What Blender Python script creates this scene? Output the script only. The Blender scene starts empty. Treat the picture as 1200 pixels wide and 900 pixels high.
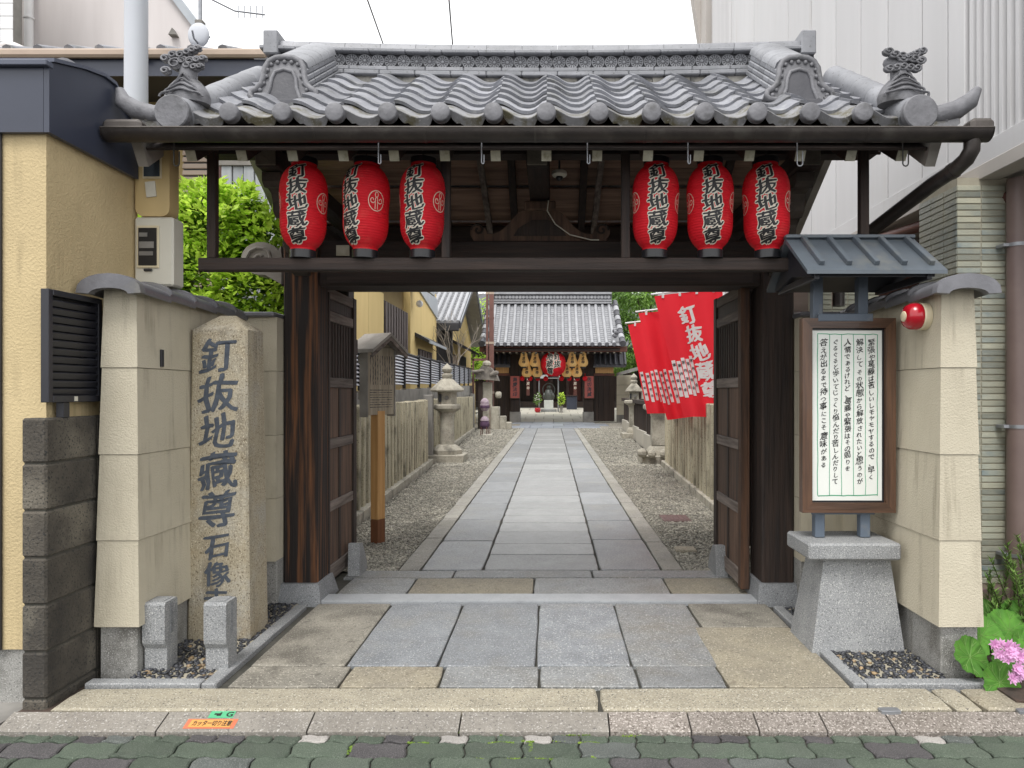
import bpy, bmesh, math, random
import numpy as np
from mathutils import Vector, Matrix, Euler
R = math.radians
PI = math.pi
rng = random.Random(7)
S = bpy.context.scene
C = S.collection

# ---------------------------------------------------------------- camera, world, sun, exposure
cam_d = bpy.data.cameras.new('camera')
cam = bpy.data.objects.new('camera', cam_d)
C.objects.link(cam)
cam.location = (0, 0, 1.55)
cam.rotation_euler = (R(90), 0, 0)
cam_d.sensor_width = 36.0
cam_d.lens = 36.0 * 832 / 1200
cam_d.shift_x = -46 / 1200
cam_d.shift_y = 10 / 1200
cam_d.clip_start = 0.05
cam_d.clip_end = 2000
S.camera = cam
S.view_settings.view_transform = 'Standard'
S.view_settings.look = 'None'
S.view_settings.exposure = 0.68
S.view_settings.gamma = 1.0
S.cycles.use_denoising = True
S.cycles.max_bounces = 8
S.cycles.diffuse_bounces = 4

SUN_EL, SUN_AZ = R(62), R(200)          # azimuth measured clockwise from +Y: behind the camera, a little left
W = bpy.data.worlds.new('World')
S.world = W
W.use_nodes = True
nt = W.node_tree
nt.nodes.clear()
o_ = nt.nodes.new('ShaderNodeOutputWorld')
bg = nt.nodes.new('ShaderNodeBackground')
sky = nt.nodes.new('ShaderNodeTexSky')
sky.sky_type = 'NISHITA'
sky.sun_disc = False
sky.sun_elevation = SUN_EL
sky.sun_rotation = SUN_AZ
sky.air_density = 1.0
sky.dust_density = 3.0
hs = nt.nodes.new('ShaderNodeHueSaturation')
hs.inputs['Saturation'].default_value = 0.15
mx = nt.nodes.new('ShaderNodeMix')
mx.data_type = 'RGBA'
mx.inputs[0].default_value = 0.80       # an even white cloud layer over the sky
mx.inputs[7].default_value = (11.8, 11.85, 11.95, 1)
nt.links.new(sky.outputs[0], hs.inputs['Color'])
nt.links.new(hs.outputs[0], mx.inputs[6])
nt.links.new(mx.outputs[2], bg.inputs[0])
bg.inputs[1].default_value = 0.105
nt.links.new(bg.outputs[0], o_.inputs[0])

sun_d = bpy.data.lights.new('sun', 'SUN')
sun_d.energy = 1.5
sun_d.angle = R(22)
sun_d.color = (1.0, 0.97, 0.93)
sun = bpy.data.objects.new('sun', sun_d)
C.objects.link(sun)
sdir = Vector((math.sin(SUN_AZ) * math.cos(SUN_EL), math.cos(SUN_AZ) * math.cos(SUN_EL), math.sin(SUN_EL)))
sun.rotation_euler = sdir.to_track_quat('Z', 'Y').to_euler()

# ---------------------------------------------------------------- helpers
WL = {}                                   # world position of every root / part that can be a parent


def wl(o):
    return WL.get(o.name, Vector((0, 0, 0))) if o else Vector((0, 0, 0))


def tag(o, label=None, cat=None, group=None, kind=None):
    if label: o['label'] = label
    if cat: o['category'] = cat
    if group: o['group'] = group
    if kind: o['kind'] = kind
    return o


def thing(name, label, cat, loc=(0, 0, 0), group=None, rz=0):
    o = bpy.data.objects.new(name, None)
    o.empty_display_size = 0.1
    C.objects.link(o)
    o.location = loc
    o.rotation_euler = (0, 0, rz)
    WL[o.name] = Vector(loc)
    return tag(o, label, cat, group)


class MB:
    def __init__(s):
        s.v = []; s.f = []

    def add(s, vs, fs):
        k = len(s.v)
        s.v.extend([tuple(p) for p in vs])
        s.f.extend([tuple(i + k for i in q) for q in fs])
        return s

    def box(s, x0, x1, y0, y1, z0, z1, b=0.0, M=None):
        if b <= 0:
            vs = [(x, y, z) for x in (x0, x1) for y in (y0, y1) for z in (z0, z1)]
            fs = [(0, 1, 3, 2), (4, 6, 7, 5), (0, 4, 5, 1), (2, 3, 7, 6), (0, 2, 6, 4), (1, 5, 7, 3)]
        else:
            b = min(b, abs(x1 - x0) * .45, abs(y1 - y0) * .45, abs(z1 - z0) * .45)
            vs = []; ix = {}
            cx, cy, cz = (x0 + x1) / 2, (y0 + y1) / 2, (z0 + z1) / 2
            hx, hy, hz = abs(x1 - x0) / 2, abs(y1 - y0) / 2, abs(z1 - z0) / 2
            for sx in (-1, 1):
                for sy in (-1, 1):
                    for sz in (-1, 1):
                        ix[(sx, sy, sz)] = len(vs)
                        vs += [(cx + sx * hx, cy + sy * (hy - b), cz + sz * (hz - b)),
                               (cx + sx * (hx - b), cy + sy * hy, cz + sz * (hz - b)),
                               (cx + sx * (hx - b), cy + sy * (hy - b), cz + sz * hz)]
            g = lambda a, b_, c, k: ix[(a, b_, c)] + k
            fs = []
            for q in (-1, 1):
                fs.append(tuple(g(q, a, c, 0) for a, c in ((-1, -1), (1, -1), (1, 1), (-1, 1))[::q]))
                fs.append(tuple(g(a, q, c, 1) for a, c in ((-1, -1), (1, -1), (1, 1), (-1, 1))[::-q]))
                fs.append(tuple(g(a, c, q, 2) for a, c in ((-1, -1), (1, -1), (1, 1), (-1, 1))[::q]))
            for a in (-1, 1):
                for c in (-1, 1):
                    w = a * c
                    fs.append((g(a, c, -1, 0), g(a, c, 1, 0), g(a, c, 1, 1), g(a, c, -1, 1))[::-w])
                    fs.append((g(a, -1, c, 0), g(a, 1, c, 0), g(a, 1, c, 2), g(a, -1, c, 2))[::w])
                    fs.append((g(-1, a, c, 1), g(1, a, c, 1), g(1, a, c, 2), g(-1, a, c, 2))[::-w])
                    for d in (-1, 1):
                        fs.append((g(a, c, d, 0), g(a, c, d, 1), g(a, c, d, 2))[::a * c * d])
        if M is not None:
            vs = [M @ Vector(p) for p in vs]
        return s.add(vs, fs)

    def cbox(s, c, d, b=0.0, rot=None):
        M = Matrix.Translation(c)
        if rot is not None:
            M = M @ Euler(rot).to_matrix().to_4x4()
        return s.box(-d[0] / 2, d[0] / 2, -d[1] / 2, d[1] / 2, -d[2] / 2, d[2] / 2, b, M)

    def bar(s, p, q, w, h, b=0.0, up=(0, 0, 1)):
        p = Vector(p); q = Vector(q)
        d = (q - p); L = d.length; d.normalize()
        u = Vector(up)
        if abs(d.dot(u)) > .98: u = Vector((0, 1, 0))
        x = d.cross(u).normalized(); z = x.cross(d).normalized()
        M = Matrix((x, d, z)).transposed().to_4x4()
        M.translation = p
        return s.box(-w / 2, w / 2, 0, L, -h / 2, h / 2, b, M)

    def tube(s, pts, r, n=8, caps=True, flat=None):
        pts = [Vector(p) for p in pts]
        rs = r if isinstance(r, (list, tuple)) else [r] * len(pts)
        k = len(s.v); ref = Vector((0, 0, 1))
        vs = []
        for i, p in enumerate(pts):
            t = (pts[min(i + 1, len(pts) - 1)] - pts[max(i - 1, 0)]).normalized()
            if i == 0:
                if abs(t.dot(ref)) > .9: ref = Vector((0, 1, 0))
                if abs(t.dot(ref)) > .9: ref = Vector((1, 0, 0))
            x = t.cross(ref).normalized(); y = x.cross(t).normalized(); ref = y
            for j in range(n):
                a = 2 * PI * j / n
                vs.append(p + (x * math.cos(a) * (flat or 1) + y * math.sin(a)) * rs[i])
        fs = []
        for i in range(len(pts) - 1):
            for j in range(n):
                a = i * n + j; b_ = i * n + (j + 1) % n
                fs.append((a, b_, b_ + n, a + n))
        if caps:
            fs.append(tuple(range(n))[::-1])
            fs.append(tuple(range((len(pts) - 1) * n, len(pts) * n)))
        return s.add(vs, fs)

    def lathe(s, prof, c=(0, 0, 0), n=16, M=None, sx=1, sy=1, a0=0.0):
        vs = []; fs = []
        for r, z in prof:
            for j in range(n):
                a = 2 * PI * j / n + a0
                vs.append(Vector((r * math.cos(a) * sx, r * math.sin(a) * sy, z)))
        m = len(prof)
        for i in range(m - 1):
            for j in range(n):
                a = i * n + j; b_ = i * n + (j + 1) % n
                fs.append((a, b_, b_ + n, a + n))
        fs.append(tuple(range(n))[::-1]); fs.append(tuple(range((m - 1) * n, m * n)))
        if M is not None: vs = [M @ p for p in vs]
        vs = [p + Vector(c) for p in vs]
        return s.add(vs, fs)

    def sphere(s, c, r, nu=10, nv=7, rot=None):
        rx, ry, rz = r if isinstance(r, (list, tuple)) else (r, r, r)
        pr = [(max(1e-4, math.cos(-PI / 2 + PI * i / nv)), math.sin(-PI / 2 + PI * i / nv)) for i in range(nv + 1)]
        M = Matrix.Diagonal((rx, ry, rz, 1))
        if rot is not None: M = Euler(rot).to_matrix().to_4x4() @ M
        return s.lathe(pr, c, nu, M)

    def prism(s, poly, ax, a0, a1, M=None):
        """extrude a 2-D outline along axis ax ('x': poly in y,z; 'y': poly in x,z; 'z': poly in x,y)"""
        def P(u, v, a):
            return {'x': (a, u, v), 'y': (u, a, v), 'z': (u, v, a)}[ax]
        n = len(poly)
        area = sum(poly[i][0] * poly[(i + 1) % n][1] - poly[(i + 1) % n][0] * poly[i][1] for i in range(n))
        pl = list(poly) if area > 0 else list(poly)[::-1]
        vs = [P(u, v, a0) for u, v in pl] + [P(u, v, a1) for u, v in pl]
        fs = [tuple(range(n))[::-1], tuple(range(n, 2 * n))] + [(i, (i + 1) % n, (i + 1) % n + n, i + n) for i in range(n)]
        flip = (ax == 'y') != (a1 < a0)
        if flip: fs = [q[::-1] for q in fs]
        if M is not None: vs = [M @ Vector(p) for p in vs]
        return s.add(vs, fs)

    def quad(s, a, b, c, d):
        return s.add([a, b, c, d], [(0, 1, 2, 3)])

    def grid(s, fn, nu, nv):
        vs = [fn(i / nu, j / nv) for j in range(nv + 1) for i in range(nu + 1)]
        fs = [(j * (nu + 1) + i, j * (nu + 1) + i + 1, (j + 1) * (nu + 1) + i + 1, (j + 1) * (nu + 1) + i) for j in range(nv) for i in range(nu)]
        return s.add(vs, fs)

    def xform(s, M):
        s.v = [tuple(M @ Vector(p)) for p in s.v]
        return s

    def mesh(s, name, mat, off=(0, 0, 0), smooth=None):
        m = bpy.data.meshes.new(name)
        off = Vector(off)
        m.from_pydata([(p[0] - off[0], p[1] - off[1], p[2] - off[2]) for p in s.v], [], s.f)
        if smooth:
            m.polygons.foreach_set('use_smooth', [True] * len(m.polygons))
            m.set_sharp_from_angle(angle=R(smooth))
        if mat: m.materials.append(mat)
        m.update()
        return m

    def build(s, name, mat, parent=None, smooth=None, label=None, kind=None, cat=None, group=None, origin=None):
        """verts are world coordinates; the object sits at origin (default: its parent's place)"""
        pw = wl(parent)
        og = Vector(origin) if origin is not None else pw
        o = bpy.data.objects.new(name, s.mesh(name, mat, og, smooth))
        C.objects.link(o)
        o.parent = parent
        o.location = og - pw
        WL[o.name] = og
        return tag(o, label, cat, group, kind)


def piece(name, me, parent, loc, rot=(0, 0, 0), sc=(1, 1, 1), mat=None):
    o = bpy.data.objects.new(name, me)
    C.objects.link(o)
    o.parent = parent
    o.location = Vector(loc) - wl(parent)
    o.rotation_euler = rot
    o.scale = sc
    WL[o.name] = Vector(loc)
    return o


def dup(o, parent=None):
    c = o.copy()
    C.objects.link(c)
    if parent is not None: c.parent = parent
    for ch in list(o.children): dup(ch, c)
    return c


def struct(mb, name, mat, smooth=None, kind='structure'):
    return mb.build(name, mat, None, smooth, kind=kind)


# ---------------------------------------------------------------- materials
def mat(name, c1, c2=None, scale=8.0, rough=.7, bump=0.0, bscale=None, stretch=(1, 1, 1), rnd=.0, speck=None,
        stain=None, metal=0.0, spec=.5, detail=6, lo=.35, hi=.65, trans=0.0, island=0.0, coat=0.0, stain2=None, streak=None):
    m = bpy.data.materials.new(name)
    m.use_nodes = True
    t = m.node_tree; N = t.nodes; L = t.links
    b = N['Principled BSDF']
    b.inputs['Roughness'].default_value = rough
    b.inputs['Metallic'].default_value = metal
    b.inputs['Specular IOR Level'].default_value = spec
    if coat: b.inputs['Coat Weight'].default_value = coat
    tc = N.new('ShaderNodeTexCoord')
    oi = N.new('ShaderNodeObjectInfo')
    ml = N.new('ShaderNodeVectorMath'); ml.operation = 'SCALE'
    cb = N.new('ShaderNodeCombineXYZ')
    for i in range(3): L.new(oi.outputs['Random'], cb.inputs[i])
    L.new(cb.outputs[0], ml.inputs[0]); ml.inputs['Scale'].default_value = 53.0
    ad = N.new('ShaderNodeVectorMath'); ad.operation = 'ADD'
    L.new(tc.outputs['Object'], ad.inputs[0]); L.new(ml.outputs[0], ad.inputs[1])
    mp = N.new('ShaderNodeMapping'); mp.inputs['Scale'].default_value = stretch
    L.new(ad.outputs[0], mp.inputs[0])

    def noise(sc, de=detail, vec=None, ro=.6):
        n = N.new('ShaderNodeTexNoise')
        n.inputs['Scale'].default_value = sc; n.inputs['Detail'].default_value = de
        n.inputs['Roughness'].default_value = ro
        L.new(vec or mp.outputs[0], n.inputs['Vector'])
        return n.outputs['Fac']

    def ramp(src, a, c):
        r = N.new('ShaderNodeMapRange')
        r.inputs['From Min'].default_value = a; r.inputs['From Max'].default_value = c
        L.new(src, r.inputs['Value'])
        return r.outputs[0]

    def mix(f, a, c, mode='MIX'):
        x = N.new('ShaderNodeMix'); x.data_type = 'RGBA'; x.blend_type = mode
        if isinstance(f, float): x.inputs[0].default_value = f
        else: L.new(f, x.inputs[0])
        for k, q in ((6, a), (7, c)):
            if isinstance(q, tuple): x.inputs[k].default_value = (*q[:3], 1)
            else: L.new(q, x.inputs[k])
        return x.outputs[2]

    c2 = c2 or tuple(x * .8 for x in c1)
    col = mix(ramp(noise(scale), lo, hi), c1, c2)
    if stain:                                    # (colour, scale, from, to): dirt patches with a shape of their own
        col = mix(ramp(noise(stain[1], 5, ad.outputs[0]), stain[2], stain[3]), col, stain[0])
    if stain2:
        col = mix(ramp(noise(stain2[1], 5, ad.outputs[0]), stain2[2], stain2[3]), col, stain2[0])
    if streak:                                   # (colour, scale, from, to): rain runs, drawn out downwards
        sm = N.new('ShaderNodeMapping'); sm.inputs['Scale'].default_value = (1, 1, .07)
        L.new(ad.outputs[0], sm.inputs[0])
        a_ = noise(streak[1], 4, sm.outputs[0]); b_ = noise(streak[1] * .17, 3, ad.outputs[0])
        mu = N.new('ShaderNodeMath'); mu.operation = 'MULTIPLY'
        L.new(ramp(a_, streak[2], streak[3]), mu.inputs[0]); L.new(ramp(b_, .42, .62), mu.inputs[1])
        col = mix(mu.outputs[0], col, streak[0])
    if speck:                                    # (colour, scale, from, to)
        col = mix(ramp(noise(speck[1], 2, ad.outputs[0], .5), speck[2], speck[3]), col, speck[0])
        if len(speck) > 4:
            col = mix(ramp(noise(speck[1] * 1.37, 2, mp.outputs[0], .5), speck[2], speck[3]), col, speck[4])
    if rnd or island:
        h = N.new('ShaderNodeHueSaturation')
        r = N.new('ShaderNodeMapRange')
        k = rnd or island
        r.inputs['To Min'].default_value = 1 - k; r.inputs['To Max'].default_value = 1 + k
        if island:
            g = N.new('ShaderNodeNewGeometry')
            L.new(g.outputs['Random Per Island'], r.inputs['Value'])
        else:
            L.new(oi.outputs['Random'], r.inputs['Value'])
        L.new(r.outputs[0], h.inputs['Value']); L.new(col, h.inputs['Color'])
        col = h.outputs[0]
    L.new(col, b.inputs['Base Color'])
    if bump:
        bp = N.new('ShaderNodeBump')
        bp.inputs['Strength'].default_value = min(1, bump * 1.0)
        bp.inputs['Distance'].default_value = .01
        L.new(noise(bscale or scale * 4, 4), bp.inputs['Height'])
        L.new(bp.outputs[0], b.inputs['Normal'])
    if trans:
        tr = N.new('ShaderNodeBsdfTranslucent'); L.new(col, tr.inputs['Color'])
        ms = N.new('ShaderNodeMixShader'); ms.inputs[0].default_value = trans
        L.new(b.outputs[0], ms.inputs[1]); L.new(tr.outputs[0], ms.inputs[2])
        L.new(ms.outputs[0], N['Material Output'].inputs[0])
    return m


MAT = {}
def defmats():
    D = MAT
    gs = lambda n, a, b, **k: D.__setitem__(n, mat(n, a, b, **k))
    sp = ((.05, .05, .05), 150, .60, .68, (.62, .61, .58))
    gs('slab_blue', (.24, .254, .268), (.178, .19, .202), scale=5, rough=.46, bump=.9, bscale=42, rnd=.10, speck=((.10, .105, .11), 80, .585, .70, (.55, .56, .57)), stain=((.24, .235, .215), 2.2, .52, .75), stain2=((.21, .215, .22), 13, .585, .68))
    gs('slab_grey', (.245, .252, .252), (.182, .188, .188), scale=5, rough=.5, bump=.9, bscale=42, rnd=.12, speck=((.10, .10, .10), 80, .585, .70, (.52, .52, .50)), stain=((.20, .19, .165), 2.4, .5, .72), stain2=((.185, .185, .175), 13, .585, .68))
    gs('slab_tan', (.315, .28, .205), (.245, .22, .168), scale=5, rough=.75, bump=.9, bscale=42, rnd=.08, speck=((.12, .10, .07), 80, .585, .70, (.55, .50, .40)), stain=((.22, .20, .165), 2.2, .5, .75), stain2=((.22, .19, .14), 13, .585, .68))
    gs('slab_dirty', (.285, .265, .22), (.20, .187, .158), scale=4, rough=.75, bump=.9, bscale=42, rnd=.05, speck=((.1, .09, .07), 80, .585, .70, (.5, .47, .40)), stain=((.13, .12, .10), 2.6, .52, .66), stain2=((.13, .12, .10), 13, .585, .68))
    gs('path_slab', (.262, .275, .285), (.195, .206, .216), scale=4, rough=.38, bump=.9, bscale=42, rnd=.2, speck=((.14, .14, .14), 80, .585, .70, (.52, .53, .53)), stain=((.27, .265, .24), 1.7, .5, .75), stain2=((.20, .205, .20), 13, .585, .68))
    gs('path_centre', (.31, .318, .315), (.235, .242, .242), scale=4, rough=.4, bump=.9, bscale=42, rnd=.16, speck=((.17, .17, .16), 80, .585, .70, (.5, .5, .48)), stain=((.27, .275, .275), 1.7, .5, .75), stain2=((.22, .22, .205), 13, .585, .68))
    gs('path_border', (.32, .305, .265), (.24, .23, .205), scale=4, rough=.7, bump=.9, bscale=42, rnd=.10, speck=((.14, .13, .11), 80, .585, .70, (.52, .5, .45)), stain=((.22, .21, .17), 1.7, .5, .75), stain2=((.2, .19, .16), 13, .585, .68))
    gs('threshold', (.40, .415, .43), (.34, .355, .37), scale=6, rough=.5, bump=.2, bscale=80, speck=((.2, .21, .22), 160, .6, .7))
    gs('kerb_cream', (.36, .325, .245), (.285, .258, .198), scale=5, rough=.8, bump=.7, bscale=50, rnd=.06, speck=((.10, .09, .075), 90, .59, .68, (.6, .57, .48)), stain=((.27, .24, .185), 2, .52, .75))
    gs('kerb_grey', (.255, .235, .205), (.195, .18, .158), scale=5, rough=.85, bump=.6, bscale=70, rnd=.10, speck=((.12, .11, .10), 80, .585, .70, (.42, .40, .37)), stain=((.18, .16, .135), 2.2, .5, .75))
    gs('kerb_pebble', (.30, .265, .235), (.22, .195, .17), scale=8, rough=.9, bump=1.0, bscale=110, rnd=.08, speck=((.11, .09, .075), 75, .55, .66, (.52, .47, .43)), stain=((.17, .145, .12), 2.4, .5, .75))
    gs('granite', (.29, .297, .30), (.225, .232, .238), scale=7, rough=.75, bump=.4, bscale=90, rnd=.06, speck=((.11, .115, .12), 130, .57, .67, (.52, .52, .51)))
    gs('granite_dark', (.24, .25, .26), (.18, .19, .20), scale=7, rough=.7, bump=.4, bscale=90, rnd=.05, speck=((.07, .075, .08), 130, .57, .67, (.40, .40, .40)))
    gs('granite_base', (.32, .315, .295), (.24, .235, .22), scale=6, rough=.8, bump=.3, bscale=90, speck=((.12, .12, .115), 130, .57, .67, (.48, .47, .45)), stain=((.13, .125, .11), 3.0, .55, .72), streak=((.15, .14, .12), 14, .52, .72))
    gs('monument', (.415, .362, .262), (.335, .29, .205), scale=4, rough=.85, bump=.6, bscale=75, speck=((.13, .10, .06), 110, .57, .68, (.55, .49, .37)), stain=((.29, .21, .105), 2.0, .52, .75), stretch=(1, 1, .7), stain2=((.38, .36, .31), 3.1, .5, .7), streak=((.17, .145, .105), 14, .52, .7))
    gs('ink_stone', (.085, .10, .125), (.05, .06, .078), scale=30, rough=.9)
    gs('grout', (.075, .07, .06), (.05, .05, .04), scale=20, rough=.95)
    gs('ground', (.20, .19, .165), (.14, .135, .115), scale=3, rough=.95, bump=.4, bscale=30)
    gs('asphalt', (.055, .055, .055), (.04, .04, .04), scale=20, rough=.9, bump=.5, bscale=120)
    gs('gravel_bed', (.28, .265, .225), (.155, .148, .125), scale=38, rough=.95, bump=1.0, bscale=45, speck=((.10, .09, .075), 45, .54, .64, (.52, .48, .41)), lo=.42, hi=.58)
    gs('gravel', (.35, .33, .275), (.21, .20, .17), scale=5, rough=.85, island=.5)
    gs('pebble_dark', (.05, .052, .06), (.03, .032, .038), scale=12, rough=.38, island=.6)
    gs('pebble_brown', (.36, .25, .13), (.2, .15, .1), scale=12, rough=.5, island=.3)
    gs('paver_green', (.092, .118, .086), (.066, .088, .063), scale=9, rough=.9, bump=.8, bscale=160, rnd=.16, speck=((.055, .07, .05), 170, .55, .68, (.16, .19, .15)), stain=((.085, .095, .08), 3, .5, .8))
    gs('paver_purple', (.088, .084, .084), (.063, .060, .061), scale=9, rough=.9, bump=.8, bscale=160, rnd=.15, speck=((.05, .045, .05), 170, .55, .68, (.17, .155, .16)))
    gs('paver_grey', (.105, .118, .108), (.078, .088, .08), scale=9, rough=.9, bump=.8, bscale=160, rnd=.15, speck=((.07, .075, .07), 170, .55, .68, (.22, .23, .22)))
    gs('paver_pale', (.42, .40, .37), (.34, .32, .30), scale=9, rough=.9, bump=.8, bscale=160, rnd=.1, speck=((.22, .2, .19), 170, .55, .68))
    gs('moss', (.17, .25, .035), (.09, .16, .02), scale=20, rough=.95, island=.4)
    # wood
    wv = (18, 18, 1.1); wh = (1.1, 18, 18); wy = (18, 1.1, 18)
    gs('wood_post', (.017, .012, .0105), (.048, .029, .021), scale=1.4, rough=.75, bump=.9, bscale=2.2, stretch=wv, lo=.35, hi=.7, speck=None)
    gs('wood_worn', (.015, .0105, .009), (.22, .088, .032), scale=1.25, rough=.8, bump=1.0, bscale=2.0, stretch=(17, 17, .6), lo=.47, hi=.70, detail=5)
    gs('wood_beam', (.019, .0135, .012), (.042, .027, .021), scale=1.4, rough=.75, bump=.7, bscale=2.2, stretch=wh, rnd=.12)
    gs('wood_beam_y', (.019, .0135, .012), (.042, .027, .021), scale=1.4, rough=.75, bump=.7, bscale=2.2, stretch=wy, rnd=.12)
    gs('wood_board', (.36, .235, .17), (.20, .125, .09), scale=1.6, rough=.8, bump=.6, bscale=2.2, stretch=wh, rnd=.3)
    gs('wood_door', (.040, .025, .018), (.018, .0125, .010), scale=1.5, rough=.7, bump=.8, bscale=2.4, stretch=wv, rnd=.15)
    gs('wood_panel', (.15, .088, .058), (.06, .038, .027), scale=1.5, rough=.75, bump=.8, bscale=2.4, stretch=wv, rnd=.25)
    gs('wood_rail', (.24, .20, .175), (.085, .065, .054), scale=1.5, rough=.8, bump=.9, bscale=2.4, stretch=wy, rnd=.2)
    gs('wood_stile', (.105, .05, .025), (.024, .0155, .012), scale=1.5, rough=.75, bump=.8, bscale=2.4, stretch=wv, lo=.35, hi=.7)
    gs('wood_grey', (.36, .335, .30), (.22, .20, .18), scale=3, rough=.85, bump=.6, bscale=8, rnd=.15)
    gs('wood_frame', (.13, .065, .035), (.055, .028, .017), scale=1.5, rough=.45, bump=.4, bscale=2.4, stretch=wv, coat=.2)
    gs('wood_frame_h', (.12, .06, .033), (.05, .026, .016), scale=1.5, rough=.45, bump=.4, bscale=2.4, stretch=wh, coat=.2)
    gs('wood_orange', (.62, .36, .14), (.50, .26, .09), scale=1.5, rough=.6, bump=.3, bscale=2.4, stretch=wv)
    gs('wood_orange_dark', (.20, .075, .03), (.13, .05, .02), scale=1.5, rough=.7, bump=.3, bscale=2.4, stretch=wv)
    gs('wood_old_board', (.44, .38, .29), (.29, .245, .18), scale=1.5, rough=.85, bump=.5, bscale=2.4, stretch=wv)
    gs('wood_far', (.022, .015, .013), (.045, .028, .02), scale=1.5, rough=.8, stretch=(6, 6, .5), rnd=.1)
    gs('wood_red', (.16, .06, .04), (.10, .04, .03), scale=2, rough=.7)
    gs('rafter_white', (.55, .53, .44), (.38, .36, .27), scale=12, rough=.8, rnd=.15, stain=((.25, .23, .15), 20, .55, .75))
    gs('bracket_wood', (.10, .085, .07), (.05, .042, .035), scale=6, rough=.85, bump=.5)
    gs('rafter_grey', (.18, .16, .13), (.10, .09, .07), scale=10, rough=.85, bump=.5)
    # roof
    gs('tile', (.265, .27, .295), (.19, .195, .215), scale=5, rough=.6, bump=.4, bscale=40, rnd=.24, spec=.35, stain=((.13, .13, .12), 5, .55, .75), speck=((.36, .36, .37), 60, .62, .74), stain2=((.33, .335, .34), 11, .58, .7))
    gs('tile_dirty', (.24, .24, .25), (.17, .17, .178), scale=5, rough=.5, bump=.3, bscale=40, rnd=.12, stain=((.095, .085, .05), 9, .48, .62), speck=((.32, .32, .32), 60, .6, .74))
    gs('tile_ridge', (.27, .275, .295), (.20, .205, .22), scale=6, rough=.5, bump=.25, bscale=40, rnd=.12, speck=((.14, .14, .14), 50, .62, .72))
    gs('tile_dark', (.085, .085, .095), (.06, .06, .07), scale=6, rough=.5, bump=.25, bscale=40, rnd=.1)
    gs('tile_orn', (.20, .20, .215), (.125, .125, .135), scale=9, rough=.6, bump=.4, bscale=40, stain=((.06, .06, .06), 7, .55, .75))
    gs('statue_block', (.62, .64, .62), (.54, .56, .54), scale=3, rough=.7)
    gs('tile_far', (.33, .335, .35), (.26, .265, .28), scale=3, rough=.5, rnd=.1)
    gs('tile_cap', (.165, .165, .18), (.11, .11, .12), scale=6, rough=.4, bump=.2, bscale=50, rnd=.12, stain=((.17, .165, .15), 6, .55, .75))
    gs('plaster', (.5, .48, .43), (.32, .30, .26), scale=7, rough=.9, stain=((.12, .12, .12), 6, .5, .65))
    gs('gutter', (.035, .030, .028), (.060, .050, .045), scale=6, rough=.38, bump=.15, bscale=30, metal=.35, stain=((.085, .08, .07), 6, .55, .75))
    gs('copper_old', (.13, .115, .105), (.08, .07, .062), scale=9, rough=.5, metal=.4)
    gs('iron', (.03, .028, .028), (.05, .045, .04), scale=12, rough=.55, metal=.3)
    gs('steel', (.35, .36, .38), (.25, .26, .28), scale=12, rough=.45, metal=.6)
    # walls
    gs('stucco_yellow', (.60, .48, .275), (.56, .445, .25), scale=3, rough=.9, bump=.6, bscale=75, stain=((.50, .395, .225), 1.2, .5, .8), streak=((.38, .30, .17), 12, .52, .75))
    gs('stucco_cream', (.565, .515, .40), (.52, .47, .36), scale=2, rough=.85, bump=.6, bscale=110, rnd=.03, stain=((.48, .435, .335), 1.4, .55, .8), streak=((.33, .29, .215), 16, .51, .72))
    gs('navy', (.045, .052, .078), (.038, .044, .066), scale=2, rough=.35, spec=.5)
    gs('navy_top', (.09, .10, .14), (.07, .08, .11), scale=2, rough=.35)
    gs('block', (.105, .092, .074), (.046, .041, .035), scale=3, rough=.95, bump=.9, bscale=60, rnd=.12, stain=((.19, .17, .135), 2.2, .52, .72), speck=((.03, .03, .028), 90, .56, .68))
    gs('black_metal', (.022, .023, .030), (.018, .018, .024), scale=5, rough=.4)
    gs('beige_plastic', (.58, .44, .22), (.54, .41, .2), scale=2, rough=.45)
    gs('pale_plastic', (.62, .60, .52), (.57, .55, .47), scale=2, rough=.5, stain=((.48, .46, .38), 3, .6, .8))
    gs('white_paint', (.80, .80, .80), (.74, .74, .75), scale=2, rough=.5)
    gs('pole_white', (.50, .52, .56), (.46, .48, .52), scale=1, rough=.6)
    gs('pink_white', (.66, .62, .61), (.61, .57, .56), scale=1.0, rough=.85, stretch=(3, 3, .3), rnd=.02)
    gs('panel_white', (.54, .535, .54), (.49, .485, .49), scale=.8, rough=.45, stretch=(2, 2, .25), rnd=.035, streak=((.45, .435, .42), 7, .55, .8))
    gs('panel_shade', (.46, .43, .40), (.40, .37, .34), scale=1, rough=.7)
    gs('brown_pipe', (.20, .145, .13), (.17, .12, .11), scale=3, rough=.45)
    gs('red_brown', (.17, .075, .06), (.12, .055, .045), scale=3, rough=.5)
    gs('tile_olive', (.42, .41, .315), (.30, .315, .265), scale=2.2, rough=.35, rnd=.3, bump=.3, bscale=40, stain=((.15, .20, .22), 1.6, .52, .72))
    gs('tile_joint', (.40, .37, .29), (.33, .30, .23), scale=9, rough=.9)
    gs('shutter', (.42, .33, .26), (.36, .28, .22), scale=3, rough=.6, rnd=.05)
    gs('zinc', (.45, .47, .48), (.36, .38, .39), scale=2, rough=.5, stretch=(8, 8, .5), rnd=.08)
    gs('roof_metal', (.105, .125, .145), (.078, .092, .108), scale=4, rough=.4, spec=.5, stain=((.17, .175, .16), 4, .52, .75))
    gs('blue_metal', (.115, .145, .185), (.085, .11, .145), scale=5, rough=.5, stain=((.16, .17, .18), 6, .55, .7))
    gs('paper', (.78, .80, .76), (.74, .76, .72), scale=2, rough=.6)
    gs('ink', (.012, .012, .014), (.02, .02, .02), scale=20, rough=.7)
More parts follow.
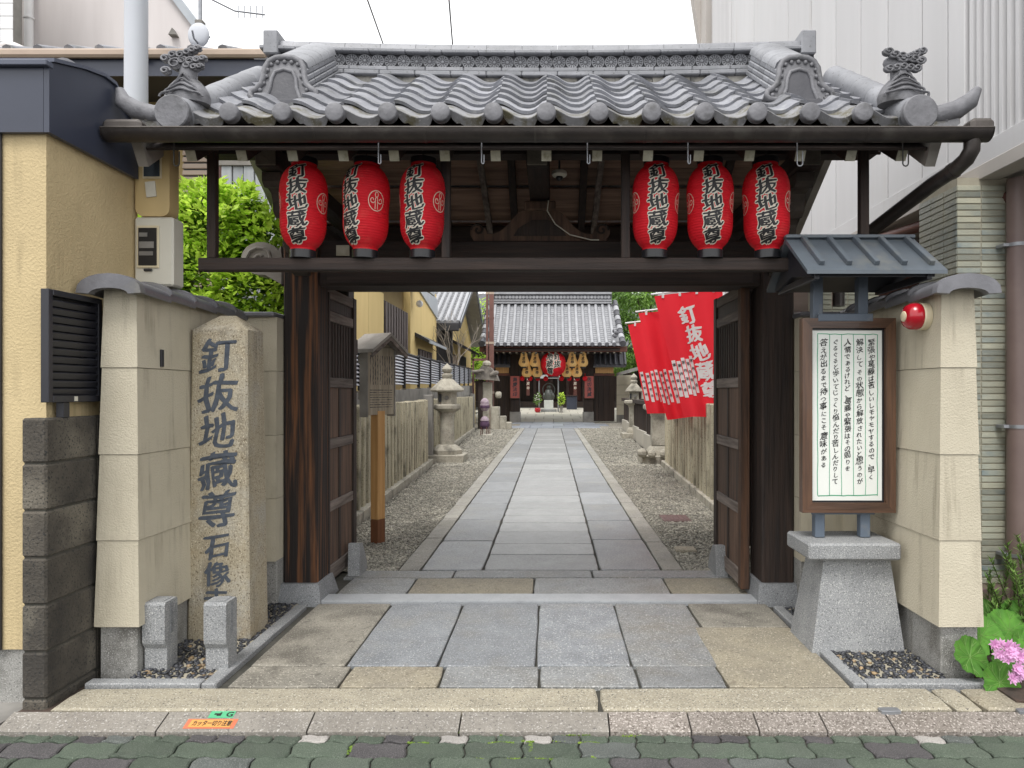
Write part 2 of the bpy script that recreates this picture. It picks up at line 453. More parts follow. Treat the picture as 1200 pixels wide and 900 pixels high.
    gs('ink_soft', (.05, .06, .07), (.035, .04, .05), scale=20, rough=.7)
    gs('green_ink', (.06, .36, .19), (.05, .30, .16), scale=20, rough=.6)
    gs('lantern_red', (.86, .020, .036), (.72, .016, .03), scale=5, rough=.62, spec=.3, rnd=.06, stain=((.80, .06, .06), 7, .55, .75), trans=.35)
    gs('lantern_yellow', (.90, .66, .28), (.84, .58, .22), scale=4, rough=.5, trans=.45, rnd=.1)
    gs('letter_white', (.74, .68, .58), (.68, .62, .52), scale=9, rough=.6)
    gs('letter_black', (.010, .010, .012), (.014, .013, .014), scale=9, rough=.5)
    gs('crest', (.74, .45, .36), (.68, .40, .32), scale=9, rough=.6)
    gs('black_plastic', (.014, .015, .018), (.02, .02, .022), scale=9, rough=.3)
    gs('red_gloss', (.40, .006, .016), (.36, .006, .015), scale=3, rough=.22, coat=.4)
    gs('cream_plastic', (.68, .60, .42), (.63, .55, .38), scale=3, rough=.5)
    gs('banner_red', (.80, .018, .034), (.72, .015, .03), scale=1.6, rough=.75, trans=.32)
    gs('banner_white', (.76, .73, .72), (.68, .65, .64), scale=8, rough=.8, trans=.2)
    gs('sign_red', (.46, .12, .10), (.40, .10, .085), scale=3, rough=.7)
    gs('sticker_green', (.10, .44, .22), (.09, .40, .20), scale=4, rough=.5)
    gs('sticker_orange', (.66, .32, .09), (.60, .29, .08), scale=4, rough=.5)
    gs('sticker_edge', (.62, .17, .09), (.58, .15, .08), scale=4, rough=.5)
    # plants
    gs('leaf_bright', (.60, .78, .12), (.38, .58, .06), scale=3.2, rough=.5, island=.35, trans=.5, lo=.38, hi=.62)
    gs('leaf_shade', (.20, .36, .035), (.10, .20, .022), scale=3.2, rough=.5, island=.4, trans=.3)  # darker leaf copy: shade inside the crowns put into its colour
    gs('leaf_willow', (.27, .44, .10), (.14, .26, .06), scale=.5, rough=.55, island=.45, trans=.35, lo=.38, hi=.62)
    gs('vein', (.16, .30, .07), (.13, .25, .055), scale=14, rough=.6)
    gs('leaf_gera', (.085, .225, .03), (.05, .145, .02), scale=14, rough=.7, rnd=.25, trans=.06, spec=.25)
    gs('leaf_herb', (.20, .34, .07), (.11, .21, .045), scale=8, rough=.6, island=.4, trans=.25)
    gs('petal', (.82, .52, .76), (.74, .36, .64), scale=30, rough=.6, trans=.25, rnd=.1)
    gs('bark', (.10, .075, .055), (.055, .04, .03), scale=4, rough=.95, bump=.8, bscale=20, stretch=(4, 4, 1))
    gs('soil', (.075, .05, .038), (.04, .03, .024), scale=12, rough=1, bump=1, bscale=40)
    gs('bare_twig', (.30, .27, .23), (.22, .19, .16), scale=8, rough=.9)
    # inner precinct
    gs('fence_stone', (.50, .455, .33), (.35, .315, .23), scale=2.2, rough=.9, bump=.5, bscale=40, stretch=(3, 3, .5), rnd=.14, stain=((.13, .12, .085), 2.2, .54, .72), speck=((.16, .145, .11), 60, .58, .7))
    gs('rough_rock', (.20, .18, .155), (.10, .09, .08), scale=6, rough=.95, bump=1.0, bscale=25, rnd=.2)
    gs('lantern_stone', (.46, .43, .355), (.33, .305, .25), scale=5, rough=.9, bump=.6, bscale=40, stain=((.15, .14, .115), 3, .53, .72), speck=((.16, .15, .13), 60, .58, .7))
    gs('concrete', (.26, .25, .23), (.19, .18, .165), scale=2, rough=.9, stain=((.13, .125, .115), 1.5, .5, .7), rnd=.08)
    gs('slat_fence', (.15, .16, .22), (.12, .13, .18), scale=2, rough=.28, metal=.3)
    gs('slat_sky_sheen', (.62, .64, .70), (.55, .57, .62), scale=2, rough=.4)  # white sky reflection on the dark slats put into their colour
    gs('wall_yellow', (.71, .54, .24), (.65, .49, .21), scale=1, rough=.85, rnd=.05, stretch=(2, 2, .4))
    gs('wall_ochre', (.32, .235, .10), (.28, .20, .09), scale=1, rough=.85)
    gs('trim_dark', (.03, .03, .034), (.02, .02, .024), scale=3, rough=.5)
    gs('trim_grey', (.40, .43, .46), (.34, .37, .40), scale=2, rough=.45)
    gs('louver', (.10, .075, .068), (.075, .055, .05), scale=3, rough=.6, rnd=.08)
    gs('glass', (.05, .06, .07), (.04, .05, .06), scale=3, rough=.06, spec=.8)
    gs('purple', (.11, .055, .11), (.06, .03, .065), scale=9, rough=.7)
    gs('purple_pale', (.40, .33, .36), (.28, .20, .26), scale=12, rough=.7)
    gs('hall_dark', (.03, .02, .018), (.055, .03, .025), scale=.8, rough=.8)
    gs('hall_red', (.10, .03, .022), (.07, .022, .018), scale=1, rough=.7)
    gs('court', (.52, .49, .42), (.44, .415, .36), scale=.6, rough=.7, rnd=.08)
    gs('wet_stone', (.33, .36, .40), (.26, .285, .32), scale=.8, rough=.32, rnd=.12)
    gs('bronze', (.14, .145, .14), (.08, .085, .08), scale=8, rough=.45, metal=.5)
    gs('drain', (.14, .085, .08), (.10, .06, .055), scale=9, rough=.7)
defmats()
K = MAT
_b = K['lantern_yellow'].node_tree.nodes['Principled BSDF']      # faint glow added to the yellow lantern paper to brighten it
_b.inputs['Emission Color'].default_value = (1, .70, .32, 1)
_b.inputs['Emission Strength'].default_value = .10

# ---------------------------------------------------------------- lettering (Blender's own built-in font)
_fc = bpy.data.curves.new('lettering_source', 'FONT')
_fo = bpy.data.objects.new('lettering_source', _fc)
C.objects.link(_fo)
_gc = {}


def glyph(ch, bold=0.0):
    k = (ch, bold)
    if k not in _gc:
        _fc.body = ch; _fc.offset = bold; _fc.resolution_u = 2
        dg = bpy.context.evaluated_depsgraph_get()
        m = bpy.data.meshes.new_from_object(_fo.evaluated_get(dg))
        _gc[k] = ([(v.co.x - .5, v.co.y - .36) for v in m.vertices], [tuple(p.vertices) for p in m.polygons])
        bpy.data.meshes.remove(m)
    return _gc[k]


def bolden(VF, d, n=0, diag=True):
    """heavier strokes: the same outline again, shifted by d (n round-about copies, or two along the pen's slant)"""
    V, F = VF
    sh = [(0, 0)]
    if n: sh += [(d * math.cos(2 * PI * i / n), d * math.sin(2 * PI * i / n)) for i in range(n)]
    elif d: sh += [(d, d * .55), (-d, -d * .55), (d * .4, -d * .5)]
    return [([(x + a, y + b) for x, y in V], F) for a, b in sh]


def column(text, x, ytop, size, pitch=None, bold=0.0, shear=.10, wx=1.0, jit=0.0, seed=1, slant=0.0, wob=1.0):
    """vertical column of characters: list of (verts2d, faces), flowing down from ytop"""
    rr = random.Random(seed)
    pitch = pitch or size
    V = []; F = []
    y = ytop - size * .5
    for ch in text:
        if ch == ' ':
            y -= pitch * .45; continue
        if ch == '_':
            y -= pitch * .25; continue
        vs, fs = glyph(ch)
        k = len(V)
        a = (rr.random() - .5) * jit; s_ = size * (1 + (rr.random() - .5) * jit)
        ca, sa = math.cos(a), math.sin(a)
        small = .82 if ord(ch) < 0x3100 else 1.0
        jx = (rr.random() - .5) * jit * size * .5
        w1, w2 = rr.uniform(0, 6), rr.uniform(0, 6)
        for px, py in vs:
            qx, qy = px, py
            px += wob * (.035 * math.sin(6.5 * qy + w1) + .018 * math.sin(15 * qy + 4 * qx + w2)); py += wob * (.030 * math.sin(6.0 * qx + w2) + .016 * math.sin(14 * qx - 5 * qy + w1))
            px *= wx * small; py = py * small + shear * px
            V.append((x + jx + slant * (ytop - y) + (px * ca - py * sa) * s_, y + (px * sa + py * ca) * s_))
        F += [tuple(i + k for i in q) for q in fs]
        y -= pitch * (.86 if small < 1 else 1.0)
    return V, F


def ribbon(pts, w, closed=False):
    """flat stroke along a 2-D polyline"""
    n = len(pts); V = []; F = []
    for i in range(n):
        a = pts[(i - 1) % n] if (closed or i > 0) else pts[i]
        b = pts[(i + 1) % n] if (closed or i < n - 1) else pts[i]
        tx, ty = b[0] - a[0], b[1] - a[1]
        l = math.hypot(tx, ty) or 1
        ww = w[i] if isinstance(w, list) else w
        V += [(pts[i][0] - ty / l * ww / 2, pts[i][1] + tx / l * ww / 2), (pts[i][0] + ty / l * ww / 2, pts[i][1] - tx / l * ww / 2)]
    for i in range(n if closed else n - 1):
        j = (i + 1) % n
        F.append((2 * i, 2 * i + 1, 2 * j + 1, 2 * j))
    return V, F


def flat(VF_list, fn, name, material, parent, step=None, lift=0.0, **k):
    """place 2-D shapes on a surface: fn(u, v) -> point. step: cut the shapes finer than this first"""
    bm = bmesh.new()
    for q_, (V, F) in enumerate(VF_list):
        vs = [bm.verts.new((p[0], p[1], q_ * lift)) for p in V]
        for q in F:
            try: bm.faces.new([vs[i] for i in q])
            except ValueError: pass
    if step:
        for ax in (0, 1):
            c = [v.co[ax] for v in bm.verts]
            a, b = min(c), max(c)
            t = math.floor(a / step) * step + step
            while t < b:
                co = [0, 0, 0]; co[ax] = t; no = [0, 0, 0]; no[ax] = 1
                bmesh.ops.bisect_plane(bm, geom=bm.verts[:] + bm.edges[:] + bm.faces[:], plane_co=co, plane_no=no)
                t += step
    bm.verts.ensure_lookup_table()
    bm.verts.index_update()
    mb = MB()
    mb.v = [tuple(fn(v.co.x, v.co.y, v.co.z) if lift else fn(v.co.x, v.co.y)) for v in bm.verts]
    mb.f = [tuple(v.index for v in f.verts) for f in bm.faces]
    bm.free()
    return mb.build(name, material, parent, **k)


def rect2(x0, x1, y0, y1):
    return ([(x0, y0), (x1, y0), (x1, y1), (x0, y1)], [(0, 1, 2, 3)])


def leafs(mb, c, r, n, size, rnd_, flatten=.5, droop=0.0, wid=.5):
    """n folded leaves on and in a clump of radius r (3 values) round c"""
    for _ in range(n):
        u = rnd_.gauss(0, 1), rnd_.gauss(0, 1), rnd_.gauss(0, 1)
        l = math.sqrt(sum(x * x for x in u)) or 1
        k = (.55 + .45 * rnd_.random() ** .5) / l
        p = Vector((c[0] + u[0] * k * r[0], c[1] + u[1] * k * r[1], c[2] + u[2] * k * r[2]))
        d = Vector((u[0] / l + rnd_.gauss(0, .6), u[1] / l + rnd_.gauss(0, .6), u[2] / l * flatten + rnd_.gauss(0, .4) - droop)).normalized()
        s_ = size * (.6 + .8 * rnd_.random())
        w = d.cross(Vector((rnd_.gauss(0, .5), rnd_.gauss(0, .5), 1))).normalized() * s_ * wid * .5
        nrm = w.cross(d).normalized()
        m = p + d * s_ * .5
        mb.add([p, m + w + nrm * s_ * .06, p + d * s_, m - w + nrm * s_ * .06], [(0, 1, 2), (0, 2, 3)])

# ================================================================ THE SETTING: ground, street, kerb, apron, path
struct(MB().box(-400, 400, -60, 400, -.40, -.16), 'ground', K['ground'])
struct(MB().box(-60, 60, -40, 1.55, -.16, -.052), 'street', K['asphalt'])
street = struct(MB().box(-30, 30, 1.55, 3.335, -.16, -.074), 'paved_street', K['grout'])


def ipaver(w, d, name):
    """interlocking block with wavy edges"""
    a = .010; n = 8
    wx_ = lambda y: .008 * math.sin(2 * PI * y / .135)
    p = []
    for i in range(n + 1): x = w * i / n; p.append((x, a * math.sin(2 * PI * x / .13)))
    for i in range(1, 5): y = d * i / 4; p.append((w + wx_(y), y + (a * 0)))
    for i in range(1, n + 1): x = w - w * i / n; p.append((x, d + a * math.sin(2 * PI * x / .13)))
    for i in range(1, 4): y = d - d * i / 4; p.append((wx_(y), y))
    cx, cy = w / 2, d / 2
    q = [(cx + (x - cx) * (1 - .008 / w), cy + (y - cy) * (1 - .008 / d)) for x, y in p]
    q2 = [(cx + (x - cx) * (1 - .022 / w), cy + (y - cy) * (1 - .022 / d)) for x, y in p]
    m = len(q)
    mb = MB()
    vs = [(x, y, -.05) for x, y in q] + [(x, y, -.006) for x, y in q] + [(x, y, 0) for x, y in q2]
    fs = [(i, (i + 1) % m, (i + 1) % m + m, i + m) for i in range(m)] + [(i + m, (i + 1) % m + m, (i + 1) % m + 2 * m, i + 2 * m) for i in range(m)]
    fs.append(tuple(range(2 * m, 3 * m)))
    mb.add(vs, fs)
    return mb


pm = {}
for kind in ('green', 'purple', 'grey', 'pale'):
    pm[kind] = ipaver(.26, .135, 'paver').mesh('paver', K['paver_' + kind])
    pm[kind + 'h'] = ipaver(.13, .067, 'paver').mesh('paver', K['paver_' + kind])
pr = random.Random(3)
def rowpav(y, half, off, n0, n1, depth):
    w = .13 if half else .26
    for i in range(n0, n1):
        x = i * w + off
        px = 646 + 832 * (x + w / 2) / (y + depth / 2)
        r = pr.random()
        if px < 520: kd = 'green' if r < .80 else ('purple' if r < .92 else 'grey')
        elif px < 700: kd = 'green' if r < .93 else 'grey'
        else: kd = 'green' if r < .66 else ('purple' if r < .84 else 'grey')
        if half:
            for q in (365, 537, 636, 1075):
                if abs(px - q) < 17: kd = 'pale'
        piece('paver', pm[kd + ('h' if half else '')], street, (x, y, -.055 + pr.uniform(-.0025, .0025)), (pr.uniform(-.006, .006), pr.uniform(-.006, .006), 0))
rowpav(3.262, True, 0, -26, 24, .067)
for j in range(1, 5):
    rowpav(3.262 - .135 * j, False, .13 * (j % 2), -12, 11, .135)
mm = MB()                                     # moss in the joints between the pavers
mr = random.Random(5)
def moss_at(px, py, n, sx, sy, r=.006):
    Y = 832 * 1.6 / (py - 460); X = (px - 646) / 832 * Y
    for _ in range(n):
        x, y = X + mr.uniform(-sx, sx), Y + mr.uniform(-sy, sy)
        q = r * mr.uniform(.5, 1.2)
        mm.lathe([(q, -.001), (q * .8, q * .55), (q * .15, q * .9)], (x, y, -.06), 6)
for px, py, n, sx, sy in ((675, 858, 60, .07, .012), (655, 857, 24, .04, .012), (540, 856, 24, .06, .01), (587, 868, 40, .06, .006), (588, 861, 20, .008, .03), (622, 872, 55, .008, .05), (622, 866, 34, .05, .006),
                          (553, 874, 34, .008, .045), (556, 887, 34, .04, .006), (625, 887, 60, .13, .006), (695, 880, 34, .008, .05), (690, 868, 36, .05, .006), (650, 866, 20, .06, .005), (410, 876, 16, .008, .04),
                          (490, 868, 20, .05, .005), (1177, 856, 26, .03, .01), (1030, 857, 10, .03, .008), (740, 860, 12, .05, .006), (586, 893, 14, .006, .02)):
    moss_at(px, py, n * 2, sx, sy, .0045)
mm.build('moss', K['moss'], kind='stuff', label='bright green moss growing in the joints of the green pavers', cat='moss')

# sunk bedding under all stone paving
struct(MB().box(-1.83, 1.66, 3.475, 31.2, -.16, -.024), 'paving_bed', K['grout'])
struct(MB().box(-3.3, -1.83, 3.40, 3.66, -.16, -.06).box(1.66, 3.3, 3.40, 3.66, -.16, -.06), 'kerb_bed', K['grout'])


def slab(parent, name, x0, x1, y0, y1, z, mt, g=.0048, b=.006, th=.10, tilt=.0015, jit=.0026):
    """one paving stone: worn, slightly uneven outline, rounded upper arris"""
    hx, hy = (x1 - x0) / 2 - g, (y1 - y0) / 2 - g
    nx, ny = max(2, min(6, int(hx / .07))), max(2, min(6, int(hy / .07)))
    p = [(-hx + 2 * hx * i / nx, -hy) for i in range(nx)] + [(hx, -hy + 2 * hy * i / ny) for i in range(ny)] + [(hx - 2 * hx * i / nx, hy) for i in range(nx)] + [(-hx, hy - 2 * hy * i / ny) for i in range(ny)]
    c_ = b * .8
    p = [(u + rng.uniform(-jit, jit) - (c_ if abs(abs(u) - hx) + abs(abs(v) - hy) < 1e-6 else 0) * (1 if u > 0 else -1), v + rng.uniform(-jit, jit) - (c_ if abs(abs(u) - hx) + abs(abs(v) - hy) < 1e-6 else 0) * (1 if v > 0 else -1)) for u, v in p]
    m = len(p)
    q = [(u - b * (u / hx) * (abs(u) > hx - .02), v - b * (v / hy) * (abs(v) > hy - .02)) for u, v in p]
    mb = MB().add([(u, v, -th) for u, v in p] + [(u, v, -b * .8) for u, v in p] + [(u, v, 0) for u, v in q],
                  [(i + k * m, (i + 1) % m + k * m, (i + 1) % m + (k + 1) * m, i + (k + 1) * m) for k in (0, 1) for i in range(m)] + [tuple(range(2 * m, 3 * m))])
    return piece(name, mb.mesh(name, K[mt]), parent, ((x0 + x1) / 2, (y0 + y1) / 2, z + rng.uniform(-.002, .002)), (rng.uniform(-tilt, tilt), rng.uniform(-tilt, tilt), rng.uniform(-.002, .002)))


kerb = struct(MB().box(-2.6, 2.6, 3.42, 3.44, -.16, -.07), 'kerb', K['grout'])
# sloping front row of the kerb
edges = [-2.62, -1.86, -1.15, -.435, .275, .66, .98, 1.30, 1.62, 2.6]
mts = ['kerb_grey', 'kerb_grey', 'kerb_grey', 'kerb_grey', 'kerb_pebble', 'kerb_pebble', 'kerb_pebble', 'kerb_pebble', 'kerb_pebble']
for i, mt_ in enumerate(mts):
    x0, x1 = edges[i] + .004, edges[i + 1] - .004
    skew = .05 if i == 0 else 0
    m = MB().prism([(3.337, -.14), (3.337, -.046), (3.345, -.040), (3.458, -.006), (3.466, -.012), (3.466, -.14)], 'x', x0, x1)
    m.build('kerb_stone', K[mt_], kerb, origin=((x0 + x1) / 2, 3.4, 0))
edges = [-2.47, .243, 1.98, 2.13, 2.55]
for i in range(4):
    slab(kerb, 'kerb_stone', edges[i], edges[i + 1], 3.472, 3.735, .0, ['kerb_cream', 'kerb_cream', 'kerb_cream', 'slab_tan'][i], .004, .012)
# a mortar chip and two tiny metal survey plates on the kerb
slab(kerb, 'survey_plate', 1.60, 1.70, 3.44, 3.49, .006, 'steel', .002, .002, .02, 0)
slab(kerb, 'survey_plate', 2.27, 2.36, 3.44, 3.48, .006, 'steel', .002, .002, .02, 0)

apron = struct(MB().box(-1.75, 1.6, 4.0, 4.06, -.16, -.03), 'apron_paving', K['grout'])
# narrow row behind the kerb
for x0, x1, mt_ in ((-1.715, -1.125, 'slab_dirty'), (-1.125, -.60, 'slab_tan'), (-.60, -.066, 'slab_grey'), (-.066, .47, 'slab_grey'), (.47, .935, 'slab_grey')):
    slab(apron, 'paving_slab', x0, x1, 3.74, 4.03, .0, mt_)
slab(apron, 'paving_slab', .935, 1.585, 3.74, 4.70, .0, 'slab_tan')
slab(apron, 'paving_slab', .995, 1.585, 4.70, 5.225, .0, 'slab_dirty')
for x0, x1, mt_ in ((-1.715, -1.17, 'slab_dirty'), (-1.17, -.645, 'slab_blue'), (-.645, -.088, 'slab_blue'), (-.088, .458, 'slab_blue'), (.458, .99, 'slab_grey')):
    slab(apron, 'paving_slab', x0, x1, 4.03, 5.225, .0, mt_)
slab(apron, 'threshold_stone', -1.76, 1.585, 5.235, 5.43, .012, 'threshold', .003, .004)
for x0, x1, mt_ in ((-1.66, -1.12, 'slab_grey'), (-1.12, -.14, 'slab_tan'), (-.14, .93, 'slab_grey'), (.93, 1.60, 'slab_tan')):
    slab(apron, 'paving_slab', x0, x1, 5.44, 5.94, .0, mt_)
for x0, x1, mt_ in ((-1.75, -.83, 'slab_grey'), (-.83, .35, 'slab_grey'), (.35, 1.62, 'slab_grey')):
    slab(apron, 'paving_slab', x0, x1, 5.945, 6.19, .0, mt_)

path = struct(MB().box(-1.33, 1.15, 7.0, 7.06, -.16, -.03), 'path', K['grout'])
def run(x0, x1, step, mt_, jit, y0=6.2, y1=30.9):
    y = y0
    while y < y1 - .1:
        d = step * rng.uniform(1 - jit, 1 + jit)
        e = min(y + d, y1)
        if y1 - e < step * .4: e = y1
        slab(path, 'path_slab', x0, x1, y, e, .0, mt_, .008, .007, .10, .0025)
        y = e
run(-1.345, -1.145, 1.25, 'path_border', .2)
run(-1.145, -.597, 1.2, 'path_slab', .12)
run(-.597, .425, .56, 'path_centre', .16)
run(.425, .968, 1.2, 'path_slab', .12)
run(.968, 1.165, 1.2, 'path_border', .2)
# wet cross paving in front of the rear gate, and the courtyard rising behind it
cross = struct(MB().box(-3.3, 3.4, 30.95, 37.6, -.16, -.03), 'cross_paving', K['grout'])
for j, (y0, y1) in enumerate(((30.95, 33.0), (33.0, 35.2), (35.2, 37.5))):
    x = -2.0 + (j % 2) * .5
    while x < 2.0:
        slab(cross, 'path_slab', x, x + 1.05, y0, y1, .01, 'wet_stone', .008, .006, .1, .001)
        x += 1.05
court = struct(MB().prism([(37.5, -.16), (37.5, -.03), (60, .80), (90, .80), (90, -.16)], 'x', -14, 14), 'courtyard', K['grout'])
cs = math.atan2(.83, 22.5)
for j in range(6):
    for i in range(9):
        x = -4.6 + i * 1.05 + (.5 if j % 2 else 0)
        mb = MB().box(-.515, .515, -1.02, 1.02, -.05, 0, .006)
        piece('court_slab', mb.mesh('court_slab', K['court']), court, (x, 38.6 + j * 2.07, -.03 + (38.6 + j * 2.07 - 37.5) * .83 / 22.5 + .03), (cs, 0, 0))

# gravel strips left and right of the path: sheet plus loose stones
def fenceL(y): return -1.95 - y * .0415
def fenceR(y): return 1.724 + y * .042
gb = MB()
gb.quad((-1.345, 6.19, -.012), (-1.345, 31, -.012), (fenceL(31) + .1, 31, -.012), (fenceL(6.19) + .1, 6.19, -.012))
gb.quad((1.165, 6.19, -.012), (1.165, 31, -.012), (fenceR(31), 31, -.012), (fenceR(6.19), 6.19, -.012))
gb.quad((-1.83, 5.43, -.012), (-1.83, 6.19, -.012), (-2.6, 6.19, -.012), (-2.6, 5.43, -.012))
gb.quad((1.66, 5.43, -.012), (1.66, 6.19, -.012), (2.5, 6.19, -.012), (2.5, 5.43, -.012))
gb.quad((-1.345, 31, -.014), (-1.345, 37.5, -.014), (-4, 37.5, -.014), (-4, 31, -.014)).quad((1.165, 31, -.014), (1.165, 37.5, -.014), (4, 37.5, -.014), (4, 31, -.014))
struct(gb, 'gravel_bed', K['gravel_bed'])

_ico = bmesh.new(); bmesh.ops.create_icosphere(_ico, subdivisions=1, radius=1)
ICO_V = np.array([v.co[:] for v in _ico.verts]); ICO_F = np.array([[v.index for v in f.verts] for f in _ico.faces]); _ico.free()
OCT_V = np.array([(1, 0, 0), (0, 1, 0), (-1, 0, 0), (0, -1, 0), (0, 0, 1), (.1, .1, -1)], float)
OCT_F = np.array([(0, 1, 4), (1, 2, 4), (2, 3, 4), (3, 0, 4), (1, 0, 5), (2, 1, 5), (3, 2, 5), (0, 3, 5)])


def stones(name, P, r, mt_, flat_=.55, seed=1, octa=False, jit=.25, **k):
    """P: n x 3 centres, r: n radii -> one mesh of loose stones"""
    g = np.random.default_rng(seed)
    n = len(P); BV, BF = (OCT_V, OCT_F) if octa else (ICO_V, ICO_F)
    m = len(BV)
    sc = r[:, None] * np.stack([g.uniform(.8, 1.5, n), g.uniform(.7, 1.1, n), g.uniform(.8, 1.2, n) * flat_], 1)
    V = BV[None] * sc[:, None, :] * (1 + g.uniform(-jit, jit, (n, m, 1)))
    a = g.uniform(0, 2 * PI, n); t = g.uniform(-.4, .4, n)
    ca, sa, ct, st = np.cos(a), np.sin(a), np.cos(t), np.sin(t)
    y = V[:, :, 1] * ct[:, None] - V[:, :, 2] * st[:, None]; z = V[:, :, 1] * st[:, None] + V[:, :, 2] * ct[:, None]
    x = V[:, :, 0]
    V = np.stack([x * ca[:, None] - y * sa[:, None], x * sa[:, None] + y * ca[:, None], z], 2) + P[:, None, :]
    F = BF[None] + (np.arange(n) * m)[:, None, None]
    me = bpy.data.meshes.new(name)
    V = V.reshape(-1, 3); F = F.reshape(-1, 3)
    me.vertices.add(len(V)); me.vertices.foreach_set('co', V.ravel())
    me.loops.add(F.size); me.loops.foreach_set('vertex_index', F.ravel().astype(np.int32))
    me.polygons.add(len(F)); me.polygons.foreach_set('loop_start', np.arange(0, F.size, 3, dtype=np.int32))
    me.update(calc_edges=True)
    if not octa: me.polygons.foreach_set('use_smooth', [True] * len(F))
    me.materials.append(K[mt_])
    o = bpy.data.objects.new(name, me); C.objects.link(o)
    return tag(o, kind='stuff', **k)


g = np.random.default_rng(11)
def scatter(n, fx0, fx1, y0, y1, pw=1.6):
    y = y0 + (y1 - y0) * g.random(n) ** pw
    x = np.array([fx0(q) for q in y]); w = np.array([fx1(q) for q in y]) - x
    return np.stack([x + w * g.random(n), y, np.full(n, -.006)], 1)
P = np.concatenate([scatter(17000, lambda y: fenceL(y) + .05, lambda y: -1.35, 6.2, 17), scatter(13000, lambda y: 1.17, lambda y: fenceR(y) - .02, 6.2, 17), scatter(5000, lambda y: fenceL(y) + .05, lambda y: -1.35, 15, 31, 1), scatter(5000, lambda y: 1.17, lambda y: fenceR(y) - .02, 15, 31, 1),
                    scatter(1500, lambda y: -2.5, lambda y: -1.84, 5.45, 6.2, 1), scatter(900, lambda y: 1.67, lambda y: 2.3, 5.45, 6.2, 1)])
stones('gravel', P, g.uniform(.008, .019, len(P)) * (1 + .5 * (P[:, 1] > 15) + .4 * (P[:, 1] > 22)), 'gravel', .6, 4, True, label='loose grey brown gravel strips either side of the stone path', cat='gravel')

# pebble beds with granite edging
def pebble_bed(x0, x1, y0, y1, seed, lab, keep=None):
    gg = np.random.default_rng(seed)
    struct(MB().box(x0, x1, y0, y1, -.16, .002), 'mortar_bed', K['tile_joint'])
    nx, ny = int((x1 - x0) / .034), int((y1 - y0) / .026)
    pts = [(x0 + (i + .5 + gg.uniform(-.35, .35)) * (x1 - x0) / nx, y0 + (j + .5 + gg.uniform(-.35, .35)) * (y1 - y0) / ny, .006) for i in range(nx) for j in range(ny)]
    pts = np.array(pts)
    br = gg.random(len(pts)) < .05
    stones('pebbles', pts[~br], gg.uniform(.011, .019, (~br).sum()), 'pebble_dark', .6, seed, label=lab + ', dark ones', cat='pebbles')
    stones('pebbles', pts[br], gg.uniform(.012, .019, br.sum()), 'pebble_brown', .6, seed + 1, label=lab + ', the few tan ones', cat='pebbles')
pebble_bed(-2.29, -1.85, 3.83, 5.20, 21, 'wet black pebbles set in mortar round the stone pillar')
pebble_bed(1.66, 2.14, 3.83, 5.10, 22, 'black pebbles set in mortar beside the notice plinth')
for x0, x1, y0, y1 in ((-2.47, -1.86, 3.752, 3.825), (-1.852, -1.772, 3.752, 5.15), (1.60, 1.672, 3.752, 5.12), (1.676, 2.32, 3.752, 3.825)):
    e = MB().box(x0, x1, y0, y1, -.12, .012, .006).build('edging_stone', K['granite'], None)
    tag(e, kind='structure')
# damp strip of soil between the left block wall and the kerb, planting soil right
struct(MB().box(-2.64, -2.46, 3.475, 3.9, -.15, -.03), 'damp_soil', K['soil'])
struct(MB().prism([(2.325, 3.55), (2.6, 3.50), (3.4, 3.50), (3.4, 4.8), (2.325, 4.8)], 'z', -.15, .01), 'planting_soil', K['soil'])
struct(MB().box(-3.4, -2.64, 3.3, 4.2, -.15, -.035), 'side_ground', K['concrete'])
struct(MB().box(-40, -2.9, 5.3, 60, -.16, -.02).box(2.9, 40, 5.3, 60, -.16, -.02), 'yard_ground', K['ground'])

# stickers on the kerb
def kz(y): return -.040 + (y - 3.345) * .034 / .113
st = thing('gas_sticker', 'green sticker with a pointing hand and letter G on the kerb', 'sticker', (-1.55, 3.43, 0))
kf = lambda u, v: (u, v, kz(v) + .0015)
flat([rect2(-1.655, -1.535, 3.418, 3.462)], kf, 'sticker_base', K['sticker_green'], st)
hand = [(-1.632, 3.437), (-1.618, 3.437), (-1.618, 3.430), (-1.598, 3.430), (-1.598, 3.452), (-1.606, 3.452), (-1.606, 3.446), (-1.632, 3.446)]
Vg, Fg = glyph('G', .02)
flat([(hand, [tuple(range(8))])] + [([(-1.562 + x * .05 + .012, 3.440 + (y + .02) * .042) for x, y in Vg], Fg)], lambda u, v: (u, v, kz(v) + .003), 'printing', K['ink'], st, kind='stuff')
st = thing('caution_sticker', 'orange caution sticker with Japanese words at the kerb edge', 'sticker', (-1.6, 3.38, 0))
flat([rect2(-1.742, -1.502, 3.352, 3.412)], kf, 'sticker_edge', K['sticker_edge'], st)
flat([rect2(-1.722, -1.522, 3.359, 3.405)], lambda u, v: (u, v, kz(v) + .003), 'sticker_base', K['sticker_orange'], st)
vf = []
for i, ch in enumerate('カッター切り注意'):
    a, b = glyph(ch, .015); s_ = .024
    vf.append(([(-1.710 + i * .0235 + .012 + x * s_, 3.382 + y * .036) for x, y in a], b))
flat(vf, lambda u, v: (u, v, kz(v) + .0042), 'printing', K['ink'], st, kind='stuff')

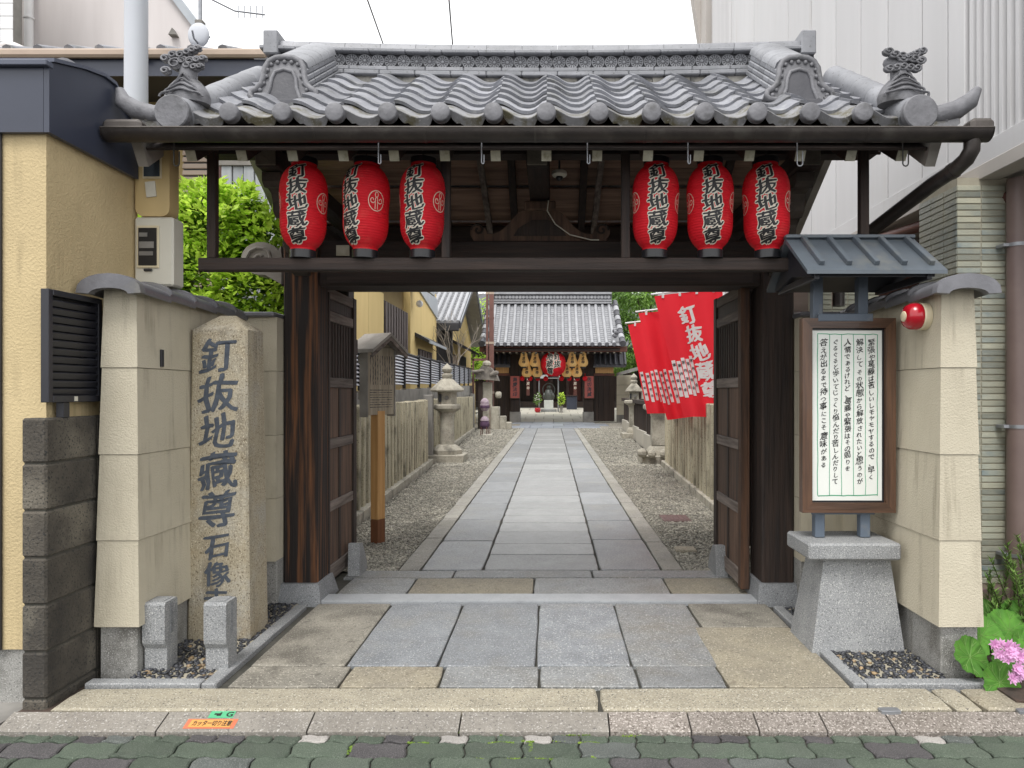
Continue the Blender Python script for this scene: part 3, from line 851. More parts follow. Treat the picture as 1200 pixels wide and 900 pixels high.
# drain lid and two odd stones in the gravel
dl = thing('floor_drain', 'reddish square drain grating lying in the right gravel strip', 'drain', (1.53, 8.75, 0))
MB().box(1.36, 1.70, 8.55, 8.98, -.05, .006, .006).build('rim', K['drain'], dl)
for i in range(5): MB().box(1.39 + i * .06, 1.43 + i * .06, 8.59, 8.94, .004, .012, .003).build('bar', K['drain'], dl)
tag(MB().prism([(6.00, .0), (6.26, .0), (6.22, .10), (6.10, .26), (6.02, .27)], 'x', -1.72, -1.62).build('door_stop', K['granite']), 'pale granite wedge stopping the left door leaf', 'door stop')
tag(MB().prism([(5.98, .0), (6.30, .0), (6.26, .10), (6.12, .24), (6.02, .25)], 'x', 1.39, 1.49).build('door_stop', K['granite']), 'pale granite wedge stopping the right door leaf', 'door stop')
tag(MB().box(1.22, 1.42, 6.9, 7.08, -.02, .02, .01).build('stepping_stone', K['slab_tan']), 'flat pale stone lying in gravel by the right door', 'stone')

# ================================================================ TEMPLE GATE (front)
GX = -.086
gate = thing('temple_gate', 'dark timber temple gate with grey tiled roof across the stone path', 'gate', (GX, 5.45, 0))
TH = math.atan(.63)
EY, EZ = 4.12, 3.12                       # eave point of the tile field
ct, st_ = math.cos(TH), math.sin(TH)
def sl(s_, n=0.0, x=0.0):                  # point on the front slope: s along it, n above it
    return Vector((x, EY + s_ * ct - n * st_, EZ + s_ * st_ + n * ct))
SL = 1.36                                  # tile field length
XV0, XV1 = -2.15, 2.092                    # verge rolls

# posts with flared granite bases
for sx in (-1, 1):
    a, b = (GX - 1.915, GX - 1.66) if sx < 0 else (GX + 1.66, GX + 1.90)
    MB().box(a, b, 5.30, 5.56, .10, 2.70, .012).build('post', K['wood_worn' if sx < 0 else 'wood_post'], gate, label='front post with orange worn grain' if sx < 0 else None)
    m = MB()
    cx = (a + b) / 2
    w0, w1 = .185, .150
    vs = [(cx - w0, 5.20, -.04), (cx + w0, 5.20, -.04), (cx + w0, 5.66, -.04), (cx - w0, 5.66, -.04), (cx - w1, 5.265, .13), (cx + w1, 5.265, .13), (cx + w1, 5.60, .13), (cx - w1, 5.60, .13)]
    m.add(vs, [(0, 3, 2, 1), (4, 5, 6, 7), (0, 1, 5, 4), (1, 2, 6, 5), (2, 3, 7, 6), (3, 0, 4, 7)])
    m.build('post_base', K['granite_dark'], gate)
    # jamb strip behind the post and rear post
    j0 = (b - .06, b + .004) if sx < 0 else (a - .004, a + .06)
    MB().box(j0[0], j0[1], 5.565, 5.60, .02, 2.34, .004).build('door_jamb', K['wood_post'], gate)
    rx_ = cx + sx * .14
    MB().box(rx_ - .10, rx_ + .10, 6.70, 6.90, .1, 2.75, .01).build('rear_post', K['wood_post'], gate)
    MB().box(cx - .05, cx + .05, 5.57, 6.70, 1.9, 2.05, .008).build('tie_beam', K['wood_beam_y'], gate)
    MB().box(cx - .055, cx + .055, 5.45, 6.9, 2.72, 2.90, .008).build('tie_beam', K['wood_beam_y'], gate)
# main lintel, its upper board, and carved noses
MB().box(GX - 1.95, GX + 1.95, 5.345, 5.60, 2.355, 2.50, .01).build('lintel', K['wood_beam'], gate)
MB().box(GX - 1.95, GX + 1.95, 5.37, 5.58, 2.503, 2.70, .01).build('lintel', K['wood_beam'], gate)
MB().box(GX - 1.60, GX + 1.60, 5.325, 5.343, 2.37, 2.46, .004).build('lintel_board', K['wood_beam'], gate)
for sx in (-1, 1):
    x0 = GX + sx * 1.94
    pol = [(0, 2.36)]
    for i in range(15):
        a = R(-100) + i * R(250) / 14
        pol.append((.17 + .15 * math.cos(a), 2.565 + .125 * math.sin(a)))
    pol += [(.02, 2.66)]
    nose = MB().prism([(x0 + sx * u, v) for u, v in pol], 'y', 5.37, 5.55).build('carved_nose', K['wood_grey'], gate)
    sp = [(x0 + sx * (.17 + (.105 - .0065 * i) * math.cos(i * .62)), 5.362, 2.568 + (.09 - .0055 * i) * math.sin(i * .62)) for i in range(15)]
    MB().tube(sp, .013, 6).build('scroll', K['wood_grey'], nose)
# front hanging frame: long thin rail, iron/wood posts
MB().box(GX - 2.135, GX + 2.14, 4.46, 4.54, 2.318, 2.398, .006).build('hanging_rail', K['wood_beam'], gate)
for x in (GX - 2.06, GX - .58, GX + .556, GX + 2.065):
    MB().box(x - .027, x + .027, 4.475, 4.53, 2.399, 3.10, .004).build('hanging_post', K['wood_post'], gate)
# arms carrying the front purlin, bracket below the outer ones
for k, x in enumerate((GX - 1.77, GX - .005, GX + 1.77)):
    arm = MB().box(x - .072, x + .072, 4.62, 6.75, 3.02, 3.16, .012).build('arm_beam', K['wood_beam_y'], gate)
    MB().box(x - .066, x + .066, 4.606, 4.618, 3.028, 3.152, .004).build('arm_end', K['rafter_grey'], arm)
    if k != 1:
        pol = [(5.30, 3.01), (4.70, 3.01), (4.70, 2.95), (4.74, 2.92), (4.80, 2.93), (4.86, 2.91), (4.885, 2.86), (4.89, 2.80), (4.94, 2.765), (5.0, 2.775), (5.05, 2.74), (5.065, 2.67), (5.08, 2.60), (5.13, 2.565), (5.18, 2.56), (5.205, 2.50), (5.22, 2.44), (5.30, 2.42)]
        MB().prism(pol, 'x', x - .06, x + .06).build('carved_bracket', K['bracket_wood'], gate)
        for q in (-1, 1):
            sp = [(x + q * .062, 5.08 + (.12 - .008 * i) * math.cos(i * .6), 2.88 + (.09 - .006 * i) * math.sin(i * .6)) for i in range(14)]
            MB().tube(sp, .012, 5).build('scroll', K['bracket_wood'], gate)
# centre strut on the frog-leg carving
MB().box(GX - .075, GX + .075, 5.40, 5.55, 2.98, 3.7, .008).build('centre_strut', K['wood_post'], gate)
MB().box(GX - .12, GX + .12, 5.36, 5.58, 2.93, 3.00, .01).build('bearing_block', K['wood_panel'], gate)
def bez(p, n=10):
    o = []
    for i in range(n + 1):
        t = i / n; q = [Vector(a) for a in p]
        while len(q) > 1: q = [q[k].lerp(q[k + 1], t) for k in range(len(q) - 1)]
        o.append((q[0][0], q[0][1]))
    return o
half_ = bez([(.14, 2.93), (.22, 2.90), (.26, 2.74), (.40, 2.755)], 8) + bez([(.40, 2.755), (.42, 2.86), (.55, 2.86), (.53, 2.75)], 7)[1:] + [(.50, 2.702)]
pol = [(GX + x, z) for x, z in half_[::-1]] and ([(GX - x, z) for x, z in half_[::-1]] + [(GX + x, z) for x, z in half_])
fl = MB().prism(pol, 'y', 5.40, 5.50).build('frog_leg_strut', K['wood_panel'], gate)
MB().prism([(GX - .2, 2.74), (GX + .2, 2.74), (GX + .16, 2.80), (GX + .06, 2.86), (GX - .06, 2.86), (GX - .16, 2.80)], 'y', 5.385, 5.398).build('carved_cloud', K['wood_door'], fl)
for sx in (-1, 1):
    sp = [(GX + sx * (.47 + (.055 - .004 * i) * math.cos(i * .65)), 5.392, 2.785 + (.05 - .0035 * i) * math.sin(i * .65)) for i in range(13)]
    MB().tube(sp, .009, 5).build('scroll', K['wood_door'], fl)
# purlins
for y, z, h, nm in ((4.86, 3.25, .18, 'front_purlin'), (5.47, 3.66, .17, 'ridge_beam'), (6.55, 2.98, .18, 'rear_purlin')):
    MB().box(GX - 2.30, GX + 2.30, y - .075, y + .075, z - h / 2, z + h / 2, .01).build(nm, K['wood_beam'], gate)
MB().box(GX - 1.9, GX + 1.9, 6.60, 6.72, 2.50, 2.88, .01).build('rear_lintel', K['wood_beam'], gate)
MB().box(GX - 2.3, GX + 2.3, 4.765, 4.78, 3.15, 3.17, .002).build('fillet', K['wood_beam'], gate)

# rafters, both slopes, pale painted ends; sheathing boards above them
rw = .062
for k in range(15):
    x = XV0 + .303 * k
    def rp(s_): return Vector((x, 4.24 + s_ * ct, 2.965 + s_ * st_))
    rf = MB().bar(rp(0), rp(1.46), rw, .066, .004).build('rafter', K['wood_beam_y'], gate)
    d = Vector((0, ct, st_))
    MB().bar(rp(0) - d * .006, rp(0) - d * .001, rw - .004, .062).build('rafter_end', K['rafter_white'], rf)
    if k % 2 == 0:
        top = Vector((x, 5.47, 2.965 + 1.455 * st_))
        MB().bar(top + Vector((0, .03, -.02)), Vector((x, 6.72, 2.905)), rw, .066, .004).build('rafter', K['wood_beam_y'], gate)
def board(p, q, w, th, mt_, nm):           # board along X between slope points p and q (y,z)
    py, pz = p; qy, qz = q
    d = Vector((0, qy - py, qz - pz)); L_ = d.length; d.normalize(); n = Vector((0, -d.z, d.y))
    if n.z < 0: n = -n
    m = MB()
    a, b = Vector((0, py, pz)), Vector((0, qy, qz))
    vs = []
    for x in (GX - 2.36, GX + 2.36):
        vs += [(x, *(a)[1:]), (x, *(b)[1:]), (x, *(b + n * th)[1:]), (x, *(a + n * th)[1:])]
    m.add(vs, [(0, 1, 2, 3), (4, 7, 6, 5), (0, 4, 5, 1), (1, 5, 6, 2), (2, 6, 7, 3), (3, 7, 4, 0)])
    m.build(nm, K[mt_], gate)
for i in range(8):
    s0, s1 = -.04 + i * .19, -.04 + (i + 1) * .19 - .004
    o = .040 + .012 * (i % 2)
    f = lambda s_: (4.24 + s_ * ct - o * st_, 2.965 + s_ * st_ + o * ct)
    board(f(s0), f(s1 + .02), 0, .016, 'wood_board' if i > 2 else 'wood_beam', 'sheathing_board')
bs = math.atan2(2.965 + 1.455 * st_ - .02 - 2.75, 1.50)
for i in range(7):
    s0, s1 = -.02 + i * .205, -.02 + (i + 1) * .205 - .02
    o = .046 + .020 * (i % 2)
    f = lambda s_: (5.50 + s_ * math.cos(bs) + o * math.sin(bs), 3.725 - s_ * math.sin(bs) + o * math.cos(bs))
    board(f(s0), f(s1), 0, .016, 'wood_board', 'sheathing_board')
# diagonal braces seen below the back slope
for sx in (-1, 1):
    MB().bar((GX + sx * .50, 5.75, 3.50), (GX + sx * .46, 6.75, 2.85), .05, .05, .003).build('brace', K['wood_rail'], gate)
# barge boards at the gables
for x in (GX - 2.36, GX + 2.30):
    f = lambda s_, o: (4.16 + s_ * ct - o * st_, 2.965 + s_ * st_ + o * ct)
    pol = [f(0, -.09), f(.25, -.075), f(.7, -.09), f(1.52, -.14), f(1.56, .09), f(0, .09)]
    MB().prism(pol, 'x', x, x + .06).build('barge_board', K['wood_grey'], gate)
    f2 = lambda s_, o: (5.46 + s_ * math.cos(bs) + o * math.sin(bs), 3.77 - s_ * math.sin(bs) + o * math.cos(bs))
    MB().prism([f2(0, -.14), f2(1.42, -.09), f2(1.42, .09), f2(0, .09)], 'x', x, x + .06).build('barge_board', K['wood_grey'], gate)
# fascia under the tiles
MB().box(GX - 2.30, GX + 2.30, 4.16, 4.19, 3.035, 3.10, .004).build('eave_fascia', K['wood_beam'], gate)

# ---- roof tiles
def wav(u):
    q = u ** 1.35 if 0 <= u <= 1 else u
    return .052 * ((math.cos(2 * PI * q) + 1) / 2) ** 1.45
def tile_mesh(mt_, L_=.245, W_=.303):
    m = MB(); n = 12; th = .020
    top = []; bot = []
    for i in range(n + 1):
        u = i / n; x = u * W_
        for y, lift in ((0, .024), (L_, .0)):
            e_ = .013 * (1 - u) ** 2               # the side lap: each tile rides over its neighbour
            top.append((x, y, wav(u) + lift + e_)); bot.append((x, y, wav(u) + lift - th + e_))
    k = len(top)
    fs = []
    for i in range(n):
        a = 2 * i
        fs.append((a, a + 2, a + 3, a + 1)); fs.append((k + a, k + a + 1, k + a + 3, k + a + 2))
        fs.append((a, k + a, k + a + 2, a + 2))
    fs += [(0, 1, k + 1, k), (2 * n, k + 2 * n, k + 2 * n + 1, 2 * n + 1)]
    m.add(top + bot, fs)
    return m.mesh('roof_tile', K[mt_], smooth=40)
def eave_mesh(mt_, W_=.303):
    m = MB(); n = 14; L_ = .245
    vs = []; fs = []
    lip = lambda u: wav(u) + .026 - .030 - .030 * min(1, 1.3 * max(0, math.sin(PI * min(1, max(0, (u - .14) / .72))) ** .6)) + .010 * math.cos(2 * PI * (u - .14) / .24) * (1 if .14 < u < .86 else 0)
    for i in range(n + 1):
        u = i / n; x = u * W_
        vs += [(x, L_, wav(u)), (x, 0, wav(u) + .026), (x, -.004, wav(u) + .022), (x, -.002, lip(u)), (x, .02, lip(u))]
    for i in range(n):
        for j in range(4):
            a = 5 * i + j
            fs.append((a, a + 5, a + 6, a + 1))
    m.add(vs, fs)
    return m.mesh('eave_tile', K[mt_], smooth=40)
disc_m = MB().lathe([(.0, 0), (.047, 0), (.0535, .004), (.0555, .010), (.0555, .05), (.0, .05)], n=24, M=Matrix.Rotation(R(-90), 4, 'X')).mesh('eave_disc', K['tile_orn'], smooth=40)
tm = tile_mesh('tile'); em = eave_mesh('tile_dirty')
NR = 7; step = SL / NR
for i in range(14):
    for j in range(NR):
        x = XV0 + .303 * i
        p = sl(j * step, .0, x + rng.uniform(-.003, .003))
        e = (TH + rng.uniform(-.014, .014), rng.uniform(-.010, .010), rng.uniform(-.012, .012))
        if j == 0:
            piece('eave_tile', em, gate, p, e)
            if i > 0: piece('eave_disc', disc_m, gate, sl(.0, .048, x) + Vector((0, -.040, -.004)))
        else:
            piece('roof_tile', tm, gate, p, e)
# back slope: one plain wave sheet, out of sight
def bk(u, v):
    x = XV0 + u * 4.242; s_ = v * 1.42
    z = wav((u * 14) % 1.0)
    return (x, 5.52 + s_ * math.cos(bs) + (z + .09) * math.sin(bs), 3.80 - s_ * math.sin(bs) + (z + .09) * math.cos(bs))
MB().grid(bk, 112, 8).build('rear_roof_tiling', K['tile'], gate, smooth=50, kind='stuff')

# verge rolls: round tiles from eave to ridge at each gable, big end disc
for x in (XV0, XV1):
    for j in range(5):
        p, q = sl(-.02 + j * .275, .035, x), sl(-.02 + (j + 1) * .275 + .01, .035, x)
        m = MB().tube([p, p.lerp(q, .04), q], [.086 - .002 * (j > 0), .090 - .002 * (j > 0), .084], 24)
        m.build('verge_roll_tile', K['tile_ridge'], gate, smooth=40)
    c = sl(-.02, .035, x)
    MB().lathe([(.0, -.022), (.093, -.022), (.099, -.016), (.099, .02), (.0, .02)], c + Vector((0, -.05, 0)), 32, Matrix.Rotation(R(-90), 4, 'X')).build('verge_end_disc', K['tile_orn'], gate, smooth=40)
    sx = -1 if x < 0 else 1
    # outer hanging row and the horn-like corner tile
    for j in range(6):
        p, q = sl(.02 + j * .23, .01, x + sx * .135), sl(.02 + (j + 1) * .23 + .02, .01, x + sx * .135)
        MB().bar(p, q, .13, .03, .004).build('verge_tile', K['tile'], gate)
        MB().bar(p + Vector((sx * .06, 0, -.06)), q + Vector((sx * .06, 0, -.06)), .02, .12, .004).build('verge_flap', K['tile_dirty'], gate)
    hp = [(x + sx * .06, EY + .02, EZ + .05), (x + sx * .16, EY + .01, EZ + .045), (x + sx * .26, EY, EZ + .07), (x + sx * .335, EY - .01, EZ + .12), (x + sx * (.38 if sx > 0 else .35), EY - .01, EZ + .19)]
    rad = [.055, .055, .055, .048, .022]
    MB().tube(hp, rad, 16, flat=.8).build('corner_horn', K['tile_orn'], gate, smooth=50)
    lx = [(x + sx * u, EZ + v) for u, v in ((.09, .05), (.27, .06), (.275, -.01), (.25, -.035), (.22, -.03), (.20, -.05), (.16, -.04), (.09, -.05))]
    MB().prism(lx, 'y', EY - .012, EY + .05).build('corner_plate', K['tile_dirty'], gate)

# main ridge: plaster, layered flat tiles, chrysanthemum discs, cap
RY0, RY1 = 5.29, 5.63
def sori(x): return .035 * ((x - GX) / 2.0) ** 2
def ridge_seg(name, xs, z0, z1, y0, y1, mt_, b=.006):
    for a, c in zip(xs[:-1], xs[1:]):
        za, zc = sori(a), sori(c)
        m = MB().box(a + .0015, c - .0015, y0, y1, z0, z1, b)
        m.v = [(p[0], p[1], p[2] + za + (zc - za) * (p[0] - a) / (c - a)) for p in m.v]
        m.build(name, K[mt_], gate)
def steps(n, off=0.0): return [GX - 1.99 + off + (3.98 - off) * i / n for i in range(n + 1)]
ridge_seg('ridge_plaster', [GX - 1.97 + 3.94 * i / 14 for i in range(15)], 3.80, 3.905, RY0 + .03, RY1 - .03, 'plaster', .002)
ridge_seg('ridge_tile', steps(15), 3.905, 3.938, RY0 - .015, RY1 + .015, 'tile_ridge')
ridge_seg('ridge_tile', steps(14), 3.940, 3.972, RY0 - .003, RY1 + .003, 'tile_ridge')
ridge_seg('ridge_core', steps(8), 3.974, 4.072, RY0 + .045, RY1 - .045, 'tile_dark')
ridge_seg('ridge_tile', steps(15, -.1), 4.074, 4.102, RY0 - .012, RY1 + .012, 'tile_ridge')
for a, c in zip(steps(15)[:-1], steps(15)[1:]):   # rounded cap tiles
    n = 10
    prof = [(RY0 + .02 + (RY1 - RY0 - .04) * (1 - math.cos(PI * i / n)) / 2, 4.104 + .085 * math.sin(PI * i / n) ** .7) for i in range(n + 1)]
    m = MB().prism(prof, 'x', a + .0015, c - .0015)
    m.v = [(p[0], p[1], p[2] + sori(p[0])) for p in m.v]
    m.build('ridge_cap_tile', K['tile_ridge'], gate, smooth=40)
for sx in (-1, 1):
    x = GX + sx * 2.0
    MB().box(x - .055, x + .055, RY0 - .02, RY1 + .02, 4.07, 4.245, .008).build('ridge_end_cap', K['tile_ridge'], gate)
    pol = [(RY0 - .06, 3.82), (RY1 + .06, 3.82), (RY1 - .02, 4.07), (RY0 + .02, 4.07)]
    MB().prism(pol, 'x', x - .02, x + .05).build('ridge_end_plate', K['tile_dark'], gate)
km = MB()
km.lathe([(.0, .014), (.016, .014), (.018, .010), (.041, .010), (.042, .016), (.0455, .016), (.0465, .0), (.0, 0)], n=24, M=Matrix.Rotation(R(90), 4, 'X'))
kp = MB().lathe([(.041, .006), (.0412, .0165), (.0465, .0165), (.0472, .0)], n=24, M=Matrix.Rotation(R(90), 4, 'X'))
for i in range(12):
    a = 2 * PI * i / 12
    kp.tube([(.017 * math.cos(a), -.011, .017 * math.sin(a)), (.039 * math.cos(a), -.011, .039 * math.sin(a))], [.003, .0072], 5)
kp.sphere((0, -.013, 0), (.013, .006, .013), 8, 5)
kme = km.mesh('chrysanthemum_tile', K['tile_dark'], smooth=40)  # dark tile colour stands in for shade in the petal recesses
kpe = kp.mesh('petal_relief', K['tile_ridge'], smooth=40)
nk = 36
for i in range(nk):
    x = GX - 1.70 + 3.40 * i / (nk - 1)
    o = piece('chrysanthemum_tile', kme, gate, (x, RY0 + .044, 4.023 + sori(x)), (0, rng.uniform(-.2, .2), 0))
    piece('petal_relief', kpe, o, (x, RY0 + .044, 4.023 + sori(x)))

# descending ridges with demon-tile ends
for sx, x in ((-1, -1.715), (1, 1.59)):
    def dseg(name, s0, s1, n0, n1, hw, mt_, b=.006):
        p, q = sl(s0 + .0015, (n0 + n1) / 2, x), sl(s1 - .0015, (n0 + n1) / 2, x)
        MB().bar(p, q, hw * 2, n1 - n0, b).build(name, K[mt_], gate)
    for lay in range(4):
        n0 = .055 + lay * .034; hw = .152 - lay * .006
        k = 5
        sb = .575 + n0 * .63
        for j in range(k): dseg('ridge_tile', sb + j * (1.38 - sb) / k, sb + (j + 1) * (1.38 - sb) / k, n0, n0 + .032, hw, 'tile_ridge')
    for j in range(4):                       # rounded top
        s0, s1 = .715 + j * .175, .715 + (j + 1) * .175
        m = MB(); n = 10
        a = [sl(s0 + .002, .19 + .075 * math.sin(PI * i / n) ** .75, x + .135 * math.cos(PI * i / n)) for i in range(n + 1)]
        c = [sl(s1 - .002, .19 + .075 * math.sin(PI * i / n) ** .75, x + .135 * math.cos(PI * i / n)) for i in range(n + 1)]
        m.add(a + c, [(i, i + 1, i + n + 2, i + n + 1) for i in range(n)] + [tuple(range(n + 1))[::-1], tuple(range(n + 1, 2 * n + 2))])
        m.build('ridge_cap_tile', K['tile_ridge'], gate, smooth=50)
    # demon-tile plate: bell outline with scrolled feet, inner recess, row of beads
    def bell(k, foot=1.0):
        h = [(0, .295), (.06, .29), (.105, .265), (.13, .22), (.137, .16), (.15, .105), (.185, .07)]
        ft = [(.215, .055), (.225, .025), (.205, 0), (.16, -.005)] if foot else [(.185, .04)]
        r_ = h + ft
        return [(-a, b) for a, b in r_[::-1][:-1]] + r_
    oy = sl(.52, .03, x)
    def inset(pl, k, dz): return [(a * k, (b - .06) * k + .06 + dz) for a, b in pl]
    MP = Matrix.Translation(oy) @ Matrix.Rotation(R(-6), 4, 'X')
    on = MB().prism(bell(1), 'y', 0, .07, MP).build('demon_tile', K['tile_orn'], gate, origin=oy)
    out = bell(1)
    MB().tube([MP @ Vector((a * .95, -.004, b * .96 + .004)) for a, b in out], .019, 8).build('rim', K['tile_orn'], on, smooth=60)
    inner = [(a * .56, b * .70) for a, b in [(-.2, .0), (-.15, .11), (-.137, .2), (-.10, .265), (0, .29), (.10, .265), (.137, .2), (.15, .11), (.2, .0)]]
    MB().prism(inner, 'y', -.008, .0, MP).build('recess_plate', K['tile_dark'], on)
    MB().tube([MP @ Vector((a, -.008, b)) for a, b in inner], .013, 7).build('inner_rim', K['tile_orn'], on, smooth=60)
    bd = MB().sphere((0, 0, 0), (.014, .010, .014), 8, 6).mesh('bead', K['tile_orn'], smooth=60)
    L_ = [(-.175, .03), (-.15, .065), (-.128, .11), (-.112, .155), (-.108, .20), (-.085, .237), (-.045, .252)]
    for a, b in L_ + [(0, .255)] + [(-p, q) for p, q in L_]:
        piece('bead', bd, on, MP @ Vector((a, -.006, b)))
    MB().bar(sl(.50, -.0, x - .14), sl(.50, -.0, x + .14), .05, .07, .006).build('demon_tile_base', K['tile_dark'], gate)

# wave-and-curl ornament standing on each verge roll
for sx, x in ((-1, XV0), (1, XV1)):
    c = sl(.16, .105, x + (-.0 if sx < 0 else -.03))
    n_before = set(bpy.data.objects.keys())
    orn = MB().lathe([(.115, -.05), (.118, .0), (.112, .03), (.095, .07), (.07, .105), (.045, .135), (.03, .15)], c, 18, sy=.75).build('wave_ornament', K['tile_orn'], gate, smooth=60, origin=c)
    m = MB()
    for k in range(5):                        # wave ridges over the mound
        pts = []
        for i in range(17):
            a = PI * i / 16
            r_ = .112 - k * .018
            pts.append(Vector(c) + Vector((math.cos(a) * r_ + .012 * sx * math.sin(2 * a), -.080 + .012 * k - .012 * math.sin(a), -.030 + k * .021 + math.sin(a) * (.045 + .020 * k) + .006 * math.sin(5 * a))))
        m.tube(pts, .0075, 6)
    m.build('wave_ridge', K['tile_orn'], orn, smooth=60)
    MB().tube([c + Vector((0, 0, .10)), c + Vector((-.010 * sx, -.01, .19)), c + Vector((.0, -.01, .25))], [.048, .046, .034], 10).build('stem', K['tile_orn'], orn, smooth=60)
    def curl(px, pz, r_, th, dy=-.035, rot=0):
        pts = [Vector(c) + Vector((px + r_ * (1 - i * .048) * math.cos(rot + i * .55), dy - .012 - .0009 * i, pz + r_ * (1 - i * .048) * math.sin(rot + i * .55))) for i in range(16)]
        MB().tube(pts, [th * (1 - .030 * i) for i in range(16)], 7).tube([Vector(c) + Vector((px, dy + .012, pz)), Vector(c) + Vector((px, dy - .007, pz))], r_ * .95, 12).build('curl', K['tile_orn'], orn, smooth=60)
    if sx < 0:
        for px, pz, r_ in ((-.045, .215, .040), (-.095, .250, .026), (-.095, .165, .026), (.035, .230, .030), (.070, .240, .024), (.100, .250, .018), (.055, .190, .022), (.085, .195, .018), (-.055, .275, .026), (-.015, .275, .028), (.020, .292, .024), (.048, .308, .022), (.072, .322, .018), (-.005, .235, .028), (.02, .20, .026)):
            curl(px, pz, r_, .0085)
    else:
        for i in range(5): curl(-.075 + i * .036, .195 - .006 * abs(i - 2), .026, .009, rot=PI)
        for i in range(6): curl(-.080 + i * .034, .290 - .010 * i + (.01 if i == 0 else 0), .028, .009, rot=PI)
        for i in range(4): curl(.0 + i * .032, .250 + .018 * i, .026, .009, rot=PI)
        curl(.09, .235, .024, .009, rot=PI)
    MB().sphere(c + Vector((0, .0, .235)), (.092, .040, .070), 12, 8).build('crest_core', K['tile_orn'], orn, smooth=60)
    for nm in set(bpy.data.objects.keys()) - n_before:
        o = bpy.data.objects[nm]
        o.scale = (1.12, 1.0, .84) if o.parent == gate else (1, 1, 1)

# gutter, hangers, rainwater head and downpipe
m = MB(); n = 10
pr_ = [(4.02 + .062 * math.cos(PI + PI * i / n), 3.030 + .062 * math.sin(PI + PI * i / n)) for i in range(n + 1)]
pr2 = [(4.02 + .057 * math.cos(PI + PI * i / n), 3.032 + .057 * math.sin(PI + PI * i / n)) for i in range(n + 1)][::-1]
gut = MB().prism(pr_ + pr2, 'x', GX - 2.43, GX + 2.56).build('gutter', K['gutter'], gate, smooth=50)
MB().tube([(GX - 2.43, 3.960, 3.031), (GX + 2.56, 3.960, 3.031)], .006, 8).build('gutter_lip', K['copper_old'], gut, smooth=50)
for x in (GX - 2.43, GX + 2.556):
    MB().prism(pr_, 'x', x - .004, x + .006).build('gutter_cap', K['gutter'], gut)
for i in range(7):
    x = GX - 1.25 + i * .62 - .62
    MB().prism([(p[0] + (p[0] - 4.02) * .03, p[1] + (p[1] - 3.030) * .03) for p in pr_] + pr2, 'x', x, x + .012).build('gutter_strap', K['gutter'], gut, smooth=50)
for k, px in enumerate((207, 445, 565, 688, 805, 932, 1055)):
    x = (px - 646) / 832 * 4.15
    z = 2.98
    zb_ = 2.88 if k in (0, 5, 6) else 2.885
    w_ = .016 if k in (0, 5, 6) else .007
    pts = [(x, 4.12, 3.06), (x, 4.12, zb_)] + [(x + w_ - w_ * math.cos(PI * i / 6), 4.12, zb_ - w_ * math.sin(PI * i / 6)) for i in range(1, 7)] + [(x + 2 * w_, 4.12, 2.95 if k in (0, 5, 6) else 2.93)]
    MB().tube(pts, .0042, 6).build('gutter_hook', K['iron' if k in (0, 6) else 'steel'], gate, smooth=60)
hd = MB().box(GX + 2.44, GX + 2.575, 3.97, 4.10, 3.012, 3.092, .02).build('rainwater_head', K['copper_old'], gate)
MB().box(GX - 2.44, GX - 2.22, 3.98, 4.08, 3.012, 3.09, .02).build('gutter_block', K['copper_old'], gate)
pts = bez([(GX + 2.475, 4.03, 3.02), (GX + 2.475, 4.05, 2.87), (GX + 2.43, 4.18, 2.83)], 6)
dp = [Vector((GX + 2.475, 4.03, 2.99)), Vector((GX + 2.475, 4.035, 2.93)), Vector((GX + 2.46, 4.06, 2.885)), Vector((GX + 2.44, 4.14, 2.85)), Vector((GX + 2.40, 4.30, 2.815)), Vector((GX + 2.26, 5.25, 2.60)), Vector((GX + 2.25, 5.33, 2.56)), Vector((GX + 2.25, 5.35, 2.46)), Vector((GX + 2.25, 5.35, 2.2))]
MB().tube(dp, .045, 14).build('downpipe', K['gutter'], gate, smooth=50)
MB().tube([dp[3], dp[3].lerp(dp[4], .18)], .049, 14).build('pipe_collar', K['gutter'], gate, smooth=50)

# door leaves, folded back inward
def door_leaf(side, x0, x1):
    inn = x1 if side < 0 else x0               # the face that looks at the passage
    out_ = x0 if side < 0 else x1
    leaf = MB().box((x0 + x1) / 2 - .010, (x0 + x1) / 2 + .010, 5.50, 6.37, .06, 2.37).build('door_leaf', K['wood_door'], gate)
    xa, xb = x0, x1
    def st(nm, y0, y1, z0, z1, mt_, t=0.0, b=.004):
        a, c = (xa + t, xb - t)
        MB().box(a, c, y0, y1, z0, z1, b).build(nm, K[mt_], leaf)
    st('stile', 5.46, 5.545, .035, 2.385, 'wood_stile', -.004)
    st('stile', 6.29, 6.38, .035, 2.385, 'wood_door', -.004)
    for z0, z1 in ((.05, .17), (.60, .68), (1.10, 1.18), (1.59, 1.67), (2.12, 2.20), (2.30, 2.38)):
        st('rail', 5.548, 6.287, z0, z1, 'wood_rail', .001)
    for z0, z1 in ((.172, .598), (.682, 1.098), (1.182, 1.588)):
        st('muntin', 5.89, 5.945, z0, z1, 'wood_door', .006)
        st('door_panel', 5.55, 5.887, z0, z1, 'wood_panel', .013, .003)
        st('door_panel', 5.948, 6.285, z0, z1, 'wood_panel', .013, .003)
    for i in range(9):
        st('lattice_bar', 5.58 + i * .077, 5.605 + i * .077, 1.672, 2.118, 'wood_door', .012, .003)
    st('door_panel', 5.55, 6.285, 2.202, 2.298, 'wood_door', .013, .003)
door_leaf(-1, -1.812, -1.752)
door_leaf(1, 1.462, 1.522)

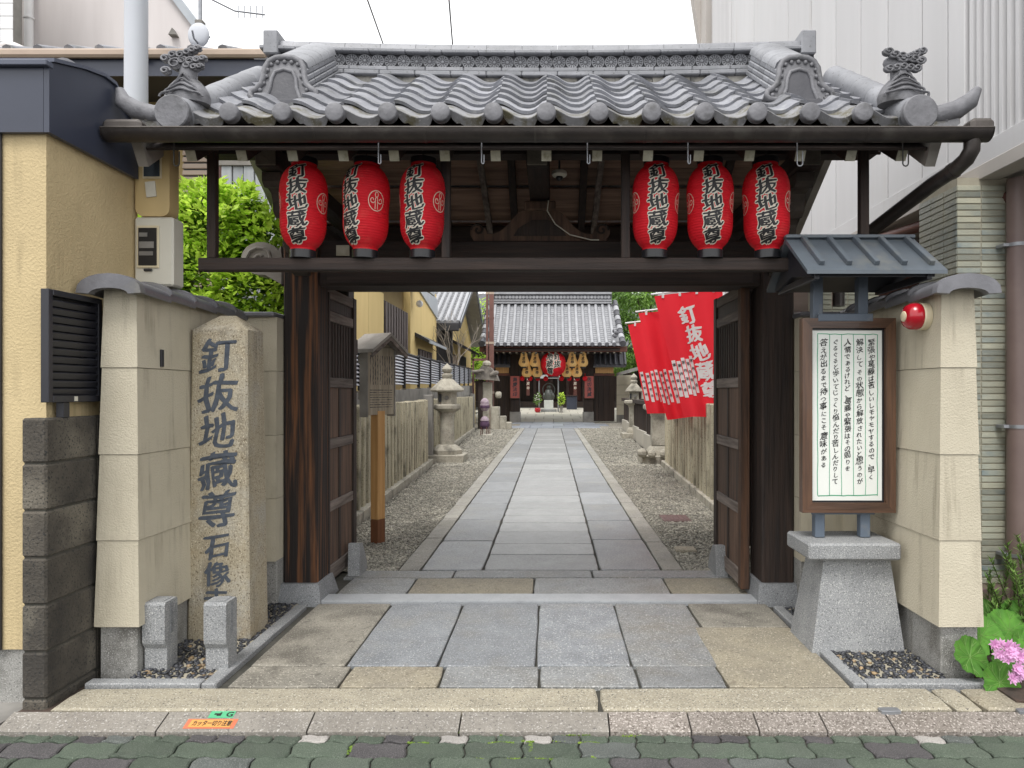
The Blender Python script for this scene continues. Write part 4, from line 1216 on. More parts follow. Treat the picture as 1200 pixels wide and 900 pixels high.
# motion sensor under the roof and its cable
sn = thing('ceiling_sensor', 'small white dome sensor fixed under the gate roof', 'sensor', (.045, 5.1, 3.12))
MB().lathe([(.0, .03), (.035, .03), (.052, .022), (.055, .0), (.045, -.012), (.03, -.016), (.0, -.016)], (.058, 5.12, 3.12), 20).build('housing', K['pale_plastic'], sn, smooth=40)
MB().sphere((.058, 5.115, 3.098), (.027, .027, .022), 12, 8).build('lens', K['black_plastic'], sn, smooth=60)
MB().tube([(.058, 5.12, 3.15), (.058, 5.12, 3.30)], .008, 6).build('stalk', K['iron'], sn)
tag(MB().tube([(-.02, 5.36, 3.0), (-.03, 5.35, 2.92), (.03, 5.35, 2.82), (.14, 5.35, 2.74), (.30, 5.35, 2.70), (.36, 5.35, 2.70)], .0045, 6).build('sensor_cable', K['pale_plastic'], None, 60), 'thin pale cable drooping over the carved strut', 'cable')
tag(MB().box(-1.62, -1.52, 5.345, 5.352, 2.58, 2.66, .002).build('name_plate', K['rafter_white'], None), 'small blank pale plate on the lintel behind the lanterns', 'plate')

# ================================================================ RED PAPER LANTERNS
def lbody(z, H, Rm):                      # radius of the paper body at height z (0 = bottom)
    t = min(1, max(0, z / H))
    e = abs(2 * t - 1)
    r_ = Rm * (1 - e ** 3.6) ** .5 if e < 1 else 0
    r_ *= 1 - .045 * math.exp(-((t - .45) / .16) ** 2) - (.055 * (1 - t))
    return max(r_, Rm * .50)
def lantern(cx, cy, zb, H, Rm, yaw, label, nrib=34, seg=40, tilt=(0, 0), top=3.12):
    t = thing('paper_lantern', label, 'lantern', (cx, cy, zb), 'red paper lanterns hanging under the gate eave')
    prof = []
    for i in range(nrib):
        for f, dr in ((0, 0), (.25, .0026), (.75, .0026)):
            z = H * (i + f) / nrib
            prof.append((lbody(z, H, Rm) + dr, z))
    prof.append((lbody(H, H, Rm), H))
    MT = Matrix.Translation((cx, cy, zb)) @ Euler((tilt[0], tilt[1], 0)).to_matrix().to_4x4()
    MB().lathe(prof, (0, 0, 0), seg).xform(MT).build('paper_body', K['lantern_red'], t, smooth=50)
    MB().lathe([(Rm * .50, -.045), (Rm * .54, -.045), (Rm * .54, .006), (Rm * .50, .006)], (0, 0, 0), 24).xform(MT).build('bottom_ring', K['black_plastic'], t, smooth=40)
    MB().lathe([(Rm * .50, H - .004), (Rm * .55, H - .004), (Rm * .55, H + .03), (Rm * .50, H + .03)], (0, 0, 0), 24).xform(MT).build('top_ring', K['black_plastic'], t, smooth=40)
    MB().tube([MT @ Vector((0, 0, H + .02)), Vector((cx, cy, top))], .004, 6).build('hanging_wire', K['iron'], t)
    def wrap(off):
        def f(u, v, e=0.0):
            a = yaw + u / Rm
            r_ = lbody(v, H, Rm) + off + e
            return MT @ Vector((r_ * math.sin(a), -r_ * math.cos(a), v))
        return f
    s_ = H * .190; pit = H * .180
    top_ = H - .026
    base_ = column('釘抜地蔵尊', 0, top_, s_, pit, 0, .20, 1.28, .05, 3)
    flat(bolden(base_, .0088, 10), wrap(.0042), 'lettering_outline', K['letter_white'], t, step=.018, lift=.00006)
    flat(bolden(base_, .0036), wrap(.0060), 'lettering', K['letter_black'], t, step=.018, lift=.00006)
    for q in (-1, 1):                         # circled crest on either side
        c0 = q * Rm * 1.22
        ring = ribbon([(c0 + .052 * math.cos(2 * PI * i / 28), H * .53 + .062 * math.sin(2 * PI * i / 28)) for i in range(28)], .006, True)
        cr = [ring]
        for w in (-1, 1):
            cr.append(ribbon([(c0 + w * (.026 + (.020 - .0014 * i) * math.cos(PI + i * .6) * 1), H * .53 + (.022 - .0014 * i) * math.sin(-i * .6) + .004) for i in range(12)], .0055))
            cr.append(ribbon([(c0 + w * .008, H * .53 - .052), (c0 + w * .008, H * .53 + .01), (c0 + w * .004, H * .53 + .02)], .0055))
        cr.append(ribbon([(c0 + .010 * math.cos(2 * PI * i / 14), H * .53 + .038 + .016 * math.sin(2 * PI * i / 14)) for i in range(14)], .005, True))
        flat(cr, wrap(.0042), 'crest', K['crest'], t, step=.02)
    return t
for px, yaw, lab, tl in ((355, -.30, 'leftmost red paper lantern in front of the left gate post', (0, .015)), (428, -.78, 'second red lantern from the left, turned to show its round crest', (0, .02)), (495, -.42, 'red lantern third from left, beside the left thin hanging post', (0, .012)),
                        (767, .12, 'red lantern fourth from left, beside the right thin hanging post', (0, .02)), (832, .12, 'red lantern fifth from left, middle one of the right three', (0, 0)), (899, .02, 'rightmost red paper lantern, next to the notice board roof', (0, -.02))):
    x = (px - 646) / 832 * 4.5
    lantern(x, 4.5, 2.442, .556, .150, yaw + math.atan2(x, 4.5) * -1, lab, tilt=tl)

# ================================================================ PRECINCT WALLS WITH STEPPED CLADDING
def wing_wall(sx, label):
    """sx -1 left, 1 right: a receding wing along Y, then a short return to the gate post"""
    xi = -2.275 if sx < 0 else 2.14             # inner face (top course)
    w = thing('boundary_wall', label, 'wall', (xi, 3.9, 0))
    th = .195
    def X(u): return xi + sx * u                # u > 0 outward
    def bx(nm, u0, u1, y0, y1, z0, z1, mt_, b=.004):
        a, c = sorted((X(u0), X(u1)))
        MB().box(a, c, y0, y1, z0, z1, b).build(nm, K[mt_], w)
    bx('stone_base', .004, th + .012, 3.905, 5.40, -.10, .268, 'granite_base', .006)
    for i, (z0, z1) in enumerate(((.270, .738), (.741, 1.208), (1.211, 1.685), (1.688, 2.12))):
        o = .026 - .0075 * i
        # each course leans out a little at its foot: lapped boards
        for nm, u0, u1, y0, y1 in (('wall_panel', 0, th, 3.90, 5.40),):
            a, c = sorted((X(-o), X(th + o)))
            b0 = 3.90 - o
            t_ = .012
            m = MB()
            lo_ = [(a, b0, z0), (c, b0, z0), (c, 5.40, z0), (a, 5.40, z0)]
            hi_ = [(a + t_, b0 + t_, z1), (c - t_, b0 + t_, z1), (c - t_, 5.40, z1), (a + t_, 5.40, z1)]
            m.add(lo_ + hi_, [(0, 3, 2, 1), (4, 5, 6, 7), (0, 1, 5, 4), (1, 2, 6, 5), (2, 3, 7, 6), (3, 0, 4, 7)])
            m.build('wall_panel', K['stucco_cream'], w)
    # return to the gate post
    xe = GX - 1.92 if sx < 0 else GX + 1.905
    a, c = sorted((xi - sx * .0, xe))
    MB().box(a, c, 5.19, 5.40, -.1, .318, .004).build('stone_base', K['granite_base'], w)
    for i, (z0, z1) in enumerate(((.320, .775), (.778, 1.236), (1.239, 1.705), (1.708, 2.10))):
        o = .020 - .006 * i
        MB().add([(a, 5.185 - o, z0), (c, 5.185 - o, z0), (c, 5.40, z0), (a, 5.40, z0), (a, 5.195 - o, z1), (c, 5.195 - o, z1), (c, 5.40, z1), (a, 5.40, z1)],
                 [(0, 3, 2, 1), (4, 5, 6, 7), (0, 1, 5, 4), (1, 2, 6, 5), (2, 3, 7, 6), (3, 0, 4, 7)]).build('wall_panel', K['stucco_cream'], w)
    MB().box(a - .02, c, 5.13, 5.46, 2.102, 2.135, .008).build('coping_tile', K['tile_cap'], w)
    # coping of round-backed tiles along the wing
    xc = X(th / 2)
    n = 10
    for j in range(5):
        y0, y1 = 3.835 + j * .285, 3.835 + (j + 1) * .285 + .03
        lift = .0 if j else .0
        def arc(y, r_, dz): return [(xc + r_ * math.cos(PI * i / n), y, 2.10 + dz + (.40 * r_) * math.sin(PI * i / n)) for i in range(n + 1)]
        A = arc(y0, .165, .016) + arc(y1, .160, .0)
        B = arc(y0, .150, -.012) + arc(y1, .150, -.028)
        k = n + 1
        m = MB()
        fs = [(i, i + 1, i + k + 1, i + k) for i in range(n)]
        fs += [(2 * k + i, 2 * k + i + k, 2 * k + i + k + 1, 2 * k + i + 1) for i in range(n)]
        fs += [(i, 2 * k + i, 2 * k + i + 1, i + 1) for i in range(n)] + [(k + i, k + i + 1, 3 * k + i + 1, 3 * k + i) for i in range(n)]
        fs += [(0, k, 3 * k, 2 * k), (n, 2 * k + n, 3 * k + n, k + n)]
        m.add(A + B, fs).build('coping_tile', K['tile_cap'], w, smooth=50)
        if j:
            MB().tube([(xc + .162 * math.cos(PI * i / n), y0 + .012, 2.116 + .068 * math.sin(PI * i / n)) for i in range(n + 1)], .012, 6).build('tile_rim', K['tile_cap'], w, smooth=60)
    # thick end tile facing the street
    pol = [(xc + .175 * math.cos(PI * i / n), 2.085 + .105 * math.sin(PI * i / n) ** .8) for i in range(n + 1)] + [(xc - .105 * math.cos(PI * i / n), 2.080 + .032 * math.sin(PI * i / n)) for i in range(n + 1)]
    MB().prism(pol, 'y', 3.80, 3.85).build('end_tile', K['tile_cap'], w, smooth=50)
    return w
wing_wall(-1, 'cream stepped wall left of the gate, behind the carved stone pillar')
wing_wall(1, 'cream stepped wall right of the gate carrying the red alarm bell')
tag(MB().box(-2.272, -2.262, 4.12, 4.15, 1.70, 1.80, .002).build('wall_hook', K['black_metal']), 'small black metal hook on the left cream wall', 'hook')

# red alarm bell on the right wall
xb, yb, zb = 2.142, 4.06, 1.985
bell_ = thing('alarm_bell', 'red fire alarm bell on the right cream wall', 'alarm bell', (xb, yb, zb))
MX = Matrix.Translation((xb, yb, zb)) @ Euler((0, R(-90), 0)).to_matrix().to_4x4()
MB().lathe([(.0, 0), (.078, 0), (.078, .035), (.072, .042), (.0, .042)], n=28).xform(MX).build('base_ring', K['cream_plastic'], bell_, smooth=40)
MB().lathe([(.0, .042), (.074, .042), (.078, .06), (.074, .09), (.060, .115), (.036, .125), (.0, .126)], n=28).xform(MX).build('bell_dome', K['red_gloss'], bell_, smooth=50)
MB().lathe([(.0, .118), (.030, .118), (.030, .130), (.022, .134), (.0, .134)], n=20).xform(MX).build('centre_cap', K['cream_plastic'], bell_, smooth=40)

# ================================================================ CARVED STONE PILLAR
px0, px1, py0, py1 = -2.262, -1.905, 4.45, 4.72
mon = thing('stone_pillar', 'tall tan stone pillar with carved dark characters, left of gate', 'stone pillar', ((px0 + px1) / 2, 4.58, 0))
b_ = .018
m = MB()
def ring(z, e, bv): return [(px0 - e + bv, py0 - e, z), (px1 + e - bv, py0 - e, z), (px1 + e, py0 - e + bv, z), (px1 + e, py1 + e - bv, z), (px1 + e - bv, py1 + e, z), (px0 - e + bv, py1 + e, z), (px0 - e, py1 + e - bv, z), (px0 - e, py0 - e + bv, z)]
rings = [(-.12, .022, b_), (.0, .020, b_), (1.0, .006, .012), (1.945, -.004, .012), (1.956, -.012, .012), (2.045, -.128, .002)]
for z, e, bv in rings: m.v += ring(z, e, bv)
for i in range(len(rings) - 1):
    for j in range(8): m.f.append((8 * i + j, 8 * i + (j + 1) % 8, 8 * i + 8 + (j + 1) % 8, 8 * i + 8 + j))
m.f += [tuple(range(8))[::-1], tuple(range(8 * len(rings) - 8, 8 * len(rings)))]
m.build('shaft', K['monument'], mon, smooth=35)
def mf(u, v, e_=0.0):
    e = .020 + (.006 - .020) * min(v, 1) if v < 1 else .006 + (-.004 - .006) * (v - 1) / .93
    return (u, py0 - e - .0022 - e_, v)
cxm = (px0 + px1) / 2 - .005
flat(bolden(column('釘抜地藏尊', cxm, 1.90, .240, .240, 0, .10, 1.0, .07, 4), .0058) + bolden(column('石像寺', cxm + .0, .672, .165, .172, 0, .10, 1.0, .08, 6), .005), mf, 'carved_lettering', K['ink_stone'], mon, lift=.00008)

# two short granite blocks in front of it
for x, lab in ((-2.265, 'short grey granite block nearest the left wall, notched foot'), (-1.925, 'short grey granite block in front of the carved pillar, by the edging')):
    t = thing('granite_block', lab, 'stone block', (x, 3.97, 0), 'pair of short granite blocks by the stone pillar')
    f = [(3.955, .0), (3.955, .125), (3.935, .155), (3.93, .18), (3.93, .37), (3.94, .385), (4.055, .385), (4.065, .37), (4.065, .0)]
    MB().prism(f, 'x', x, x + .125).build('block_body', K['granite'], t)
    MB().box(x + .1245, x + .1275, 3.99, 4.015, .20, .37).build('slot', K['granite_dark'], t)
    MB().box(x + .02, x + .105, 3.955, 4.05, .3855, .389).build('top_face', K['granite'], t)

# ================================================================ NOTICE BOARD ON ITS PLINTH
pl = thing('stone_plinth', 'grey granite plinth under the notice board, slab on tapered block', 'plinth', (1.83, 4.35, 0))
b0, b1 = (1.54, 2.115), (1.645, 2.045)
m = MB().add([(b0[0], 4.22, -.08), (b0[1], 4.22, -.08), (b0[1], 4.62, -.08), (b0[0], 4.62, -.08), (b1[0], 4.285, .552), (b1[1], 4.285, .552), (b1[1], 4.56, .552), (b1[0], 4.56, .552)],
             [(0, 3, 2, 1), (4, 5, 6, 7), (0, 1, 5, 4), (1, 2, 6, 5), (2, 3, 7, 6), (3, 0, 4, 7)])
m.build('tapered_block', K['granite'], pl)
MB().box(1.525, 2.075, 4.20, 4.60, .555, .655, .012).build('top_slab', K['granite'], pl)
nb = thing('notice_board', 'framed handwritten notice under a small blue metal roof', 'notice board', (1.82, 4.40, .655))
for x in (1.655, 1.935):
    MB().box(x - .03, x + .03, 4.37, 4.43, .657, .82, .004).build('leg', K['blue_metal'], nb)
    MB().box(x - .031, x + .031, 4.40, 4.46, 1.99, 2.38, .004).build('roof_post', K['blue_metal'], nb)
MB().box(1.60, 1.99, 4.365, 4.375, .80, .845, .002).build('lower_plate', K['blue_metal'], nb)
MB().box(1.63, 1.965, 4.33, 4.37, 1.985, 2.032, .004).build('upper_plate', K['blue_metal'], nb)
fx0, fx1, fz0, fz1, fy = 1.535, 2.105, .815, 2.005, 4.335
fw = .060
# mitred frame
def fr(nm, pol, mt_): MB().prism(pol, 'y', fy, fy + .06).build(nm, K[mt_], nb)
fr('frame_stile', [(fx0, fz0), (fx0 + fw, fz0 + fw), (fx0 + fw, fz1 - fw), (fx0, fz1)], 'wood_frame')
fr('frame_stile', [(fx1, fz0), (fx1, fz1), (fx1 - fw, fz1 - fw), (fx1 - fw, fz0 + fw)], 'wood_frame')
fr('frame_rail', [(fx0, fz0), (fx1, fz0), (fx1 - fw, fz0 + fw), (fx0 + fw, fz0 + fw)], 'wood_frame_h')
fr('frame_rail', [(fx0, fz1), (fx0 + fw, fz1 - fw), (fx1 - fw, fz1 - fw), (fx1, fz1)], 'wood_frame_h')
MB().box(fx0 + fw, fx1 - fw, fy + .030, fy + .05, fz0 + fw, fz1 - fw).build('backing_board', K['black_plastic'], nb)
bx0, bx1, bz0, bz1 = fx0 + fw + .006, fx1 - fw - .014, fz0 + fw + .012, fz1 - fw - .014
MB().box(bx0, bx1, fy + .026, fy + .0295, bz0, bz1).build('paper_sheet', K['paper'], nb)
pf = lambda off: (lambda u, v, e=0.0: (u, fy + .0255 - off - e, v))
gx0, gx1, gz0, gz1 = bx0 + .035, bx1 - .028, bz0 + .03, bz1 - .022
cw = (gx1 - gx0) / 5
rr_ = random.Random(9)
def wob(p, q, n=14, a=.0022): return [(p[0] + (q[0] - p[0]) * i / n + rr_.uniform(-a, a), p[1] + (q[1] - p[1]) * i / n + rr_.uniform(-a, a)) for i in range(n + 1)]
lines = [ribbon(wob((gx0 + cw * i, gz0), (gx0 + cw * i, gz1)), .0048 if i in (0, 5) else .0038) for i in range(6)]
lines += [ribbon(wob((gx0, gz0 - .002), (gx1, gz0 + .004)), .006), ribbon(wob((gx0, gz1), (gx1, gz1 - .002)), .0048)]
flat(lines, pf(.0005), 'ruled_lines', K['green_ink'], nb)
txt = ['緊張や葛藤は苦しいしモヤモヤするので、早く', '解決して_その状態から解放されたいと思うのが', '人情であるけれど、葛藤や緊張はその周りを', 'ぐるぐると歩いてじっくり悩んだり苦しんだりして', '答えが出るまで待つ事にこそ_意味がある']
ends = [.40, .37, .46, .39, .52]
vf = []
for i, s_ in enumerate(txt):
    xx = gx1 - cw * (i + .5)
    tot = sum(.25 if c == '_' else (.86 if ord(c) < 0x3100 else 1) for c in s_)
    L_ = (gz1 - gz0) * (.90 if i in (1, 3) else .875 if i == 0 else .82 if i == 2 else .80)
    pit = L_ / tot
    vf = bolden(column(s_, xx, gz1 - .028, min(.047, pit * 1.0), pit, 0, .18, 1.0, .24, 10 + i), .0007)
    flat(vf, pf(.0011), 'handwriting', K['ink'], nb, lift=.00005, kind='stuff')
# roof with standing seams
rx0, rx1, ry, rz = 1.45, 2.245, 4.40, 2.505
ey, ez = 4.02, 2.245
m = MB().prism([(ry, rz), (ey, ez), (ey, ez - .022), (ry, rz - .03)], 'x', rx0, rx1)
m.build('roof_front', K['roof_metal'], nb)
MB().prism([(ry + .002, rz), (ry + .002, rz - .03), (2 * ry - ey, ez - .022), (2 * ry - ey, ez)], 'x', rx0, rx1).build('roof_back', K['roof_metal'], nb)
MB().box(rx0 - .005, rx1 + .0, ry - .03, ry + .03, rz - .004, rz + .020, .006).build('ridge_cap', K['roof_metal'], nb)
rd = (Vector((0, ey, ez)) - Vector((0, ry, rz))).normalized(); rn = Vector((0, rd.z, -rd.y)); rn = rn if rn.z > 0 else -rn
for i in range(5):
    x = rx0 + .10 + i * .158
    p = Vector((x, ry, rz)) + rd * .03 + rn * .014; q = Vector((x, ry, rz)) + rd * (.40) + rn * .014
    MB().bar(p, q, .030, .030, .003).build('standing_seam', K['roof_metal'], nb)
    MB().bar(Vector((x, 2 * ry - p.y, p.z)), Vector((x, 2 * ry - q.y, q.z)), .030, .030, .003).build('standing_seam', K['roof_metal'], nb)
MB().prism([(ey + .06, ez - .004), (ry, rz - .032), (2 * ry - ey - .06, ez - .004), (2 * ry - ey - .06, ez - .03), (ry, ez + .02), (ey + .06, ez - .03)], 'x', rx0 + .04, rx1 - .04).build('roof_board', K['black_metal'], nb)
for x in (rx0 + .06, rx1 - .09):
    MB().box(x, x + .03, ey + .05, 2 * ry - ey - .05, ez - .045, ez - .005, .003).build('roof_beam', K['black_metal'], nb)
MB().box(1.50, 2.2, ry - .02, ry + .06, 2.33, 2.37, .003).build('roof_beam', K['black_metal'], nb)

# ================================================================ LEFT NEIGHBOUR
nh = thing('yellow_house', 'ochre stucco house with navy metal fascia at the left edge', 'house', (-3.3, 5, 0))
hx = -2.575
MB().box(-4.6, hx, 3.62, 4.42, .24, 2.95).build('wall', K['stucco_yellow'], nh)
MB().box(-4.6, hx - .012, 3.632, 4.30, -.15, .24).build('plinth', K['granite_base'], nh)
MB().box(-4.6, -2.795, 3.60, 3.618, .24, 2.9, .003).build('dark_joint', K['trim_dark'], nh)  # thin dark sheet against the left part of the front wall
fas = [(3.585, 2.865), (3.585, 3.20), (3.60, 3.225), (3.85, 3.30), (4.02, 3.335), (4.12, 3.33), (4.36, 3.09), (4.36, 2.86)]
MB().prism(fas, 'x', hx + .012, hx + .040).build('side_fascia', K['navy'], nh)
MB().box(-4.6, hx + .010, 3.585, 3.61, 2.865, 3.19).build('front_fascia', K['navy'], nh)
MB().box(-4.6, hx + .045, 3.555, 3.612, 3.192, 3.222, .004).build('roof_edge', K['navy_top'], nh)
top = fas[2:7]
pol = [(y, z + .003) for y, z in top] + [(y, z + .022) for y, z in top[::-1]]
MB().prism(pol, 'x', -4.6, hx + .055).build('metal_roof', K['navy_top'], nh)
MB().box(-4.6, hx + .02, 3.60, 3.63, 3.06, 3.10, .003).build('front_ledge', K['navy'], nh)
# end tile peeping over
MB().prism([(-2.70 + .09 * math.cos(PI * i / 10), 3.31 + .09 * math.sin(PI * i / 10)) for i in range(11)], 'y', 3.92, 4.00).build('roof_end_tile', K['tile_orn'], nh)

# block wall of the neighbour
bw = thing('block_wall', 'stained grey concrete block wall below the black louvre screen', 'wall', (-2.58, 3.7, 0))
zs = [-.14, .02, .255, .49, .725, .96, 1.195, 1.425]
for i in range(7):
    MB().box(-2.64, -2.515, 3.535, 3.93, zs[i] + .003, zs[i + 1] - .003, .010).build('concrete_block', K['block'], bw)
    MB().box(-2.64, -2.520, 3.936, 4.33, zs[i] + .003, zs[i + 1] - .003, .010).build('concrete_block', K['block'], bw)
MB().box(-2.63, -2.524, 3.545, 4.32, -.14, 1.42).build('mortar_core', K['grout'], bw)
# black louvre screen
ls = thing('louvre_screen', 'black slatted metal screen standing on the block wall', 'screen', (-2.53, 3.75, 1.43))
y0, y1 = 3.545, 3.965
for i in range(12):
    z = 1.555 + i * .041
    MB().cbox((-2.527, (y0 + y1) / 2, z), (.022, y1 - y0 - .05, .034), .003, (0, R(24), 0)).build('slat', K['black_metal'], ls)
for y in (y0 + .014, y1 - .014):
    MB().box(-2.55, -2.508, y - .016, y + .016, 1.50, 2.07, .003).build('side_rail', K['black_metal'], ls)
MB().box(-2.55, -2.506, y0 + .03, y1 - .03, 1.50, 1.535, .003).build('bottom_rail', K['black_metal'], ls)
MB().box(-2.55, -2.506, y0 + .03, y1 - .03, 2.04, 2.07, .003).build('top_rail', K['black_metal'], ls)
MB().box(-2.56, -2.552, y0 + .02, y1 - .02, 1.51, 2.05).build('back_plate', K['black_metal'], ls)
MB().box(-2.555, -2.515, 3.66, 3.71, 1.42, 1.50, .003).build('foot', K['black_metal'], ls)
MB().box(-2.507, -2.503, 3.73, 3.755, 1.505, 1.53).build('latch', K['pale_plastic'], ls)
# meter boxes
mb1 = thing('meter_box', 'beige plastic meter box with rounded bottom and taped label', 'meter box', (-2.5, 4.62, 2.66))
def rbox(w, h, r, flatop):
    p = []
    for cx_, cz_, a0 in ((w / 2 - r, -h / 2 + r, -90), (w / 2 - (.02 if flatop else r), h / 2 - (.02 if flatop else r), 0), (-w / 2 + (.02 if flatop else r), h / 2 - (.02 if flatop else r), 90), (-w / 2 + r, -h / 2 + r, 180)):
        rr = .02 if (flatop and cz_ > 0) else r
        for i in range(5): p.append((cx_ + rr * math.cos(R(a0 + 22.5 * i)), cz_ + rr * math.sin(R(a0 + 22.5 * i))))
    return p
MB().prism([(x - 2.455, z + 2.90) for x, z in rbox(.21, .53, .05, True)], 'y', 4.37, 4.48).build('casing', K['beige_plastic'], mb1, smooth=40)
MB().box(-2.512, -2.395, 4.361, 4.369, 2.865, 3.12, .003).build('window_frame', K['cream_plastic'], mb1)
MB().box(-2.502, -2.405, 4.357, 4.360, 2.877, 3.108).build('window_pane', K['glass'], mb1)
MB().cbox((-2.462, 4.364, 2.80), (.062, .004, .095), 0, (0, R(-6), 0)).build('taped_label', K['pale_plastic'], mb1)
mb2 = thing('meter_box', 'pale rectangular meter box with dark window, below the beige one', 'meter box', (-2.5, 4.62, 2.2))
MB().box(-2.566, -2.326, 4.365, 4.50, 2.205, 2.63, .012).build('casing', K['pale_plastic'], mb2)
MB().box(-2.545, -2.408, 4.356, 4.364, 2.315, 2.575, .003).build('window_frame', K['cream_plastic'], mb2)
MB().box(-2.532, -2.420, 4.352, 4.355, 2.33, 2.56).build('window_pane', K['black_plastic'], mb2)
for a, c, d, e in ((-2.525, -2.475, 2.505, 2.53), (-2.525, -2.435, 2.435, 2.475), (-2.525, -2.44, 2.39, 2.415)):
    MB().box(a, c, 4.348, 4.351, d, e).build('dial_plate', K['concrete'], mb2)
MB().box(-2.50, -2.45, 4.352, 4.363, 2.295, 2.31, .003).build('latch', K['trim_dark'], mb2)
MB().box(-2.60, -2.38, 4.505, 4.53, 2.0, 3.25).build('mounting_board', K['pale_plastic'], mb2)

# house behind on the left
bh = thing('tiled_house', 'ochre house with brown eave gutter behind the left shrub', 'house', (-4.6, 8, 0))
MB().box(-9, -2.95, 7.6, 9.6, 0, 4.72).build('wall', K['wall_ochre'], bh)
MB().box(-9, -2.85, 6.95, 7.6, 4.66, 4.70).build('soffit', K['trim_dark'], bh)
MB().box(-9, -2.78, 6.93, 6.95, 4.64, 4.80).build('fascia_board', K['navy'], bh)
MB().box(-9, -2.76, 6.86, 6.925, 4.80, 4.885, .02).build('eave_gutter', K['shutter'], bh)
MB().box(-4.00, -3.92, 6.85, 6.86, 4.78, 4.895).build('gutter_clip', K['navy'], bh)
for i in range(19):
    x = -8.6 + i * .30
    MB().tube([(x, 6.92, 4.885), (x, 9.2, 5.79)], .055, 8).build('roof_tile_roll', K['tile'], bh, smooth=60)
MB().prism([(6.90, 4.86), (9.2, 5.78), (10.2, 4.86)], 'x', -9, -2.95).build('roof', K['tile_dark'], bh)
sh = MB().box(-3.92, -3.55, 7.57, 7.60, 2.6, 4.2).build('window_shutter', K['trim_dark'], bh)
for i in range(22):
    MB().cbox((-3.76, 7.562, 2.7 + i * .07), (.33, .02, .055), .004, (R(-14), 0, 0)).build('shutter_slat', K['shutter'], bh)
MB().box(-3.585, -3.50, 7.54, 7.565, 2.5, 4.3).build('shutter_post', K['red_brown'], bh)
zn = thing('zinc_shed', 'pale grey corrugated metal shed wall above the shrub', 'shed', (-2.9, 7.4, 0))
for i in range(8):
    x = -3.42 + i * .115
    MB().box(x, x + .105, 7.36 + .012 * (i % 2), 7.42, 0, 3.90, .004).build('metal_sheet', K['zinc'], zn)
MB().box(-3.45, -2.48, 7.33, 7.45, 3.90, 3.95).build('cap_rail', K['wood_grey'], zn)
MB().box(-2.66, -2.62, 7.32, 7.36, 0, 3.7).build('post', K['shutter'], zn)
# apartment block far left, pole, dish, antenna, pipes
ap = thing('pink_apartment_block', 'pale pinkish plain building with sloping parapet, far upper left', 'building', (-12, 15, 0))
m = MB().prism([(-30, 0), (-7.35, 0), (-7.35, 9.0), (-8.55, 10.6), (-10.5, 13.2), (-30, 13.2)], 'y', 15, 24)
m.v = [(p[0] - (p[1] - 15) * .56, p[1], p[2]) for p in m.v]
m.build('wall', K['pink_white'], ap)
MB().bar((-7.28, 14.97, 9.03), (-10.5, 14.97, 13.32), .16, .16).build('parapet_trim', K['trim_grey'], ap)
for z in (8.58, 9.05):
    MB().prism([(-8.02, z), (-7.86, z), (-7.94, z + .14)], 'y', 14.86, 15).build('vent_hood', K['concrete'], ap)
for z in (7.5, 8.4, 9.4, 10.4): pass
dpz = thing('drain_pipe', 'white vertical drain pipe on the pinkish building', 'pipe', (-10.9, 14.9, 0))
MB().tube([(-10.95, 14.88, 6), (-10.95, 14.88, 13)], .085, 12).build('pipe', K['white_paint'], dpz, smooth=60)
for z in (8.4, 9.4): MB().lathe([(.10, -.02), (.10, .02)], (-10.95, 14.88, z), 12).build('collar', K['white_paint'], dpz)
tb = thing('tiled_tower', 'white tiled building corner at the very upper left', 'building', (-12.5, 13, 0))
MB().box(-16, -10.0, 13.2, 13.42, 0, 12).build('wall', K['concrete'], tb)
for i in range(6):
    for j in range(12):
        MB().box(-10.005 - .24 * (i + 1) + .012, -10.005 - .24 * i, 13.185, 13.205, 7.35 + j * .24, 7.35 + (j + 1) * .24 - .014).build('wall_tile', K['white_paint'], tb)
MB().tube([(-10.3, 13.3, 8.0), (-10.1, 13.25, 8.02), (-9.85, 13.2, 7.9), (-9.2, 13.1, 7.35)], .10, 12).build('vent_pipe', K['pink_white'], tb, smooth=60)
pole = tag(MB().tube([(-3.72, 6.35, -.1), (-3.70, 6.35, 12)], [.10, .088], 20).build('utility_pole', K['pole_white'], None, 60), 'smooth white utility pole rising behind the left roof corner', 'pole')
sd = thing('satellite_dish', 'small white satellite dish on a mast above the left house roof', 'satellite dish', (-4.4, 9.0, 4.6))
MB().sphere((-4.42, 8.9, 6.03), (.135, .05, .155), 18, 10).build('dish', K['pole_white'], sd, smooth=60)
MB().tube([(-4.42, 8.9, 5.92), (-4.39, 8.72, 5.90), (-4.38, 8.66, 5.97)], .012, 6).build('feed_arm', K['steel'], sd)
MB().tube([(-4.45, 9.0, 4.6), (-4.45, 9.0, 7.0)], .025, 8).build('mast', K['steel'], sd)
MB().box(-4.50, -4.40, 8.95, 9.05, 6.12, 6.26, .01).build('amplifier', K['concrete'], sd)
an = thing('tv_antenna', 'thin metal antenna bars at the top above the satellite dish', 'antenna', (-4.45, 9.3, 4.6))
MB().tube([(-4.15, 9.3, 6.55), (-3.75, 9.3, 6.50)], .012, 6).build('boom', K['steel'], an)
for i in range(5): MB().tube([(-4.1 + i * .08, 9.3, 6.46), (-4.1 + i * .08, 9.3, 6.62)], .007, 5).build('element', K['steel'], an)
MB().tube([(-4.15, 9.3, 6.55), (-4.43, 9.02, 6.6)], .010, 5).build('stay', K['steel'], an)
